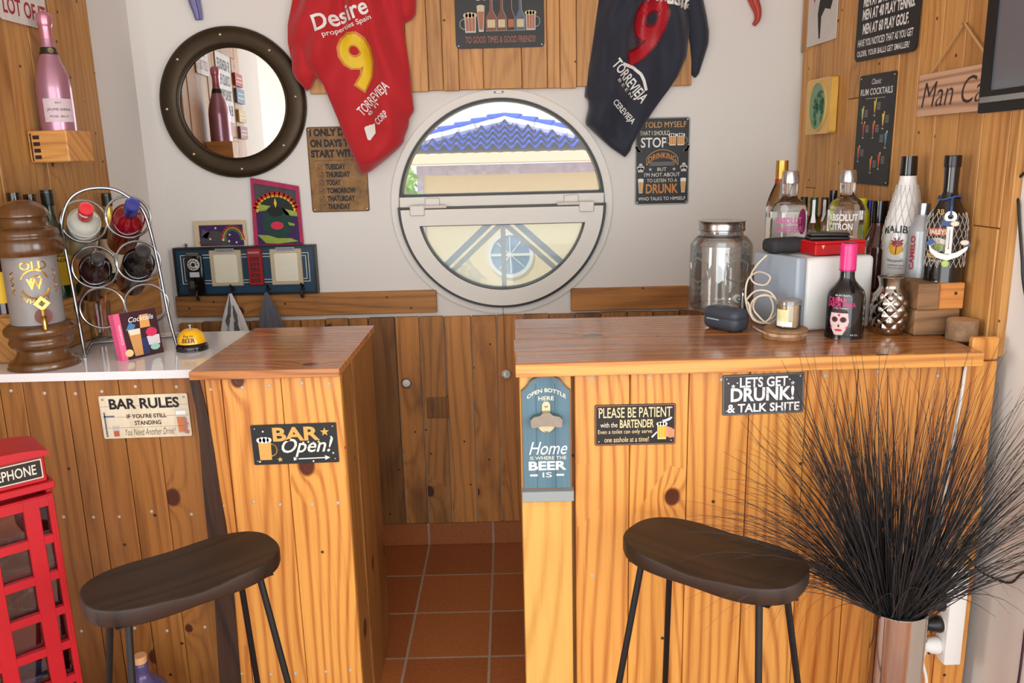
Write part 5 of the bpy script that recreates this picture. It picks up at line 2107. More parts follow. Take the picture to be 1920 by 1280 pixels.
ppoly([(x, z) for x, z in blob(-.33, .14, .1, .08)], flat(240, 206, 150, .4), .0005)
b.build('cover_picture', bk, smooth=False)

# yellow counter bell
blp = atZ(361, 655, ZW)
be = thing('counter_bell', 'yellow ring for beer bell with black base on the white worktop', 'bell', blp, face_cam(blp, -0.15))
b = MB()
b.lathe(smooth_prof([(0, 0.0), (0.037, 0.0), (0.0405, 0.003), (0.04, 0.012), (0.034, 0.018), (0.03, 0.02), (0, 0.02)], 4), GLOSSBLACK, n=40)
b.build('base', be)
bp_ = smooth_prof([(0.033, 0.019), (0.0355, 0.0195), (0.0352, 0.023), (0.034, 0.032), (0.029, 0.044), (0.019, 0.053), (0.008, 0.0565), (0, 0.057)], 4)
b = MB()
b.lathe(bp_, flat(238, 178, 14, 0.22, coat=0.5), n=40)
b.build('dome', be)
b = MB()
b.lathe([(0.0035, 0.056), (0.0035, 0.062), (0.006, 0.064), (0.006, 0.067), (0, 0.069)], CHROME, n=16)
b.build('plunger', be)
b = MB()
wl2 = lambda x, z: ((rad(bp_, z) + .0008) * math.sin(x / .034), -(rad(bp_, z) + .0008) * math.cos(x / .034), z)
put_text(b, 'BEER', -0.003, 0.0305, 0.032, 0.011, INK, wl2, 0.012)
put_text(b, 'Ring for', -0.003, 0.041, 0.03, 0.007, INK, wl2, 0.004, 0.2)
b.build('lettering', be, smooth=False)

# bottles on the ledge
ZS = 1.1225
wine = smooth_prof([(0, 0), (0.034, 0.0), (0.037, 0.004), (0.037, 0.15), (0.0355, 0.17), (0.028, 0.198), (0.018, 0.22), (0.0142, 0.245), (0.014, 0.285), (0.0152, 0.287), (0.0152, 0.3), (0, 0.3)], 4)
YLB = flat(232, 186, 20, 0.55)


def ledge_bottle(px, ptop, lab, gm, capm, label_m=None, y=None, text=None, nm='spirit_bottle', cz=0.262, capr=0.0162):
    y_ = y
    loc = V((y_.x, y_.y, ZS))
    h = top_at(loc, ptop, px)
    sc = h / 0.302
    B_ = Bottle(nm, lab, loc, wine, gm, face_cam(loc), group='bottles on the left wall ledge', scale=sc)
    B_.cap(smooth_prof([(capr, cz), (capr, cz), (capr, 0.298), (capr - .002, 0.302), (0, 0.302)], 3), capm)
    if label_m:
        B_.band('paper_label', 0.035, 0.15, label_m, -1.7, 1.7, 0.0005)
        if text:
            B_.texts([(t, 0.004, 0.12 - k * 0.014, 0.05, 0.009, INK, {'bold': 0.012}) for k, t in enumerate(text)])
    return B_


def ledge_y(px, py=450):
    return atL(px, py, 0.045)


GREENB = flat(20, 52, 26, 0.1, coat=0.6)
BROWNB = flat(46, 14, 12, 0.1, coat=0.6)
ledge_bottle(33, 361, 'dark brown bottle with black cap behind the dispenser lid on the ledge', BROWNB, GLOSSBLACK, flat(196, 120, 40, .5), y=ledge_y(38))
ledge_bottle(62, 364, 'second dark bottle with black cap on the ledge left of the green one', flat(60, 30, 20, .1, coat=.5), GLOSSBLACK, None, y=ledge_y(68) + V((.0, .0, 0)))
ledge_bottle(88, 356, 'green bottle with dark cap and yellow label on the ledge beside the wine rack', GREENB, flat(20, 30, 26, .3), YLB, y=ledge_y(100), text=['KINGS', 'TRADE'])
ledge_bottle(203, 362, 'sparkling wine bottle with gold neck foil on the ledge behind the wine rack', flat(24, 40, 22, .12, coat=.6), flat(30, 34, 20, .3), flat(196, 190, 170, .6), y=ledge_y(210)).band('neck_foil', 0.19, 0.262, flat(206, 180, 90, .3, .8), off=0.001)
Bq_ = ledge_bottle(2, 430, 'bottle with yellow label at the left edge of the ledge', BROWNB, GLOSSBLACK, YLB, y=ledge_y(-3, 500))

# ================================================================== RIGHT BAR THINGS
# glass drink dispenser jar
jp = atZ(1349, 578, ZR)
jar = thing('drinks_jar', 'large clear glass drinks jar with metal lid and tap on the right bar', 'jar', jp, face_cam(jp, 0.0))
jo = smooth_prof([(0, 0.0), (0.074, 0.0), (0.083, 0.008), (0.086, 0.03), (0.086, 0.165), (0.083, 0.185), (0.07, 0.203), (0.06, 0.21), (0.058, 0.225)], 5)
ji = [(max(0, r - 0.0035), z + (0.006 if z < 0.004 else 0.0)) for r, z in jo][::-1]
JG = thin_glass('jar_glass', tint=(0.97, 0.985, 0.985), refl=0.14)
b = MB()
b.lathe(jo + ji, JG, n=56)
b.build('glass_body', jar)
b = MB()
b.lathe(smooth_prof([(0.062, 0.222), (0.0625, 0.222), (0.0625, 0.245), (0.061, 0.249), (0, 0.25)], 3), STEEL, n=48)
b.tube([(0.0628 * math.cos(2 * PI * i / 48), 0.0628 * math.sin(2 * PI * i / 48), 0.2245) for i in range(48)], 0.0014, STEEL, 6, closed=True)
b.build('metal_lid', jar)
b = MB()
JT = thin_glass('raised_glass', tint=(0.8, 0.83, 0.83), refl=0.5, milk=0.3)
wj = lambda x, z: (0.0875 * math.sin(x / 0.0865), -0.0875 * math.cos(x / 0.0865), z)
for x0_ in (0.05, -0.068):
    sh = [(-0.034, 0.135), (-0.012, 0.146), (0, 0.152), (0.012, 0.146), (0.034, 0.135), (0.031, 0.118), (0.034, 0.098), (0.012, 0.088), (0, 0.083), (-0.012, 0.088), (-0.034, 0.098), (-0.031, 0.118)]
    b.tube([wj(x + x0_, z) for x, z in sh], 0.0016, JT, 6, closed=True)
    put_text(b, 'QUALITY', x0_, 0.166, 0.056, 0.011, JT, wj, 0.014, arc=0.006)
    put_text(b, 'GLASSWARE', x0_, 0.07, 0.064, 0.011, JT, wj, 0.014, arc=-0.004)
    put_text(b, 'SINCE 1875', x0_, 0.052, 0.05, 0.009, JT, wj, 0.012)
b.build('raised_lettering', jar, smooth=False)
b = MB()
ta = 0.55
tx, ty = math.sin(ta), -math.cos(ta)
P_ = lambda r, z, o_=0.0: (tx * r - ty * o_, ty * r + tx * o_, z)
b.tube([P_(0.082, 0.042), P_(0.094, 0.042)], 0.012, flat(206, 214, 206, .3), 14)
b.tube([P_(0.094, 0.042), P_(0.12, 0.042)], 0.007, CHROME, 12)
b.tube([P_(0.118, 0.055), P_(0.118, 0.02)], 0.0085, CHROME, 12)
b.tube(curve3([P_(0.118, 0.055), P_(0.118, 0.066), P_(0.128, 0.076)]), 0.004, CHROME, 8)
b.build('tap', jar)

# glasses case / small speaker
c = (atZ(1326, 612, ZR) + atZ(1404, 632, ZR)) / 2
a_ = math.atan2(atZ(1404, 632, ZR).y - atZ(1326, 612, ZR).y, atZ(1404, 632, ZR).x - atZ(1326, 612, ZR).x)
cs = thing('spectacle_case', 'slate blue rounded spectacle case lying at the front of the right bar', 'case', c + V((0.004, 0.03, 0)), a_ * 0.9)
SL = flat(60, 67, 78, 0.5, var=0.05)
b = MB()
b.box(-0.0555, 0.0555, -0.0295, 0.0295, 0.0, 0.042, SL, 0.017, 4)
b.build('case_base', cs)
b = MB()
b.box(-0.056, 0.056, -0.03, 0.03, 0.022, 0.057, SL, 0.0165, 4)
b.build('case_lid', cs)
b = MB()
b.box(-0.036, 0.004, -0.0312, -0.03, 0.0265, 0.0295, flat(176, 190, 206, .3), 0.0004)
b.build('seam_strip', cs)

# coasters and toothpicks
cp = atZ(1471, 632, ZR)
for k in range(3):
    b = MB()
    b.lathe([(0, 0), (0.0495, 0.0), (0.0505, 0.002), (0.0505, 0.0055), (0.0495, 0.0075), (0, 0.0075)], W_SIGN if k == 1 else W_GREY, n=40)
    o = b.build('coaster', loc=(cp.x + 0.002 * (k - 1), cp.y, ZR + 0.0003 + k * 0.0078))
    tag(o, ('lowest wooden coaster of the stack under the toothpick pot', 'middle wooden coaster of the stack under the toothpick pot', 'topmost wooden coaster directly under the toothpick pot')[k], 'coaster', 'stacked coasters')
tz = ZR + 0.0003 + 3 * 0.0078 + 0.0003
tp = thing('toothpick_pot', 'clear lidded pot of toothpicks standing on the coasters', 'toothpick pot', (cp.x + 0.008, cp.y + 0.003, tz), face_cam(cp))
b = MB()
b.lathe([(0, 0.0), (0.0285, 0.0), (0.029, 0.058), (0.0275, 0.058), (0.0272, 0.002), (0, 0.002)], thin_glass('clear_plastic', refl=0.12), n=36)
b.build('pot', tp)
b = MB()
b.lathe([(0.0295, 0.056), (0.03, 0.0565), (0.03, 0.065), (0.029, 0.0665), (0, 0.067)], thin_glass('plastic_lid', tint=(.9, .9, .88), refl=0.3, milk=.3), n=36)
b.build('lid', tp)
b = MB()
TPW = flat(226, 196, 142, .7)
for k in range(150):
    r_, a = 0.0245 * math.sqrt(random.random()), random.uniform(0, 2 * PI)
    b.tube([(r_ * math.cos(a), r_ * math.sin(a), 0.0025), (r_ * math.cos(a + .1), r_ * math.sin(a + .1), 0.052 + random.uniform(-.002, .002))], 0.0011, TPW, 5)
o = b.build('toothpicks', tp)
o['kind'] = 'stuff'
b = MB()
b.lathe([(0.0293, 0.006), (0.0294, 0.046)], flat(232, 224, 170, .6, var=.15), n=20, a0=-1.1, a1=0.0)
b.lathe([(0.0295, 0.006), (0.0296, 0.018)], WHITEP, n=16, a0=-1.0, a1=0.3)
b.build('paper_label', tp)

# white appliance with a grey side
p1, p2 = atZ(1508, 622, ZR), atZ(1632, 614, ZR)
p3 = atZ(1415, 596, ZR)
dx = (p2 - p1)
L1 = dx.length
an = math.atan2(dx.y, dx.x)
ap = thing('speaker_box', 'white and grey boxy appliance in the middle of the right bar', 'appliance', p1, an)
AH = top_at(p1, 484, 1508)
dep = 0.145
side = flat(150, 162, 174, 0.32, coat=0.2)
b = MB()
b.box(-0.004, L1, 0.0, dep, 0.0, AH, flat(226, 226, 222, 0.35), 0.012, 4)
b.build('white_shell', ap)
b = MB()
M = Matrix(((1, -0.24, 0, 0), (0, 1, 0, 0), (0, 0, 1, 0), (0, 0, 0, 1)))
b.box(-0.03, -0.004, -0.004, dep + 0.004, 0.0, AH + 0.003, side, 0.006, 3, M=M)
b.build('grey_side', ap)

# things on the appliance
b = MB()
zt = ZR + AH + 0.0035
e1 = V((math.cos(an), math.sin(an), 0)); e2 = V((-math.sin(an), math.cos(an), 0))
pos = p1 + e1 * 0.0 + e2 * 0.108
po = thing('cloth_pouch', 'dark grey textured pouch lying on the white appliance', 'pouch', (pos.x, pos.y, zt), an + 0.1)
b.box(-0.055, 0.052, -0.03, 0.03, 0.0, 0.036, flat(44, 46, 48, 0.8, var=.3), 0.013, 3)
b.build('pouch_body', po)
pos = p1 + e1 * 0.085 + e2 * 0.05
rb = thing('red_box', 'flat red box on the white appliance behind the pink capped bottle', 'box', (pos.x, pos.y, zt), an + 0.02)
b = MB()
b.box(-0.06, 0.075, -0.035, 0.035, 0.0, 0.026, flat(186, 18, 26, 0.4), 0.002)
b.build('box_body', rb)
b = MB()
b.box(-0.0602, 0.0752, -0.0352, 0.0352, 0.0262, 0.033, flat(200, 22, 30, 0.35), 0.002)
b.build('box_lid', rb)
b = MB()
b.poly([(-0.045, -0.0357, 0.024), (-0.036, -0.0357, 0.024), (-0.0405, -0.0357, 0.014)], flat(230, 180, 150, .5))
b.build('triangle_mark', rb, smooth=False)
pw = thing('wallet', 'black folded wallet lying on top of the red box', 'wallet', (pos.x - 0.004, pos.y + 0.003, zt + 0.0335), an - 0.3)
b = MB()
b.box(-0.05, 0.045, -0.028, 0.028, 0.0, 0.009, flat(20, 20, 21, 0.35), 0.004, 2)
b.build('wallet_back', pw)
b = MB()
b.box(-0.049, 0.044, -0.029, 0.027, 0.0092, 0.018, flat(24, 24, 25, 0.3), 0.004, 2)
b.build('wallet_flap', pw)

# white cable in loose coils
CBL = flat(222, 206, 184, 0.5)


def coil_pts():
    pr = [(1505, 560), (1500, 600), (1470, 606), (1440, 606), (1420, 590), (1412, 575), (1420, 557), (1440, 553), (1450, 575), (1442, 598), (1424, 604), (1410, 590), (1409, 568), (1425, 555), (1450, 557), (1462, 575), (1456, 597), (1436, 606), (1412, 598), (1404, 570), (1400, 562), (1418, 545), (1444, 548), (1458, 570), (1452, 592), (1430, 604), (1408, 592), (1398, 560), (1402, 525), (1420, 510), (1438, 514), (1444, 522), (1434, 534), (1414, 530), (1408, 516), (1420, 496), (1438, 478)]
    out = []
    for i, (x, y) in enumerate(pr):
        Y = -0.985 if i < 27 else -0.985 + 0.005 * (i - 26)
        q = atY(x, y, Y + 0.012 * math.sin(i * 1.3))
        q.z = max(q.z, ZR + 0.004)
        out.append(q)
    return out


b = MB()
b.tube(curve3(coil_pts(), 6), 0.0022, CBL, 8)
o = b.build('white_cable')
tag(o, 'thin white cable coiled loosely beside the glass jar', 'cable')
b = MB()
b.tube(curve3([atZ(x, y, ZR + 0.004) for x, y in ((1412, 612), (1430, 622), (1446, 620), (1452, 612))], 6), 0.0022, CBL, 8)
b.build('cable_end', o)

# cream liqueur with pink cap
cq = atZ(1581, 630, ZR)
h_ = top_at(cq, 455, 1587)
k_ = h_ / 0.232
cream = smooth_prof([(0, 0), (0.042, 0.0), (0.046, 0.005), (0.046, 0.085), (0.0455, 0.1), (0.04, 0.118), (0.026, 0.134), (0.0185, 0.146), (0.0172, 0.165), (0.0172, 0.228), (0, 0.228)], 5)
B_ = Bottle('liqueur_bottle', 'black cream liqueur bottle with hot pink cap at the front of the right bar', cq, cream, flat(16, 16, 18, 0.14, coat=0.6), face_cam(cq, 0.1), scale=k_)
B_.cap(smooth_prof([(0.0195, 0.168), (0.0195, 0.168), (0.0192, 0.222), (0.0185, 0.228), (0.017, 0.231), (0, 0.232)], 3), flat(232, 44, 130, 0.35, coat=0.3))
PKT = flat(232, 50, 130, .5)
B_.texts([('CREMA', -0.024, 0.098, 0.044, 0.011, PKT, {'bold': .006}), ('SABOR FRESA', -0.014, 0.0865, 0.066, 0.0115, PKT, {'bold': .006}), ('CON TEQUILA', -0.014, 0.0775, 0.034, 0.0035, WHITEP), ('ALACRAN', -0.012, 0.109, 0.034, 0.004, WHITEP), ('70 CL', 0.02, 0.012, 0.02, 0.004, WHITEP)])
fx = -0.017
FC = flat(222, 196, 190, .6)
B_.patch([([(fx - .02, .066), (fx + .02, .066), (fx + .023, .045), (fx + .017, .026), (fx + .009, .012), (fx - .009, .012), (fx - .017, .026), (fx - .023, .045)], FC, .0008),
          (blob(fx - .0098, .05, .0075, .007), flat(96, 36, 60, .6), .0014), (blob(fx + .0098, .05, .0075, .007), flat(96, 36, 60, .6), .0014),
          (blob(fx - .0098, .05, .0035, .003), INK, .002), (blob(fx + .0098, .05, .0035, .003), INK, .002),
          ([(fx - .003, .032), (fx + .003, .032), (fx, .04)], INK, .0014), (blob(fx, .024, .009, .003), flat(196, 40, 80, .5), .0014),
          ([(fx - .022, .066), (fx + .022, .066), (fx + .016, .073), (fx, .076), (fx - .016, .073)], flat(60, 20, 40, .5), .001),
          (blob(fx, .061, .003, .003), flat(196, 40, 80, .5), .0014), (blob(fx + .018, .03, .002, .004), flat(196, 40, 80, .5), .0014), (blob(fx - .018, .03, .002, .004), flat(196, 40, 80, .5), .0014)], 'face_print')

# pineapple tumbler
pp = atZ(1664, 624, ZR)
ph_ = top_at(pp, 519, 1666)
pt = thing('pineapple_tumbler', 'silver pineapple patterned tumbler beside the pink capped bottle', 'tumbler', pp)
k_ = ph_ / 0.145
prf = smooth_prof([(0.028, 0.0), (0.034, 0.004), (0.041, 0.03), (0.0435, 0.055), (0.041, 0.085), (0.034, 0.108), (0.0285, 0.12), (0.0295, 0.132), (0.0325, 0.145)], 6)
b = MB()
n_ = 96
verts, faces = [], []
for j in range(101):
    z = 0.145 * j / 100
    r = rad(prf, z)
    e = min(1, max(0, (0.112 - z) / 0.01)) * min(1, max(0, (z - 0.004) / 0.01))
    for i in range(n_):
        a = 2 * PI * i / n_
        u = abs(math.sin(4.0 * a + z * 95)) * abs(math.sin(4.0 * a - z * 95))
        rr = r + e * (0.0048 * u ** 0.7 - 0.0015)
        verts.append((k_ * rr * math.cos(a), k_ * rr * math.sin(a), k_ * z))
for j in range(100):
    for i in range(n_):
        faces.append((j * n_ + i, j * n_ + (i + 1) % n_, (j + 1) * n_ + (i + 1) % n_, (j + 1) * n_ + i))
faces.append(tuple(range(n_))[::-1])
b.faces(verts, faces, flat(176, 170, 160, 0.16, 1.0))
b.build('tumbler_body', pt, sharp=180)
b = MB()
b.lathe([(k_ * 0.031, k_ * 0.143), (k_ * 0.0265, k_ * 0.12), (k_ * 0.03, k_ * 0.03), (0, k_ * 0.02)], flat(120, 116, 110, 0.3, 1.0), n=40)
b.tube([(k_ * 0.0322 * math.cos(2 * PI * i / 40), k_ * 0.0322 * math.sin(2 * PI * i / 40), k_ * 0.145) for i in range(40)], 0.0014, STEEL, 6, closed=True)
b.build('inner_cup', pt)

# step of wooden blocks at the right end
ZBK = 1.155
b = MB()
b.box(0.945, 1.05, -1.068, -0.80, ZR + 0.001, ZR + 0.062, W_GREY, 0.003, along='x')
o = b.build('wood_block')
tag(o, 'lower weathered wooden block of the step at the right end of the bar', 'wood block', 'step blocks on the right bar')
b = MB()
b.box(0.945, 0.995, -1.075, -0.915, ZR + 0.0625, ZBK, W_GREY, 0.003, along='x', tint=(0.85, 0.82, 0.8, 1))
o = b.build('wood_block')
tag(o, 'greyed upper wooden block of the step behind the silver tumbler', 'wood block', 'step blocks on the right bar')
b = MB()
b.box(0.996, 1.055, -1.07, -0.915, ZR + 0.0625, ZBK - 0.0005, W_SIDE, 0.003, along='x', tint=(1.1, 0.88, 0.72, 1))
o = b.build('wood_block')
tag(o, 'orange end grain block under the netted cream liqueur bottle', 'wood block', 'step blocks on the right bar')
lp = atZ(1808, 634, ZR)
lp.x, lp.y = 1.033, -1.112
lg = thing('log_slice', 'short bark covered log slice at the right end of the bar', 'log', (lp.x, lp.y, ZR + 0.0005))
b = MB()
b.lathe([(0.032, 0.0), (0.034, 0.003), (0.033, 0.025), (0.034, 0.044), (0.032, 0.046)], flat(150, 118, 88, 0.85, var=.5), n=26)
b.build('bark', lg)
b = MB()
b.lathe([(0, 0.0462), (0.0318, 0.0464), (0.0318, 0.045)], flat(190, 150, 106, 0.8, var=.15), n=26)
b.build('cut_face', lg)
# riser behind the appliance
b = MB()
b.box(0.69, 0.93, -0.785, -0.55, ZR + 0.001, 1.14, W_GREY, 0.003, along='x')
o = b.build('wood_block')
tag(o, 'long wooden riser under the back row of bottles behind the appliance', 'wood block', 'step blocks on the right bar')
ZRI = 1.1405


def stand(px, py_top, y, z, x_clamp=None):
    """foot of an upright thing whose top centre is seen at px, py_top and which stands at depth y, height z"""
    t = atY(px, py_top, y)
    return V((t.x, y, z)), t.z - z


absol = smooth_prof([(0, 0), (0.037, 0.0), (0.041, 0.004), (0.041, 0.135), (0.04, 0.15), (0.033, 0.167), (0.021, 0.176), (0.0165, 0.184), (0.0158, 0.215), (0, 0.215)], 5)
tallb = smooth_prof([(0, 0), (0.031, 0.0), (0.034, 0.004), (0.034, 0.14), (0.032, 0.165), (0.022, 0.195), (0.015, 0.212), (0.0135, 0.235), (0.0135, 0.26), (0, 0.26)], 5)
miniw = smooth_prof([(0, 0), (0.03, 0.0), (0.033, 0.004), (0.033, 0.09), (0.031, 0.105), (0.02, 0.128), (0.013, 0.142), (0.0125, 0.175), (0, 0.175)], 5)
PKG = flat(196, 96, 150, .5)

loc, h_ = stand(1467, 302, -0.665, ZRI)
k_ = h_ / 0.264
B_ = Bottle('spirit_bottle', 'clear rum bottle with gold cap and red neck ring at the back of the bar', loc, tallb, CLEAR, face_cam(loc), group='spirit bottles on the right bar', scale=k_)
B_.cap(smooth_prof([(0.0145, 0.222), (0.0145, 0.222), (0.0145, 0.262), (0.013, 0.264), (0, 0.264)], 3), flat(196, 150, 70, .3, .8))
B_.band('neck_ring', 0.214, 0.222, flat(176, 34, 34, .4), off=0.0012)
B_.band('paper_label', 0.03, 0.13, flat(214, 210, 196, .6), -1.2, 0.6, 0.0005)
B_.patch([(blob(-0.016, 0.1, 0.008, 0.016), INK, .001), ([(-.034, .04), (.012, .04), (.012, .062), (-.034, .062)], flat(196, 140, 70, .5), .001), ([(-.034, .03), (.012, .03), (.012, .035), (-.034, .035)], flat(120, 60, 40, .5), .001)], 'label_picture')

loc, h_ = stand(1483, 320, -0.755, ZRI)
k_ = h_ / 0.24
B_ = Bottle('spirit_bottle', 'clear vodka bottle with silver cap and pink lettering behind the grey pouch', loc, absol, CLEAR, face_cam(loc), group='spirit bottles on the right bar', scale=k_)
SILV = flat(190, 190, 190, .25, 0.9)
B_.cap(smooth_prof([(0.0185, 0.212), (0.019, 0.212), (0.019, 0.222), (0.017, 0.236), (0.014, 0.24), (0, 0.24)], 3), SILV)
B_.texts([('ABSOLUT', 0.0, 0.128, 0.062, 0.015, PKG, {'bold': .018}), ('RASPBERRI', 0.004, 0.108, 0.064, 0.015, PKG, {'bold': .018})])
B_.patch([(blob(-0.01, .155, .009, .009), flat(170, 170, 170, .4), .001), ([(-.03, .02), (.02, .02), (.02, .045), (-.03, .045)], flat(206, 206, 204, .6), .001), (blob(0.034, .125, .013, .03), flat(130, 30, 80, .5), .0008)], 'label_picture')
for k in range(3):
    pass

spec = [(1508, 370, -0.60, GLOSSBLACK, (104, 110, 62), 'small green wine bottle with black cap, left of three minis on the bar'),
        (1527, 371, -0.69, flat(24, 60, 40, .3), (126, 120, 50), 'small wine bottle with green cap and paper strip, middle of three minis'),
        (1547, 371, -0.61, flat(60, 34, 26, .3), (150, 110, 50), 'small amber wine bottle with brown cap, right of three minis')]
for px_, py_, y_, cm, gc, lab in spec:
    loc, h_ = stand(px_, py_, y_, ZRI)
    B_ = Bottle('spirit_bottle', lab, loc, miniw, glass(*[min(255, int(c * 1.45)) for c in gc], 0.03, 1.4), face_cam(loc), group='spirit bottles on the right bar', scale=(h_ / 0.178 * .66, h_ / 0.178 * .66, h_ / 0.178))
    B_.cap(smooth_prof([(0.0145, 0.132), (0.0145, 0.132), (0.0145, 0.175), (0.013, 0.178), (0, 0.178)], 3), cm)
    if px_ != 1508:
        B_.band('tax_strip', 0.118, 0.176, WHITEP, -0.35, 0.35, 0.0022)
loc, h_ = stand(1563, 358, -0.67, ZRI)
B_ = Bottle('spirit_bottle', 'clear bottle with tall black cap left of the citron vodka', loc, miniw, CLEAR, face_cam(loc), group='spirit bottles on the right bar', scale=(h_ / 0.178 * .66, h_ / 0.178 * .66, h_ / 0.178))
B_.cap(smooth_prof([(0.0135, 0.128), (0.0135, 0.128), (0.0135, 0.175), (0.012, 0.178), (0, 0.178)], 3), GLOSSBLACK)
B_.band('paper_label', 0.02, 0.06, flat(206, 206, 196, .6), -0.6, 0.6, 0.0005)

# citron vodka stands nearer, on the riser's front
loc, h_ = stand(1592, 318, -0.752, ZRI)
k_ = h_ / 0.24
B_ = Bottle('spirit_bottle', 'clear citron vodka bottle with silver cap and white lettering', loc, absol, CLEAR, face_cam(loc), group='spirit bottles on the right bar', scale=k_)
B_.cap(smooth_prof([(0.0185, 0.212), (0.019, 0.212), (0.019, 0.222), (0.017, 0.236), (0.014, 0.24), (0, 0.24)], 3), SILV)
B_.texts([('ABSOLUT', -0.008, 0.132, 0.07, 0.016, WHITEP, {'bold': .018}), ('CITRON', -0.012, 0.111, 0.055, 0.016, WHITEP, {'bold': .018})])
B_.patch([(blob(0.012, 0.06, 0.02, 0.03), flat(206, 210, 176, .6), .0008)], 'label_picture')
YW = flat(206, 196, 30, .45)
loc, h_ = stand(1617, 372, -0.665, ZRI)
B_ = Bottle('spirit_bottle', 'slim yellow bottle behind the citron vodka', loc, smooth_prof([(0, 0), (0.02, 0), (0.023, 0.004), (0.023, 0.13), (0.019, 0.155), (0.013, 0.17), (0.013, 0.19), (0, 0.19)], 4), YW, face_cam(loc), group='spirit bottles on the right bar', scale=h_ / 0.19, body='bottle_body')

# rum and brandy bottles standing on the bar behind the appliance's right end
loc, h_ = stand(1632, 377, -0.63, ZR + 0.0005)
tall2 = smooth_prof([(0, 0), (0.033, 0.0), (0.036, 0.004), (0.036, 0.13), (0.034, 0.15), (0.022, 0.18), (0.0165, 0.195), (0.016, 0.24), (0, 0.24)], 5)
B_ = Bottle('spirit_bottle', 'clear bottle with shiny blue neck sleeve beside the brown one', loc, tall2, CLEAR, face_cam(loc), group='spirit bottles on the right bar', scale=h_ / 0.245)
B_.cap(smooth_prof([(0.0185, 0.178), (0.0185, 0.178), (0.0175, 0.24), (0.016, 0.245), (0, 0.245)], 3), flat(30, 46, 150, .25, .4), 'blue_sleeve')
B_.band('blue_label', 0.02, 0.08, flat(30, 46, 130, .4), -1.2, 1.2, 0.0006)
loc, h_ = stand(1652, 376, -0.74, ZR + 0.0005)
B_ = Bottle('spirit_bottle', 'dark brown bottle with black cap left of the white coconut rum', loc, tall2, flat(66, 22, 12, .1, coat=.6), face_cam(loc), group='spirit bottles on the right bar', scale=h_ / 0.245)
B_.cap(smooth_prof([(0.0175, 0.2), (0.0175, 0.2), (0.0175, 0.24), (0.016, 0.245), (0, 0.245)], 3), GLOSSBLACK)

# white coconut rum in a net
loc, h_ = stand(1706, 293, -0.855, ZR + 0.0625)
k_ = h_ / 0.3
mal = smooth_prof([(0, 0), (0.036, 0.0), (0.039, 0.004), (0.0405, 0.1), (0.0415, 0.13), (0.037, 0.16), (0.025, 0.215), (0.0175, 0.25), (0.0155, 0.272), (0, 0.272)], 5)
B_ = Bottle('spirit_bottle', 'white coconut rum bottle with black cap and palm emblem in a net', loc, mal, flat(232, 232, 230, 0.25, coat=.4), face_cam(loc), group='spirit bottles on the right bar', scale=k_)
B_.cap(smooth_prof([(0.0172, 0.262), (0.0172, 0.262), (0.0165, 0.297), (0.015, 0.3), (0, 0.3)], 3), GLOSSBLACK)
B_.texts([('MALIBU', -0.012, 0.142, 0.066, 0.016, INK, {'bold': .01, 'arc': .006}), ('ORIGINAL', -0.014, 0.082, 0.036, 0.005, INK, {'arc': -.003}), ('CARIBBEAN RUM', -0.012, 0.07, 0.036, 0.003, INK), ('WITH COCONUT', -0.012, 0.064, 0.034, 0.003, INK)])
B_.patch([(blob(-0.014, 0.108, 0.015, 0.016), flat(232, 176, 40, .5), .0008), (blob(-0.011, 0.117, 0.011, 0.007), flat(196, 60, 70, .5), .0012), ([(-.0135, .094), (-.012, .094), (-.0108, .12), (-.0125, .12)], INK, .0016)]
         + [([(-.0115, .12), (-.0115 + .014 * math.cos(a), .12 + .012 * math.sin(a)), (-.0115 + .012 * math.cos(a - .35), .12 + .009 * math.sin(a - .35))], flat(110, 44, 60, .5), .0018) for a in (-.2, .6, 1.4, 2.2, 3.0, 3.7)], 'palm_emblem')
B_.net(0.1, 0.24, 16, 0.16, flat(196, 196, 190, .6), 0.0005)

# silver caramel vodka with red lettering
loc, h_ = stand(1734, 380, -0.955, ZBK + 0.0005)
B_ = Bottle('spirit_bottle', 'frosted silver bottle with red upright lettering between the netted bottles', loc, smooth_prof([(0, 0), (0.03, 0), (0.033, 0.004), (0.033, 0.1), (0.031, 0.12), (0.019, 0.145), (0.014, 0.155), (0.0135, 0.178), (0, 0.178)], 5), flat(176, 182, 186, .35, .35), face_cam(loc), group='spirit bottles on the right bar', scale=h_ / 0.185)
B_.cap(smooth_prof([(0.0155, 0.158), (0.0155, 0.158), (0.015, 0.181), (0.013, 0.185), (0, 0.185)], 3), SILV)
B_.texts([('CAMELO', -0.02, 0.062, 0.085, 0.012, flat(170, 30, 40, .5), {'rot': PI / 2, 'bold': .02})])

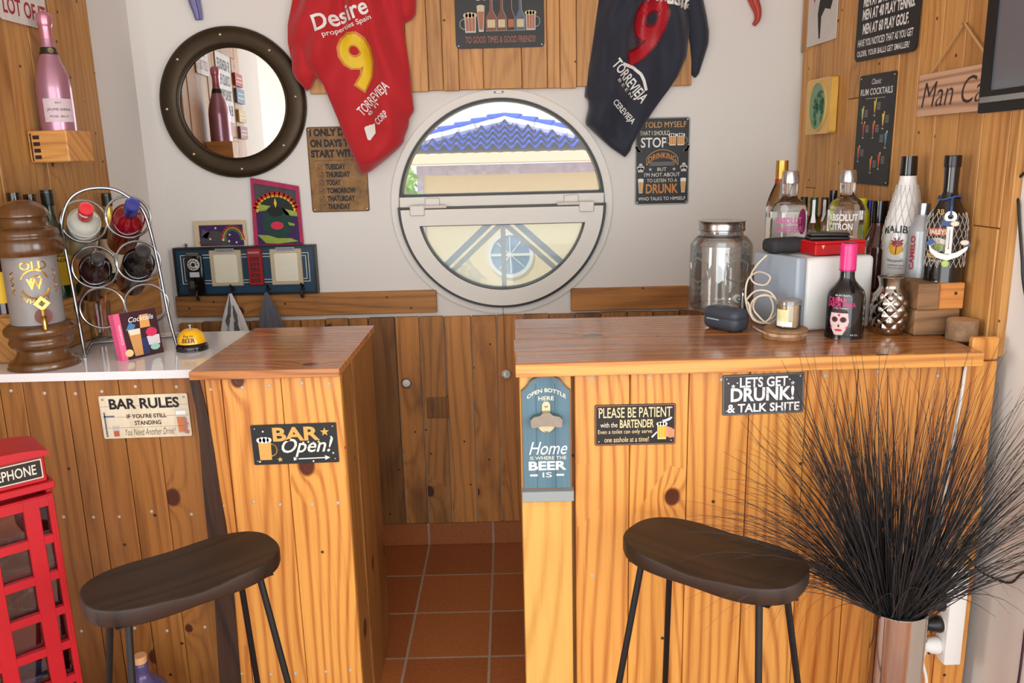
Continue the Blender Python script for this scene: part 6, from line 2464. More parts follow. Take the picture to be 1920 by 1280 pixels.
# netted cream liqueur with the anchor
loc, h_ = stand(1788, 291, -1.022, ZBK + 0.0005)
k_ = h_ / 0.3
bai = smooth_prof([(0, 0), (0.04, 0.0), (0.0435, 0.004), (0.044, 0.1), (0.0445, 0.135), (0.04, 0.158), (0.028, 0.185), (0.0195, 0.205), (0.0165, 0.225), (0.0162, 0.295), (0, 0.295)], 5)
B_ = Bottle('liqueur_bottle', 'large dark cream liqueur bottle in a net at the right end of the bar', loc, bai, flat(16, 15, 14, 0.12, coat=.6), face_cam(loc), scale=k_)
B_.cap(smooth_prof([(0.018, 0.274), (0.019, 0.274), (0.019, 0.297), (0.017, 0.3), (0, 0.3)], 3), flat(18, 17, 16, .25))
B_.band('paper_label', 0.05, 0.145, flat(40, 30, 24, .5), -1.3, 1.3, 0.0005)
lx = -0.012
B_.patch([([(lx - .032, .112), (lx + .012, .112), (lx + .012, .13), (lx - .032, .13)], flat(176, 62, 40, .5), .0009), (blob(lx - .006, .09, .024, .017), flat(214, 206, 190, .5), .0008), (blob(lx - .002, .084, .018, .009), flat(120, 140, 70, .5), .0012), ([(lx - .03, .058), (lx + .02, .058), (lx + .02, .068), (lx - .03, .068)], flat(206, 170, 90, .5), .0009)], 'label_picture')
B_.texts([('BAILEYS', lx - .008, 0.121, 0.042, 0.012, CREAM, {'bold': .02}), ('THE ORIGINAL', lx - .004, 0.063, 0.04, 0.005, INK), ('IRISH CREAM', lx - .004, 0.051, 0.04, 0.005, CREAM), ('RB', lx - 0.004, 0.168, 0.016, 0.012, GOLD, {'bold': .01})])
B_.net(0.035, 0.165, 20, 0.2, flat(206, 202, 190, .6), 0.0006)

# anchor ornament tied to that bottle
ac_ = thing('anchor_ornament', 'white and blue wooden anchor with thermometer hung on the netted bottle', 'ornament', loc, face_cam(loc))
WHA, BLA = flat(230, 230, 226, .6), flat(52, 84, 140, .6)
yf = -(0.0445 * k_ + 0.006)
kk = k_
T2 = lambda pts: [(x * kk, z * kk) for x, z in pts]
b = MB()
b.ring(T2([(0.006 + 0.006 * math.cos(2 * PI * i / 24), 0.158 + 0.006 * math.sin(2 * PI * i / 24)) for i in range(24)]), T2([(0.006 + 0.0135 * math.cos(2 * PI * i / 24), 0.158 + 0.0135 * math.sin(2 * PI * i / 24)) for i in range(24)]), yf - 0.006, yf, WHA)
b.prism(T2([(0.0, 0.07), (0.014, 0.07), (0.014, 0.135), (0.0, 0.135)]), yf - 0.006, yf, WHA)
b.prism(T2([(-0.036, 0.094), (-0.028, 0.082), (-0.012, 0.072), (0.006, 0.068), (0.024, 0.074), (0.042, 0.086), (0.05, 0.095), (0.046, 0.08), (0.03, 0.064), (0.006, 0.054), (-0.016, 0.06), (-0.032, 0.074)]), yf - 0.006, yf, WHA)
b.build('anchor_body', ac_)
b = MB()
b.prism(T2([(-0.012, 0.137), (0.026, 0.137), (0.026, 0.148), (-0.012, 0.148)]), yf - 0.008, yf, BLA)
b.build('blue_tip', ac_)
b = MB()
b.prism(T2([(-0.044, 0.092), (-0.032, 0.108), (-0.022, 0.098), (-0.032, 0.09)]), yf - 0.008, yf, BLA)
b.build('blue_tip', ac_)
b = MB()
b.prism(T2([(0.036, 0.094), (0.044, 0.11), (0.054, 0.09), (0.042, 0.088)]), yf - 0.008, yf, BLA)
b.build('blue_tip', ac_)
for c_ in ((0.016, 0.142), (0.04, 0.098)):
    b = MB()
    b.lathe([(0, 0.004), (0.007, 0.003), (0.0085, 0)], flat(222, 212, 190, .6), n=14, M=Matrix.Translation((c_[0] * kk, yf - 0.008, c_[1] * kk)) @ Matrix.Rotation(PI / 2, 4, 'X') @ Matrix.Diagonal((1.1, .75, 1, 1)))
    b.build('shell', ac_)
b = MB()
b.lathe([(0, 0.004), (0.007, 0.003), (0.0085, 0)], flat(170, 200, 110, .6), n=14, M=Matrix.Translation((0.003 * kk, yf - 0.004, 0.046 * kk)) @ Matrix.Rotation(PI / 2, 4, 'X'))
b.build('shell', ac_)
b = MB()
b.box(0.001 * kk, 0.013 * kk, yf - 0.0085, yf - 0.006, 0.08 * kk, 0.132 * kk, WHITEP, 0.0008)
b.box(0.0062 * kk, 0.0078 * kk, yf - 0.0092, yf - 0.0085, 0.084 * kk, 0.128 * kk, flat(120, 116, 112, .5))
b.lathe([(0, 0.002), (0.0018, 0)], flat(196, 30, 50, .5), n=10, M=Matrix.Translation((0.007 * kk, yf - 0.0085, 0.084 * kk)) @ Matrix.Rotation(PI / 2, 4, 'X'))
for k in range(9):
    b.box(0.002 * kk, 0.005 * kk, yf - 0.0088, yf - 0.0085, (0.088 + k * .0045) * kk, (0.0888 + k * .0045) * kk, INK)
b.build('thermometer', ac_)
b = MB()
rn = lambda z: rad(bai, z / kk) * kk + 0.003
b.tube([(rn(0.2 * kk) * math.sin(t), -rn(0.2 * kk) * math.cos(t), 0.2 * kk + 0.004 * math.sin(t * 2)) for t in [2 * PI * i / 24 for i in range(24)]], 0.0022, BLA, 8, closed=True)
b.tube([(0.006 * kk, -rn(0.2 * kk), 0.2 * kk), (0.006 * kk, yf - 0.002, 0.18 * kk), (0.006 * kk, yf - 0.006, 0.158 * kk)], 0.003, BLA, 8)
b.build('cord', ac_)

# ================================================================== SIGNS ON THE BAR FRONTS
WORN = wood('whitewashed_sign_boards', (226, 216, 190), (200, 184, 152), rings=5, wander=0.6, ringamt=0.5, fibre=0.5, knots=0.1, rough=0.6, holes=0, stain=0.4, staincol=(150, 120, 86))
yb_ = YF - 0.0005
loc, w, h = on_back(191, 739, 357, 819, yb_)
s = Sign('metal_sign', 'cream bar rules sign screwed to the left bar front under the white worktop', 'sign', loc, 0, w, h, WORN, corner=0.004, tilt=-0.012, group='metal bar signs')
for k in (1, 2, 3):
    s.line([(0.01, k * .25), (.99, k * .25)], .0008, flat(150, 130, 100, .6))
s.text('BAR RULES', .11, .9, .68, .93, INK, 0.02)
s.text("IF YOU'RE STILL", .29, .74, .46, .56, BROWNINK, 0.016)
s.text('STANDING', .37, .67, .3, .4, BROWNINK, 0.016)
s.text('You Need Another Drink!', .25, .82, .06, .22, flat(96, 74, 52, .6), -0.004, 0.35)
s.poly([(.85, .06), (.95, .06), (.97, .64), (.84, .64)], LN, 1)
s.poly([(.86, .1), (.945, .1), (.955, .46), (.852, .46)], flat(206, 120, 60, .5), 2)
s.rect(.85, .96, .5, .6, WHITEP, 2)
for k in range(4):
    s.disc(.945 - (k % 2) * .012, .12 + k * .09, .035, flat(176, 120, 110, .6), 3, rv=.05)
s.rect(.03, .05, .04, .62, flat(96, 106, 140, .6), 1)
s.rect(.03, .15, .5, .54, flat(96, 106, 140, .6), 1)
s.rect(.11, .19, .03, .3, LN, 1)
s.rect(.12, .18, .05, .18, flat(190, 100, 60, .5), 2)
s.done()

loc, w, h = on_back(474, 794, 634, 868, -1.0958)
s = Sign('metal_sign', 'dark bar open sign with a beer mug on the narrow column front', 'sign', loc, 0, w, h, flat(26, 32, 33, .45, var=.12), corner=0.003, tilt=-0.012, group='metal bar signs')
s.text('BAR', .25, .8, .58, .93, GOLD, 0.02)
s.text('Open!', .34, .95, .17, .64, flat(240, 232, 214, .5), 0.006, 0.35)
s.mug(.07, .22, .12, .72, GOLD, WHITEP, GOLD, 1)
s.line([(.5, .12), (.84, .13)], .0026, WHITEP)
s.poly([(.84, .07), (.9, .13), (.84, .19)], WHITEP, 2)
s.poly([(.47, .08), (.54, .12), (.47, .17)], WHITEP, 2)
s.star(.86, .78, .055, GOLD, 2)
s.star(.31, .12, .035, GOLD, 2)
for u, v in ((.14, .84), (.6, .53), (.66, .54), (.72, .52), (.78, .54), (.93, .65), (.07, .08), (.94, .24), (.7, .05)):
    s.disc(u, v, .011, CREAM, 2, n=8)
s.done()

loc, w, h = on_back(1115, 757, 1266, 833, YR - 0.0008)
s = Sign('metal_sign', 'black sign asking to be patient with the bartender on the right bar', 'sign', loc, 0, w, h, flat(24, 22, 20, .45, var=.1), corner=0.004, edge=flat(150, 96, 70, .5), group='metal bar signs')
s.text('PLEASE BE PATIENT', .05, .95, .68, .93, flat(236, 210, 160, .5), 0.004)
s.text('with the', .07, .28, .45, .57, CREAM, 0)
s.text('BARTENDER', .31, .73, .43, .63, flat(236, 210, 160, .5), 0.01)
s.text('Even a toilet can only serve', .04, .71, .26, .39, flat(230, 206, 150, .5))
s.text('one asshole at a time!', .12, .67, .08, .21, flat(230, 206, 150, .5))
s.mug(.775, .89, .13, .58, flat(206, 170, 40, .5), WHITEP, flat(226, 206, 130, .5), 0)
s.poly([(.86, .55), (.93, .6), (.96, .66), (.945, .68), (.88, .62), (.83, .6)], WHITEP, 3)
s.poly([(.7, .2), (.77, .33), (.775, .3), (.715, .17)], WHITEP, 3)
s.poly([(.89, .2), (.93, .16), (.99, .18), (.99, .36), (.94, .42), (.89, .44)], flat(206, 140, 100, .6), 2)
for k in range(4):
    s.disc(.895, .22 + k * .065, .022, flat(214, 150, 110, .6), 3, rv=.03)
s.done()

loc, w, h = on_back(1355, 700, 1507, 775, YR - 0.0008)
s = Sign('metal_sign', 'grey chalk sign saying lets get drunk on the right bar front', 'sign', loc, 0, w, h, flat(62, 62, 64, .5, var=.35), corner=0.003, tilt=-0.02, edge=flat(120, 120, 120, .5), group='metal bar signs')
s.text('LETS GET', .21, .8, .68, .93, flat(240, 240, 240, .5), 0.016)
s.text('DRUNK!', .1, .88, .33, .68, flat(240, 240, 240, .5), 0.02)
s.text('& TALK SHITE', .06, .95, .06, .28, flat(240, 240, 240, .5), 0.016)
s.star(.13, .72, .03, WHITEP)
s.star(.86, .75, .03, WHITEP)
for u, v in ((.07, .8), (.18, .8), (.82, .84), (.95, .92)):
    s.disc(u, v, .01, WHITEP, 2, n=8)
s.done()

# ------------------------------------------------ wall mounted bottle opener board
loc, w, h = on_back(978, 702, 1070, 912, YR - 0.0125)
OPB = wood('teal_washed_board', (86, 120, 134), (66, 98, 112), rings=5, wander=.7, ringamt=.4, fibre=.6, knots=0.05, rough=.6, holes=0, stain=.3, staincol=(60, 84, 94))
ol = [(-w / 2, 0), (w / 2, 0), (w / 2, h * .87), (w * .44, h * .89)] + [(w * .36 * math.cos(t), h * .915 + h * .085 * math.sin(t)) for t in [PI * (.06 + .88 * i / 12) for i in range(13)]] + [(-w * .44, h * .89), (-w / 2, h * .87)]
s = Sign('bottle_opener_board', 'teal wooden board with a metal bottle opener on the right bar end post', 'bottle opener', loc, 0, w, h, OPB, th=0.012, outline=ol, holes=False)
s.pic.ring([(x * .955, h * .5 + (z - h * .5) * .985) for x, z in ol], ol, -0.0124, -0.0119, flat(126, 88, 60, .6))
s.np += 1
for u in (.3, .68):
    s.line([(u, 0.01), (u, .93)], .0012, flat(50, 76, 88, .6), 1)
s.text('OPEN BOTTLE', .12, .9, .83, .865, CREAM, 0.01, arc=.016)
s.text('HERE', .35, .66, .79, .825, CREAM, 0.006)
s.text('Home', .14, .92, .31, .425, WHITEP, 0.0, .35)
s.text('IS WHERE THE', .16, .9, .265, .295, CREAM)
s.text('BEER', .13, .9, .17, .25, WHITEP, .02)
s.text('IS', .41, .6, .105, .15, WHITEP)
for sx in (-1, 1):
    for k in range(3):
        s.disc(.5 + sx * (.22 + k * .05), .125, .03, WHITEP, 2, rv=.01)
r_ = s.done()
b = MB()
ZO = h * .655
M = Matrix.Translation((0, -0.012, ZO))
SV = flat(150, 144, 132, .35, .9, var=.15)
OC = flat(206, 196, 150, .4, .4)
b.prism([(-.009, .0), (.009, .0), (.009, .026), (.005, .033), (-.005, .033), (-.009, .026)], -.003, 0, OC, M=M)
b.prism([(.021 * math.cos(PI + PI * i / 12), -.012 + .026 * math.sin(PI + PI * i / 12)) for i in range(13)], -.003, 0, OC, M=M)
b.build('opener_plate', r_)
b = MB()
sec = [(-.034, -.018), (-.03, -.022), (-.01, -.018), (.01, -.018), (.03, -.022), (.034, -.018), (.035, -.004), (.028, .003), (.014, .006), (.008, .012), (-.008, .012), (-.014, .006), (-.028, .003), (-.035, -.004)]
b.prism(sec, -.02, -.002, SV, M=M)
b.build('opener_jaw', r_)
for zz in (.024, -.034):
    b = MB()
    b.lathe([(0, .002), (.004, .0015), (.0045, 0)], STEEL, n=12, M=M @ Matrix.Translation((0, -.003, zz)) @ Matrix.Rotation(PI / 2, 4, 'X'))
    b.build('screw', r_)
b = MB()
tl, tr = (980 - 1024) / 92 * w, (1074 - 1024) / 92 * w
b.box(-w / 2 - 0.002, w / 2 + 0.004, -0.03, 0.0, -0.024, 0.0, flat(150, 160, 160, .5, .3), 0.001)
o = b.build('cap_tray', r_)
o['label'] = 'pale grey metal cap tray'

# ================================================================== BAR STOOLS
SH = 0.69


def seat_outline(L_, Wd, n=64):
    """rounded oblong with a shallow waist on the long sides"""
    pts = []
    for i in range(n):
        a = 2 * PI * i / n
        ca, sa = math.cos(a), math.sin(a)
        e = 2.7
        x = L_ / 2 * abs(ca) ** (2 / e) * (1 if ca >= 0 else -1)
        y = Wd / 2 * abs(sa) ** (2 / e) * (1 if sa >= 0 else -1)
        waist = 1 - 0.07 * math.exp(-(x / (L_ * .2)) ** 2)
        pts.append((x, y * waist))
    return pts


def make_stool(label, loc, rz):
    st = thing('bar_stool', label, 'stool', loc, rz, 'bar stools')
    L_, Wd, th = 0.372, 0.218, 0.042
    ol = seat_outline(L_, Wd)
    n = len(ol)
    b = MB()
    rows = [(0.0, SH - th - 0.0), (0.94, SH - th), (0.985, SH - th + 0.004), (1.0, SH - th + 0.012), (1.0, SH - 0.005), (0.993, SH - 0.0012), (0.98, SH), (0.8, None), (0.6, None), (0.4, None), (0.2, None), (0.0, None)]
    verts, faces = [], []
    for k, z in rows:
        for x, y in ol:
            X, Y = x * k, y * k
            dish = 0.011 * math.exp(-(X / 0.16) ** 2 - (Y / 0.2) ** 2) if (z is None or z >= SH - 0.009) else 0.0
            sc_ = 0.016 * math.exp(-(X / 0.075) ** 2) * min(1, max(0, (abs(Y) - 0.05) / 0.04)) if (Y < 0 and abs(Y) > 0.05 and (z is None or z > SH - 0.01)) else 0.0
            verts.append((X, Y, (SH if z is None else z) - max(dish, sc_)))
    for j in range(len(rows) - 1):
        for i in range(n):
            faces.append((j * n + i, j * n + (i + 1) % n, (j + 1) * n + (i + 1) % n, (j + 1) * n + i))
    b.faces(verts, faces, W_STOOL, uvs=[(v[1], v[0] + v[2]) for v in verts])
    bmesh.ops.remove_doubles(b.bm, verts=list(b.bm.verts), dist=1e-6)
    b.build('seat', st, sharp=22)
    IRON = flat(24, 25, 27, .45, .3)
    for sx in (-1, 1):
        for sy in (-1, 1):
            b = MB()
            p0, p1 = V((sx * 0.125, sy * 0.06, SH - th + 0.001)), V((sx * 0.19, sy * 0.16, 0.004))
            b.tube([p0, p1], 0.0068, IRON, 12)
            b.lathe([(0, 0), (0.01, 0), (0.01, 0.006), (0.007, 0.008)], BLACK, n=12, M=Matrix.Translation((p1.x, p1.y, 0)))
            b.build('leg', st)
            b = None
    b = MB()
    q = [(sx, sy) for sx, sy in ((-1, -1), (1, -1), (1, 1), (-1, 1))]
    t = (SH - th - 0.2) / (SH - th)
    P_ = [V((sx * (0.125 + 0.065 * t), sy * (0.06 + 0.1 * t), 0.2)) for sx, sy in q]
    b.tube(P_, 0.006, IRON, 10, closed=True)
    b.build('footrest', st)
    b = MB()
    b.box(-0.15, 0.15, -0.075, 0.075, SH - th - 0.004, SH - th - 0.0005, IRON, 0.001)
    b.build('seat_plate', st)
    return st


A_, B2 = atZ(1206, 984, SH), atZ(1492, 1070, SH)
c = (A_ + B2) / 2
st = make_stool('dark wooden bar stool in front of the right bar', (c.x - 0.006, c.y - 0.005, 0), math.atan2(B2.y - A_.y, B2.x - A_.x))
A_, B2 = atZ(178, 1112, SH), atZ(495, 1010, SH)
c = (A_ + B2) / 2
dup(st, (c.x, c.y - 0.004, 0), math.atan2(B2.y - A_.y, B2.x - A_.x), 'dark wooden bar stool beside the red telephone box cabinet')

# ================================================================== BLACK GRASS IN A STEEL VASE
vp = V((0.778, -1.42, 0))
vh = 0.542
b = MB()
b.lathe([(0, 0.0), (0.058, 0.0), (0.0605, 0.003), (0.0605, vh - 0.001), (0.0595, vh), (0.0585, vh - 0.001), (0.0585, 0.01), (0, 0.01)], flat(190, 184, 176, 0.09, 1.0), n=56)
o = b.build('floor_vase', loc=vp)
tag(o, 'tall polished steel cylinder vase in front of the right bar', 'vase')
random.seed(42)
gm = flat(24, 24, 25, .55)
gm2 = flat(56, 56, 58, .5)
b = MB()


def blade(p0, dirv, L_, droop, r, mat, seg=10, stop=0.0):
    p = V(p0)
    d = V(dirv).normalized()
    pts = [p.copy()]
    cl = V((random.gauss(0, 1), random.gauss(0, .7), 0)) * random.choice((0.01, 0.02, 0.035, 0.06))
    for i in range(seg):
        d = (d + V((0, 0, -droop * (0.2 + 2.4 * (i / seg) ** 1.6))) + cl * (i / seg)).normalized()
        p = p + d * (L_ / seg)
        lim = YR - 0.012 if p.z < 0.96 else -1.252
        p.y = max(p.y, -1.98) if p.y < vp.y else min(p.y, lim)
        if p.y > -1.97:
            p.x = min(p.x, 1.018 - 0.0576 * p.y)
        pts.append(p.copy())
    b.tube(pts, lambda t: r * (1 - 0.85 * t), mat, 4, cap=False)


RIM = vh - 0.008


def tuft(n, sp, ln, dr, rad_, side=None, mats=0.8, yk=0.75):
    for k in range(n):
        a = random.uniform(0, 2 * PI)
        spread = random.uniform(*sp)
        aa = a if side is None else (PI if side < 0 else 0) + random.uniform(-.55, .55)
        rr = min(0.05, 0.012 + 0.045 * spread + random.uniform(0, .018))
        p0 = vp + V((rr * math.cos(aa), rr * math.sin(aa), RIM))
        d = V((math.cos(aa) * spread, yk * math.sin(aa) * spread, 1))
        blade(p0, d, random.uniform(*ln), random.uniform(*dr), random.uniform(*rad_), gm if random.random() < mats else gm2)


def clump(dx, dy, n, ln, dr, rad_, sd=0.09, mats=.72):
    for k in range(n):
        ex, ey = dx + random.gauss(0, sd), dy + random.gauss(0, sd)
        m = math.hypot(ex, ey) or 1e-6
        rr = min(0.05, 0.02 + 0.04 * m)
        p0 = vp + V((max(-.046, min(.046, rr * ex / m + random.gauss(0, .01))), max(-.04, min(.04, rr * ey / m + random.gauss(0, .01))), RIM))
        blade(p0, V((ex, ey, 1)), random.uniform(*ln), random.uniform(*dr), random.uniform(*rad_), gm if random.random() < mats else gm2)


clump(-0.02, -0.05, 70, (0.34, 0.54), (0.0, 0.05), (0.0012, 0.0024))
clump(-0.26, 0.0, 80, (0.36, 0.6), (0.0, 0.06), (0.0012, 0.0023))
clump(0.2, 0.02, 70, (0.34, 0.58), (0.0, 0.06), (0.0012, 0.0023))
clump(0.5, -0.05, 70, (0.34, 0.52), (0.02, 0.08), (0.0011, 0.002))
clump(-0.52, -0.05, 60, (0.32, 0.52), (0.02, 0.09), (0.0011, 0.002), .12)
clump(-0.85, -0.1, 50, (0.3, 0.48), (0.04, 0.12), (0.001, 0.0016), .16)
clump(-1.3, -0.1, 34, (0.34, 0.5), (0.04, 0.13), (0.0009, 0.0013), .25)
clump(0.9, -0.1, 44, (0.28, 0.46), (0.04, 0.12), (0.0009, 0.0015), .2)
clump(0.0, -0.4, 60, (0.22, 0.42), (0.04, 0.16), (0.001, 0.0018), .22, .5)
clump(-0.05, 0.3, 40, (0.3, 0.5), (0.0, 0.06), (0.001, 0.002), .15)
tuft(34, (0.5, 1.2), (0.16, 0.34), (0.18, 0.34), (0.0008, 0.0011), -1, .8)
tuft(40, (0.1, 0.7), (0.14, 0.36), (0.12, 0.3), (0.0008, 0.0014), None, .4, 1.0)
tuft(70, (0.05, 0.3), (0.14, 0.3), (0.0, 0.08), (0.0014, 0.0024), None, .6, 1.0)
b.lathe([(0, vh - 0.12), (0.055, vh - 0.12), (0.053, vh - 0.03), (0.045, vh - 0.006), (0, vh - 0.002)], gm, c=tuple(vp), n=24)
o = b.build('ornamental_grass', sharp=180)
tag(o, 'bunch of black artificial ornamental grass in the steel vase', 'plant')

# ================================================================== TELEPHONE BOX CABINET
pa = math.radians(42)
ndir = V((math.sin(pa), -math.cos(pa), 0))
pc = V((-1.051, -1.3805, 0))
PW = 0.172
hd = 0.06
ptop = 0.91
tb = thing('telephone_box', 'red british style telephone box cabinet at the left edge of the picture', 'cabinet', pc, pa)
PR = flat(178, 14, 30, 0.4, var=.05)
PD = flat(60, 10, 20, .6)
hf = PW / 2
b = MB()
for sx in (-1, 1):
    b.box(sx * hf - 0.006 * (sx + 1), sx * hf - 0.006 * (sx - 1), -hd + 0.012, hd, 0, ptop - 0.07, PR, 0.002)
b.box(-hf, hf, hd - 0.012, hd, 0, ptop - 0.07, PR, 0.002)
b.box(-hf - 0.005, hf + 0.005, -hd - 0.002, hd + 0.005, 0, 0.05, PR, 0.003)
b.box(-hf - 0.004, hf + 0.004, -hd - 0.004, hd + 0.004, ptop - 0.085, ptop - 0.07, PR, 0.002)
b.build('case', tb)
for zz in (0.06, 0.23, 0.385, 0.54, 0.66):
    b = MB()
    b.box(-hf + 0.012, hf - 0.012, -hd + 0.014, hd - 0.012, zz, zz + 0.008, PD, 0.001)
    b.build('shelf', tb)
# head with the name panel and the curved roof
b = MB()
b.box(-hf + 0.006, hf - 0.006, -hd + 0.006, hd - 0.006, ptop - 0.0705, ptop - 0.012, PR, 0.003)
b.build('head', tb)
b = MB()
arcp = [(-hf - 0.003, 0.0), (hf + 0.003, 0.0)] + [(hf * 1.02 * math.cos(t), 0.006 + 0.012 * math.sin(t)) for t in [PI * i / 16 for i in range(17)]]
b.prism(arcp, -hd - 0.003, hd + 0.003, PR, M=Matrix.Translation((0, 0, ptop - 0.013)))
b.build('roof', tb)
b = MB()
b.box(-hf + 0.016, hf - 0.016, -hd - 0.0005, -hd + 0.006, ptop - 0.056, ptop - 0.02, flat(20, 20, 20, .4), 0.001)
b.ring(rounded(2 * hf - 0.032, 0.036, .001, z0=ptop - 0.056), rounded(2 * hf - 0.028, 0.04, .001, z0=ptop - 0.058), -hd - 0.002, -hd + 0.004, flat(206, 196, 176, .5))
sp = b.build('name_panel', tb)
b = MB()
put_text(b, 'TELEPHONE', 0.011, ptop - 0.038, 0.1, 0.021, flat(216, 208, 190, .5), lambda x, z: (x, -hd - 0.0012, z), .006)
b.build('lettering', sp, smooth=False)
# door: frame with rows of narrow, wide, narrow panes
b = MB()
dz0, dz1 = 0.055, ptop - 0.095
cols = [(-hf + 0.014, -hf + 0.03), (-0.027, 0.027), (hf - 0.03, hf - 0.014)]
nr = 9
rowh = (dz1 - dz0 - 0.03) / nr
yfr, ybk = -hd - 0.004, -hd + 0.01
xs = [-hf + 0.002, cols[0][0], cols[0][1], cols[1][0], cols[1][1], cols[2][0], cols[2][1], hf - 0.002]
for i in (0, 2, 4, 6):
    b.box(xs[i], xs[i + 1], yfr, ybk, dz0, dz1, PR, 0.0012)
for r in range(nr + 1):
    za = dz0 if r == 0 else dz0 + 0.015 + r * rowh - 0.009
    zb = dz1 if r == nr else dz0 + 0.015 + r * rowh + 0.009
    for (xa, xb) in cols:
        b.box(xa - 0.001, xb + 0.001, yfr, ybk, max(za, dz0), min(zb, dz1), PR, 0.0006)
dr = b.build('door', tb)
b = MB()
b.box(-hf + 0.012, hf - 0.012, -hd + 0.011, -hd + 0.0125, dz0, dz1, thin_glass('cabinet_glass', tint=(.8, .78, .8), refl=.14))
b.build('panes', dr)
b = MB()
b.ring(rounded(PW - 0.016, dz1 - dz0 - 0.012, .002, z0=dz0 + 0.006), rounded(PW - 0.01, dz1 - dz0 - 0.006, .002, z0=dz0 + 0.003), yfr - 0.002, yfr + 0.001, PR)
b.build('door_bead', dr)


def in_box(x, y, z):
    return tb.matrix_basis @ V((x, y, z)) if False else pc + V((x * math.cos(pa) - y * math.sin(pa), x * math.sin(pa) + y * math.cos(pa), z))


# things kept in the cabinet
CW = thin_glass('small_glass', tint=(.9, .92, .95), refl=.3)
for k, (x_, z_) in enumerate(((-0.02, 0.6685), (0.025, 0.6685), (-.02, .5485), (.024, .5485))):
    b = MB()
    b.lathe([(0, 0), (0.014, 0), (0.019, 0.05), (0.0175, 0.05), (0.013, 0.003), (0, 0.003)], CW, n=20)
    o = b.build('shot_glass', loc=in_box(x_, -0.005, z_))
    tag(o, ('left', 'right')[k % 2] + ' small glass on the ' + ('top', 'second')[k // 2] + ' shelf of the red telephone box', 'glass', 'glasses in the telephone box')
b = MB()
b.lathe(smooth_prof([(0, 0), (0.022, 0), (0.034, 0.01), (0.036, 0.02), (0.033, 0.018), (0.02, 0.006), (0, 0.005)], 3), flat(96, 110, 150, .3, coat=.3), n=28)
o = b.build('small_bowl', loc=in_box(0, 0.0, 0.3935))
tag(o, 'blue grey bowl on the middle shelf of the telephone box', 'bowl')
CARD = flat(230, 226, 214, .5)
for k, (x_, tl_) in enumerate(((-0.02, .5), (0.02, -.35))):
    b = MB()
    M = Matrix.Rotation(tl_, 4, 'Y')
    b.box(-0.014, 0.014, -0.003, 0.003, 0.0, 0.045, CARD, 0.001, M=M)
    for i in range(2):
        for j in range(3):
            b.lathe([(0, .0006), (.0026, 0)], INK, n=8, M=M @ Matrix.Translation((-.006 + i * .012, -.003, .01 + j * .012)) @ Matrix.Rotation(PI / 2, 4, 'X'))
    o = b.build('domino_tile', loc=in_box(x_, -0.02, 0.2385 + 0.008))
    tag(o, ('left', 'right')[k] + ' white spotted domino leaning in the telephone box', 'domino', 'dominoes in the telephone box')
b = MB()
b.box(-0.05, 0.05, -0.004, 0.004, 0.0, 0.07, flat(150, 90, 40, .6), 0.001)
o = b.build('wooden_tray', loc=in_box(0, 0.03, 0.2385))
o.rotation_euler = (0, 0, pa)
tag(o, 'orange brown wooden tray standing behind the dominoes', 'tray')

# purple corked bottle on the floor
q = atY(264, 1245, -1.2)
zt = atY(264, 1228, -1.2).z
hb = zt / 0.285
B_ = Bottle('decorative_bottle', 'purple bottle with a cork on the floor behind the left stool', (q.x, -1.2, 0.0), smooth_prof([(0, 0), (0.05, 0), (0.056, 0.01), (0.058, 0.1), (0.056, 0.16), (0.045, 0.205), (0.022, 0.232), (0.0145, 0.245), (0.0145, 0.268), (0, 0.268)], 5), flat(74, 66, 110, .3, coat=.4, var=.4), scale=hb)
B_.cap([(0.0125, 0.266), (0.0135, 0.284), (0.013, 0.285), (0, 0.285)], flat(206, 156, 110, .8, var=.15), 'cork')

# ================================================================== TELEVISION, SOCKETS, CABLES
tv0 = atX(1838, 213, 0.955)
RW0 = -PI / 2
tv = thing('television', 'black television mounted on the right wall at the edge of the picture', 'television', (0.955, tv0.y - 0.36, tv0.z), RW0)
TW, TH = 0.72, 0.44
b = MB()
b.box(-TW / 2, TW / 2, 0.0, 0.045, 0.0, TH, GLOSSBLACK, 0.006, 2)
b.build('housing', tv)
b = MB()
b.ring(rounded(TW - 0.064, TH - 0.075, .003, z0=0.042), rounded(TW, TH, .006), -0.006, 0.001, flat(8, 8, 9, .5))
b.build('bezel', tv)
b = MB()
b.box(-TW / 2 + 0.03, TW / 2 - 0.03, -0.002, 0.0005, 0.04, TH - 0.03, flat(92, 96, 104, .22, coat=.4))
b.build('screen', tv)
b = MB()
b.box(-TW / 2 + 0.006, TW / 2 - 0.006, -0.0085, -0.0055, 0.019, 0.031, STEEL, 0.001)
b.build('silver_strip', tv)
b = MB()
b.box(-0.1, 0.1, 0.045, 0.152, 0.15, 0.3, BLACK, 0.002)
b.build('wall_bracket', tv)
b = MB()
b.tube(curve3([MR_ @ V((0.014, -1.6, 1.6)), MR_ @ V((0.014, -1.42, 1.52)), atR(1914, 330, 0.014), atR(1910, 385, 0.014), atR(1916, 480, 0.014), atR(1924, 560, 0.014), MR_ @ V((0.014, -1.36, 0.9))], 8), 0.003, BLACK, 8)
o = b.build('television_cable')
tag(o, 'black cable hanging down the white wall below the television', 'cable')

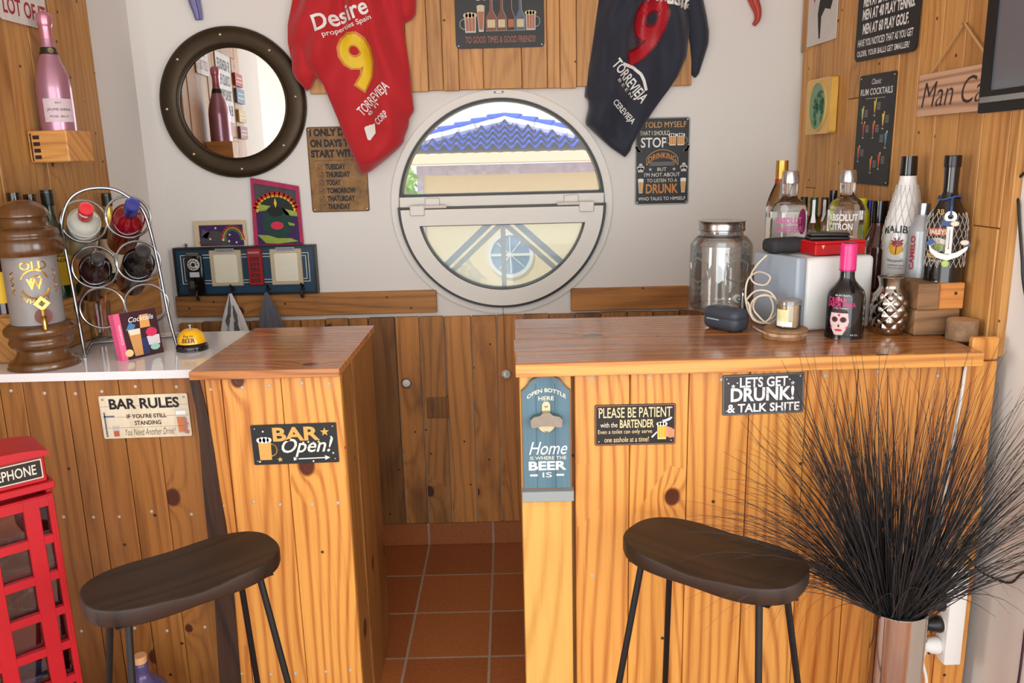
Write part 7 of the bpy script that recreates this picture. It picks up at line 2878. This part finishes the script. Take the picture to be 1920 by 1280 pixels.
# power strip in the corner beside the bar
YP = YR - 0.027
zA, zB = atY(1790, 1062, YP).z, atY(1768, 1236, YP).z
px_ = atY(1800, 1150, YP).x
ps = thing('power_strip', 'white power strip upright on the bar front behind the steel vase', 'power strip', (px_, YP, zB), RW0)
LH = zA - zB
b = MB()
b.box(-0.024, 0.024, -0.04, 0.0, 0.0, LH, WHITEP, 0.004, 2)
b.build('strip_body', ps)
for k in range(4):
    b = MB()
    b.lathe([(0.0185, 0.0), (0.0185, 0.003), (0.0165, 0.003), (0.0165, 0.001), (0, 0.001)], flat(206, 206, 204, .5), n=20, M=Matrix.Translation((0, -0.04, LH * (.16 + .23 * k))) @ Matrix.Rotation(PI / 2, 4, 'X'))
    b.build('socket', ps)
for k in range(1, 4):
    b = MB()
    zc = 0
    b.lathe(smooth_prof([(0, 0.0), (0.0185, 0.0), (0.0185, 0.014), (0.014, 0.03), (0.01, 0.036), (0, 0.037)], 3), BLACK, n=20, M=Matrix.Rotation(PI / 2, 4, 'X'))
    b.tube(curve3([(0, -0.026, -0.008), (0.0, -0.034, -0.03), (0.012, -0.026, -0.07)]), 0.003, BLACK, 8)
    o = b.build('plug', loc=(px_ - 0.0435, YP, zB + LH * (.16 + .23 * k)))
    o.rotation_euler = (0, 0, RW0)
    tag(o, ('', 'lowest black plug in the white power strip', 'middle black plug in the white power strip', 'topmost black plug in the white power strip')[k], 'plug', 'black plugs in the power strip')
b = MB()
b.lathe(smooth_prof([(0, 0.0), (0.0185, 0.0), (0.0185, 0.02), (0.012, 0.034), (0, 0.036)], 3), WHITEP, n=20, M=Matrix.Rotation(PI / 2, 4, 'X'))
b.tube(curve3([(0, -0.028, -0.01), (0.002, -0.034, -0.04), (0.004, -0.022, -0.09), (-0.004, -0.016, -0.16)]), 0.0034, WHITEP, 8)
o = b.build('plug', loc=(px_ - 0.0435, YP, zB + LH * .16))
o.rotation_euler = (0, 0, RW0)
tag(o, 'white plug at the bottom of the power strip', 'plug')
b = MB()
pr = [(1814, 655), (1806, 720), (1792, 800), (1778, 880), (1768, 950), (1764, 1010), (1772, 1052)]
b.tube(curve3([atY(x, y, YR - 0.005) for x, y in pr], 6), 0.0036, flat(226, 222, 214, .5), 8)
o = b.build('white_cable')
tag(o, 'white cable running down the wood beside the black grass', 'cable')
b = MB()
pr = [(1795, 1030), (1815, 1045), (1840, 1072), (1865, 1088), (1890, 1092), (1912, 1078), (1935, 1058)]
P_ = [atY(x, y, YR - 0.004) for x, y in pr[:3]] + [atR(x, y, 0.012) for x, y in pr[4:]]
b.tube(curve3(P_, 8), 0.0026, BLACK, 8)
o = b.build('black_cable')
tag(o, 'thin black cable looping across the white wall right of the grass', 'cable')
b = MB()
P_ = [atR(x, y, 0.014) for x, y in ((1922, 1180), (1912, 1260), (1900, 1340))]
b.tube(curve3(P_, 6), 0.0026, flat(60, 30, 50, .5), 8)
o = b.build('dark_cable')
tag(o, 'dark cable at the lower right edge of the white wall', 'cable')
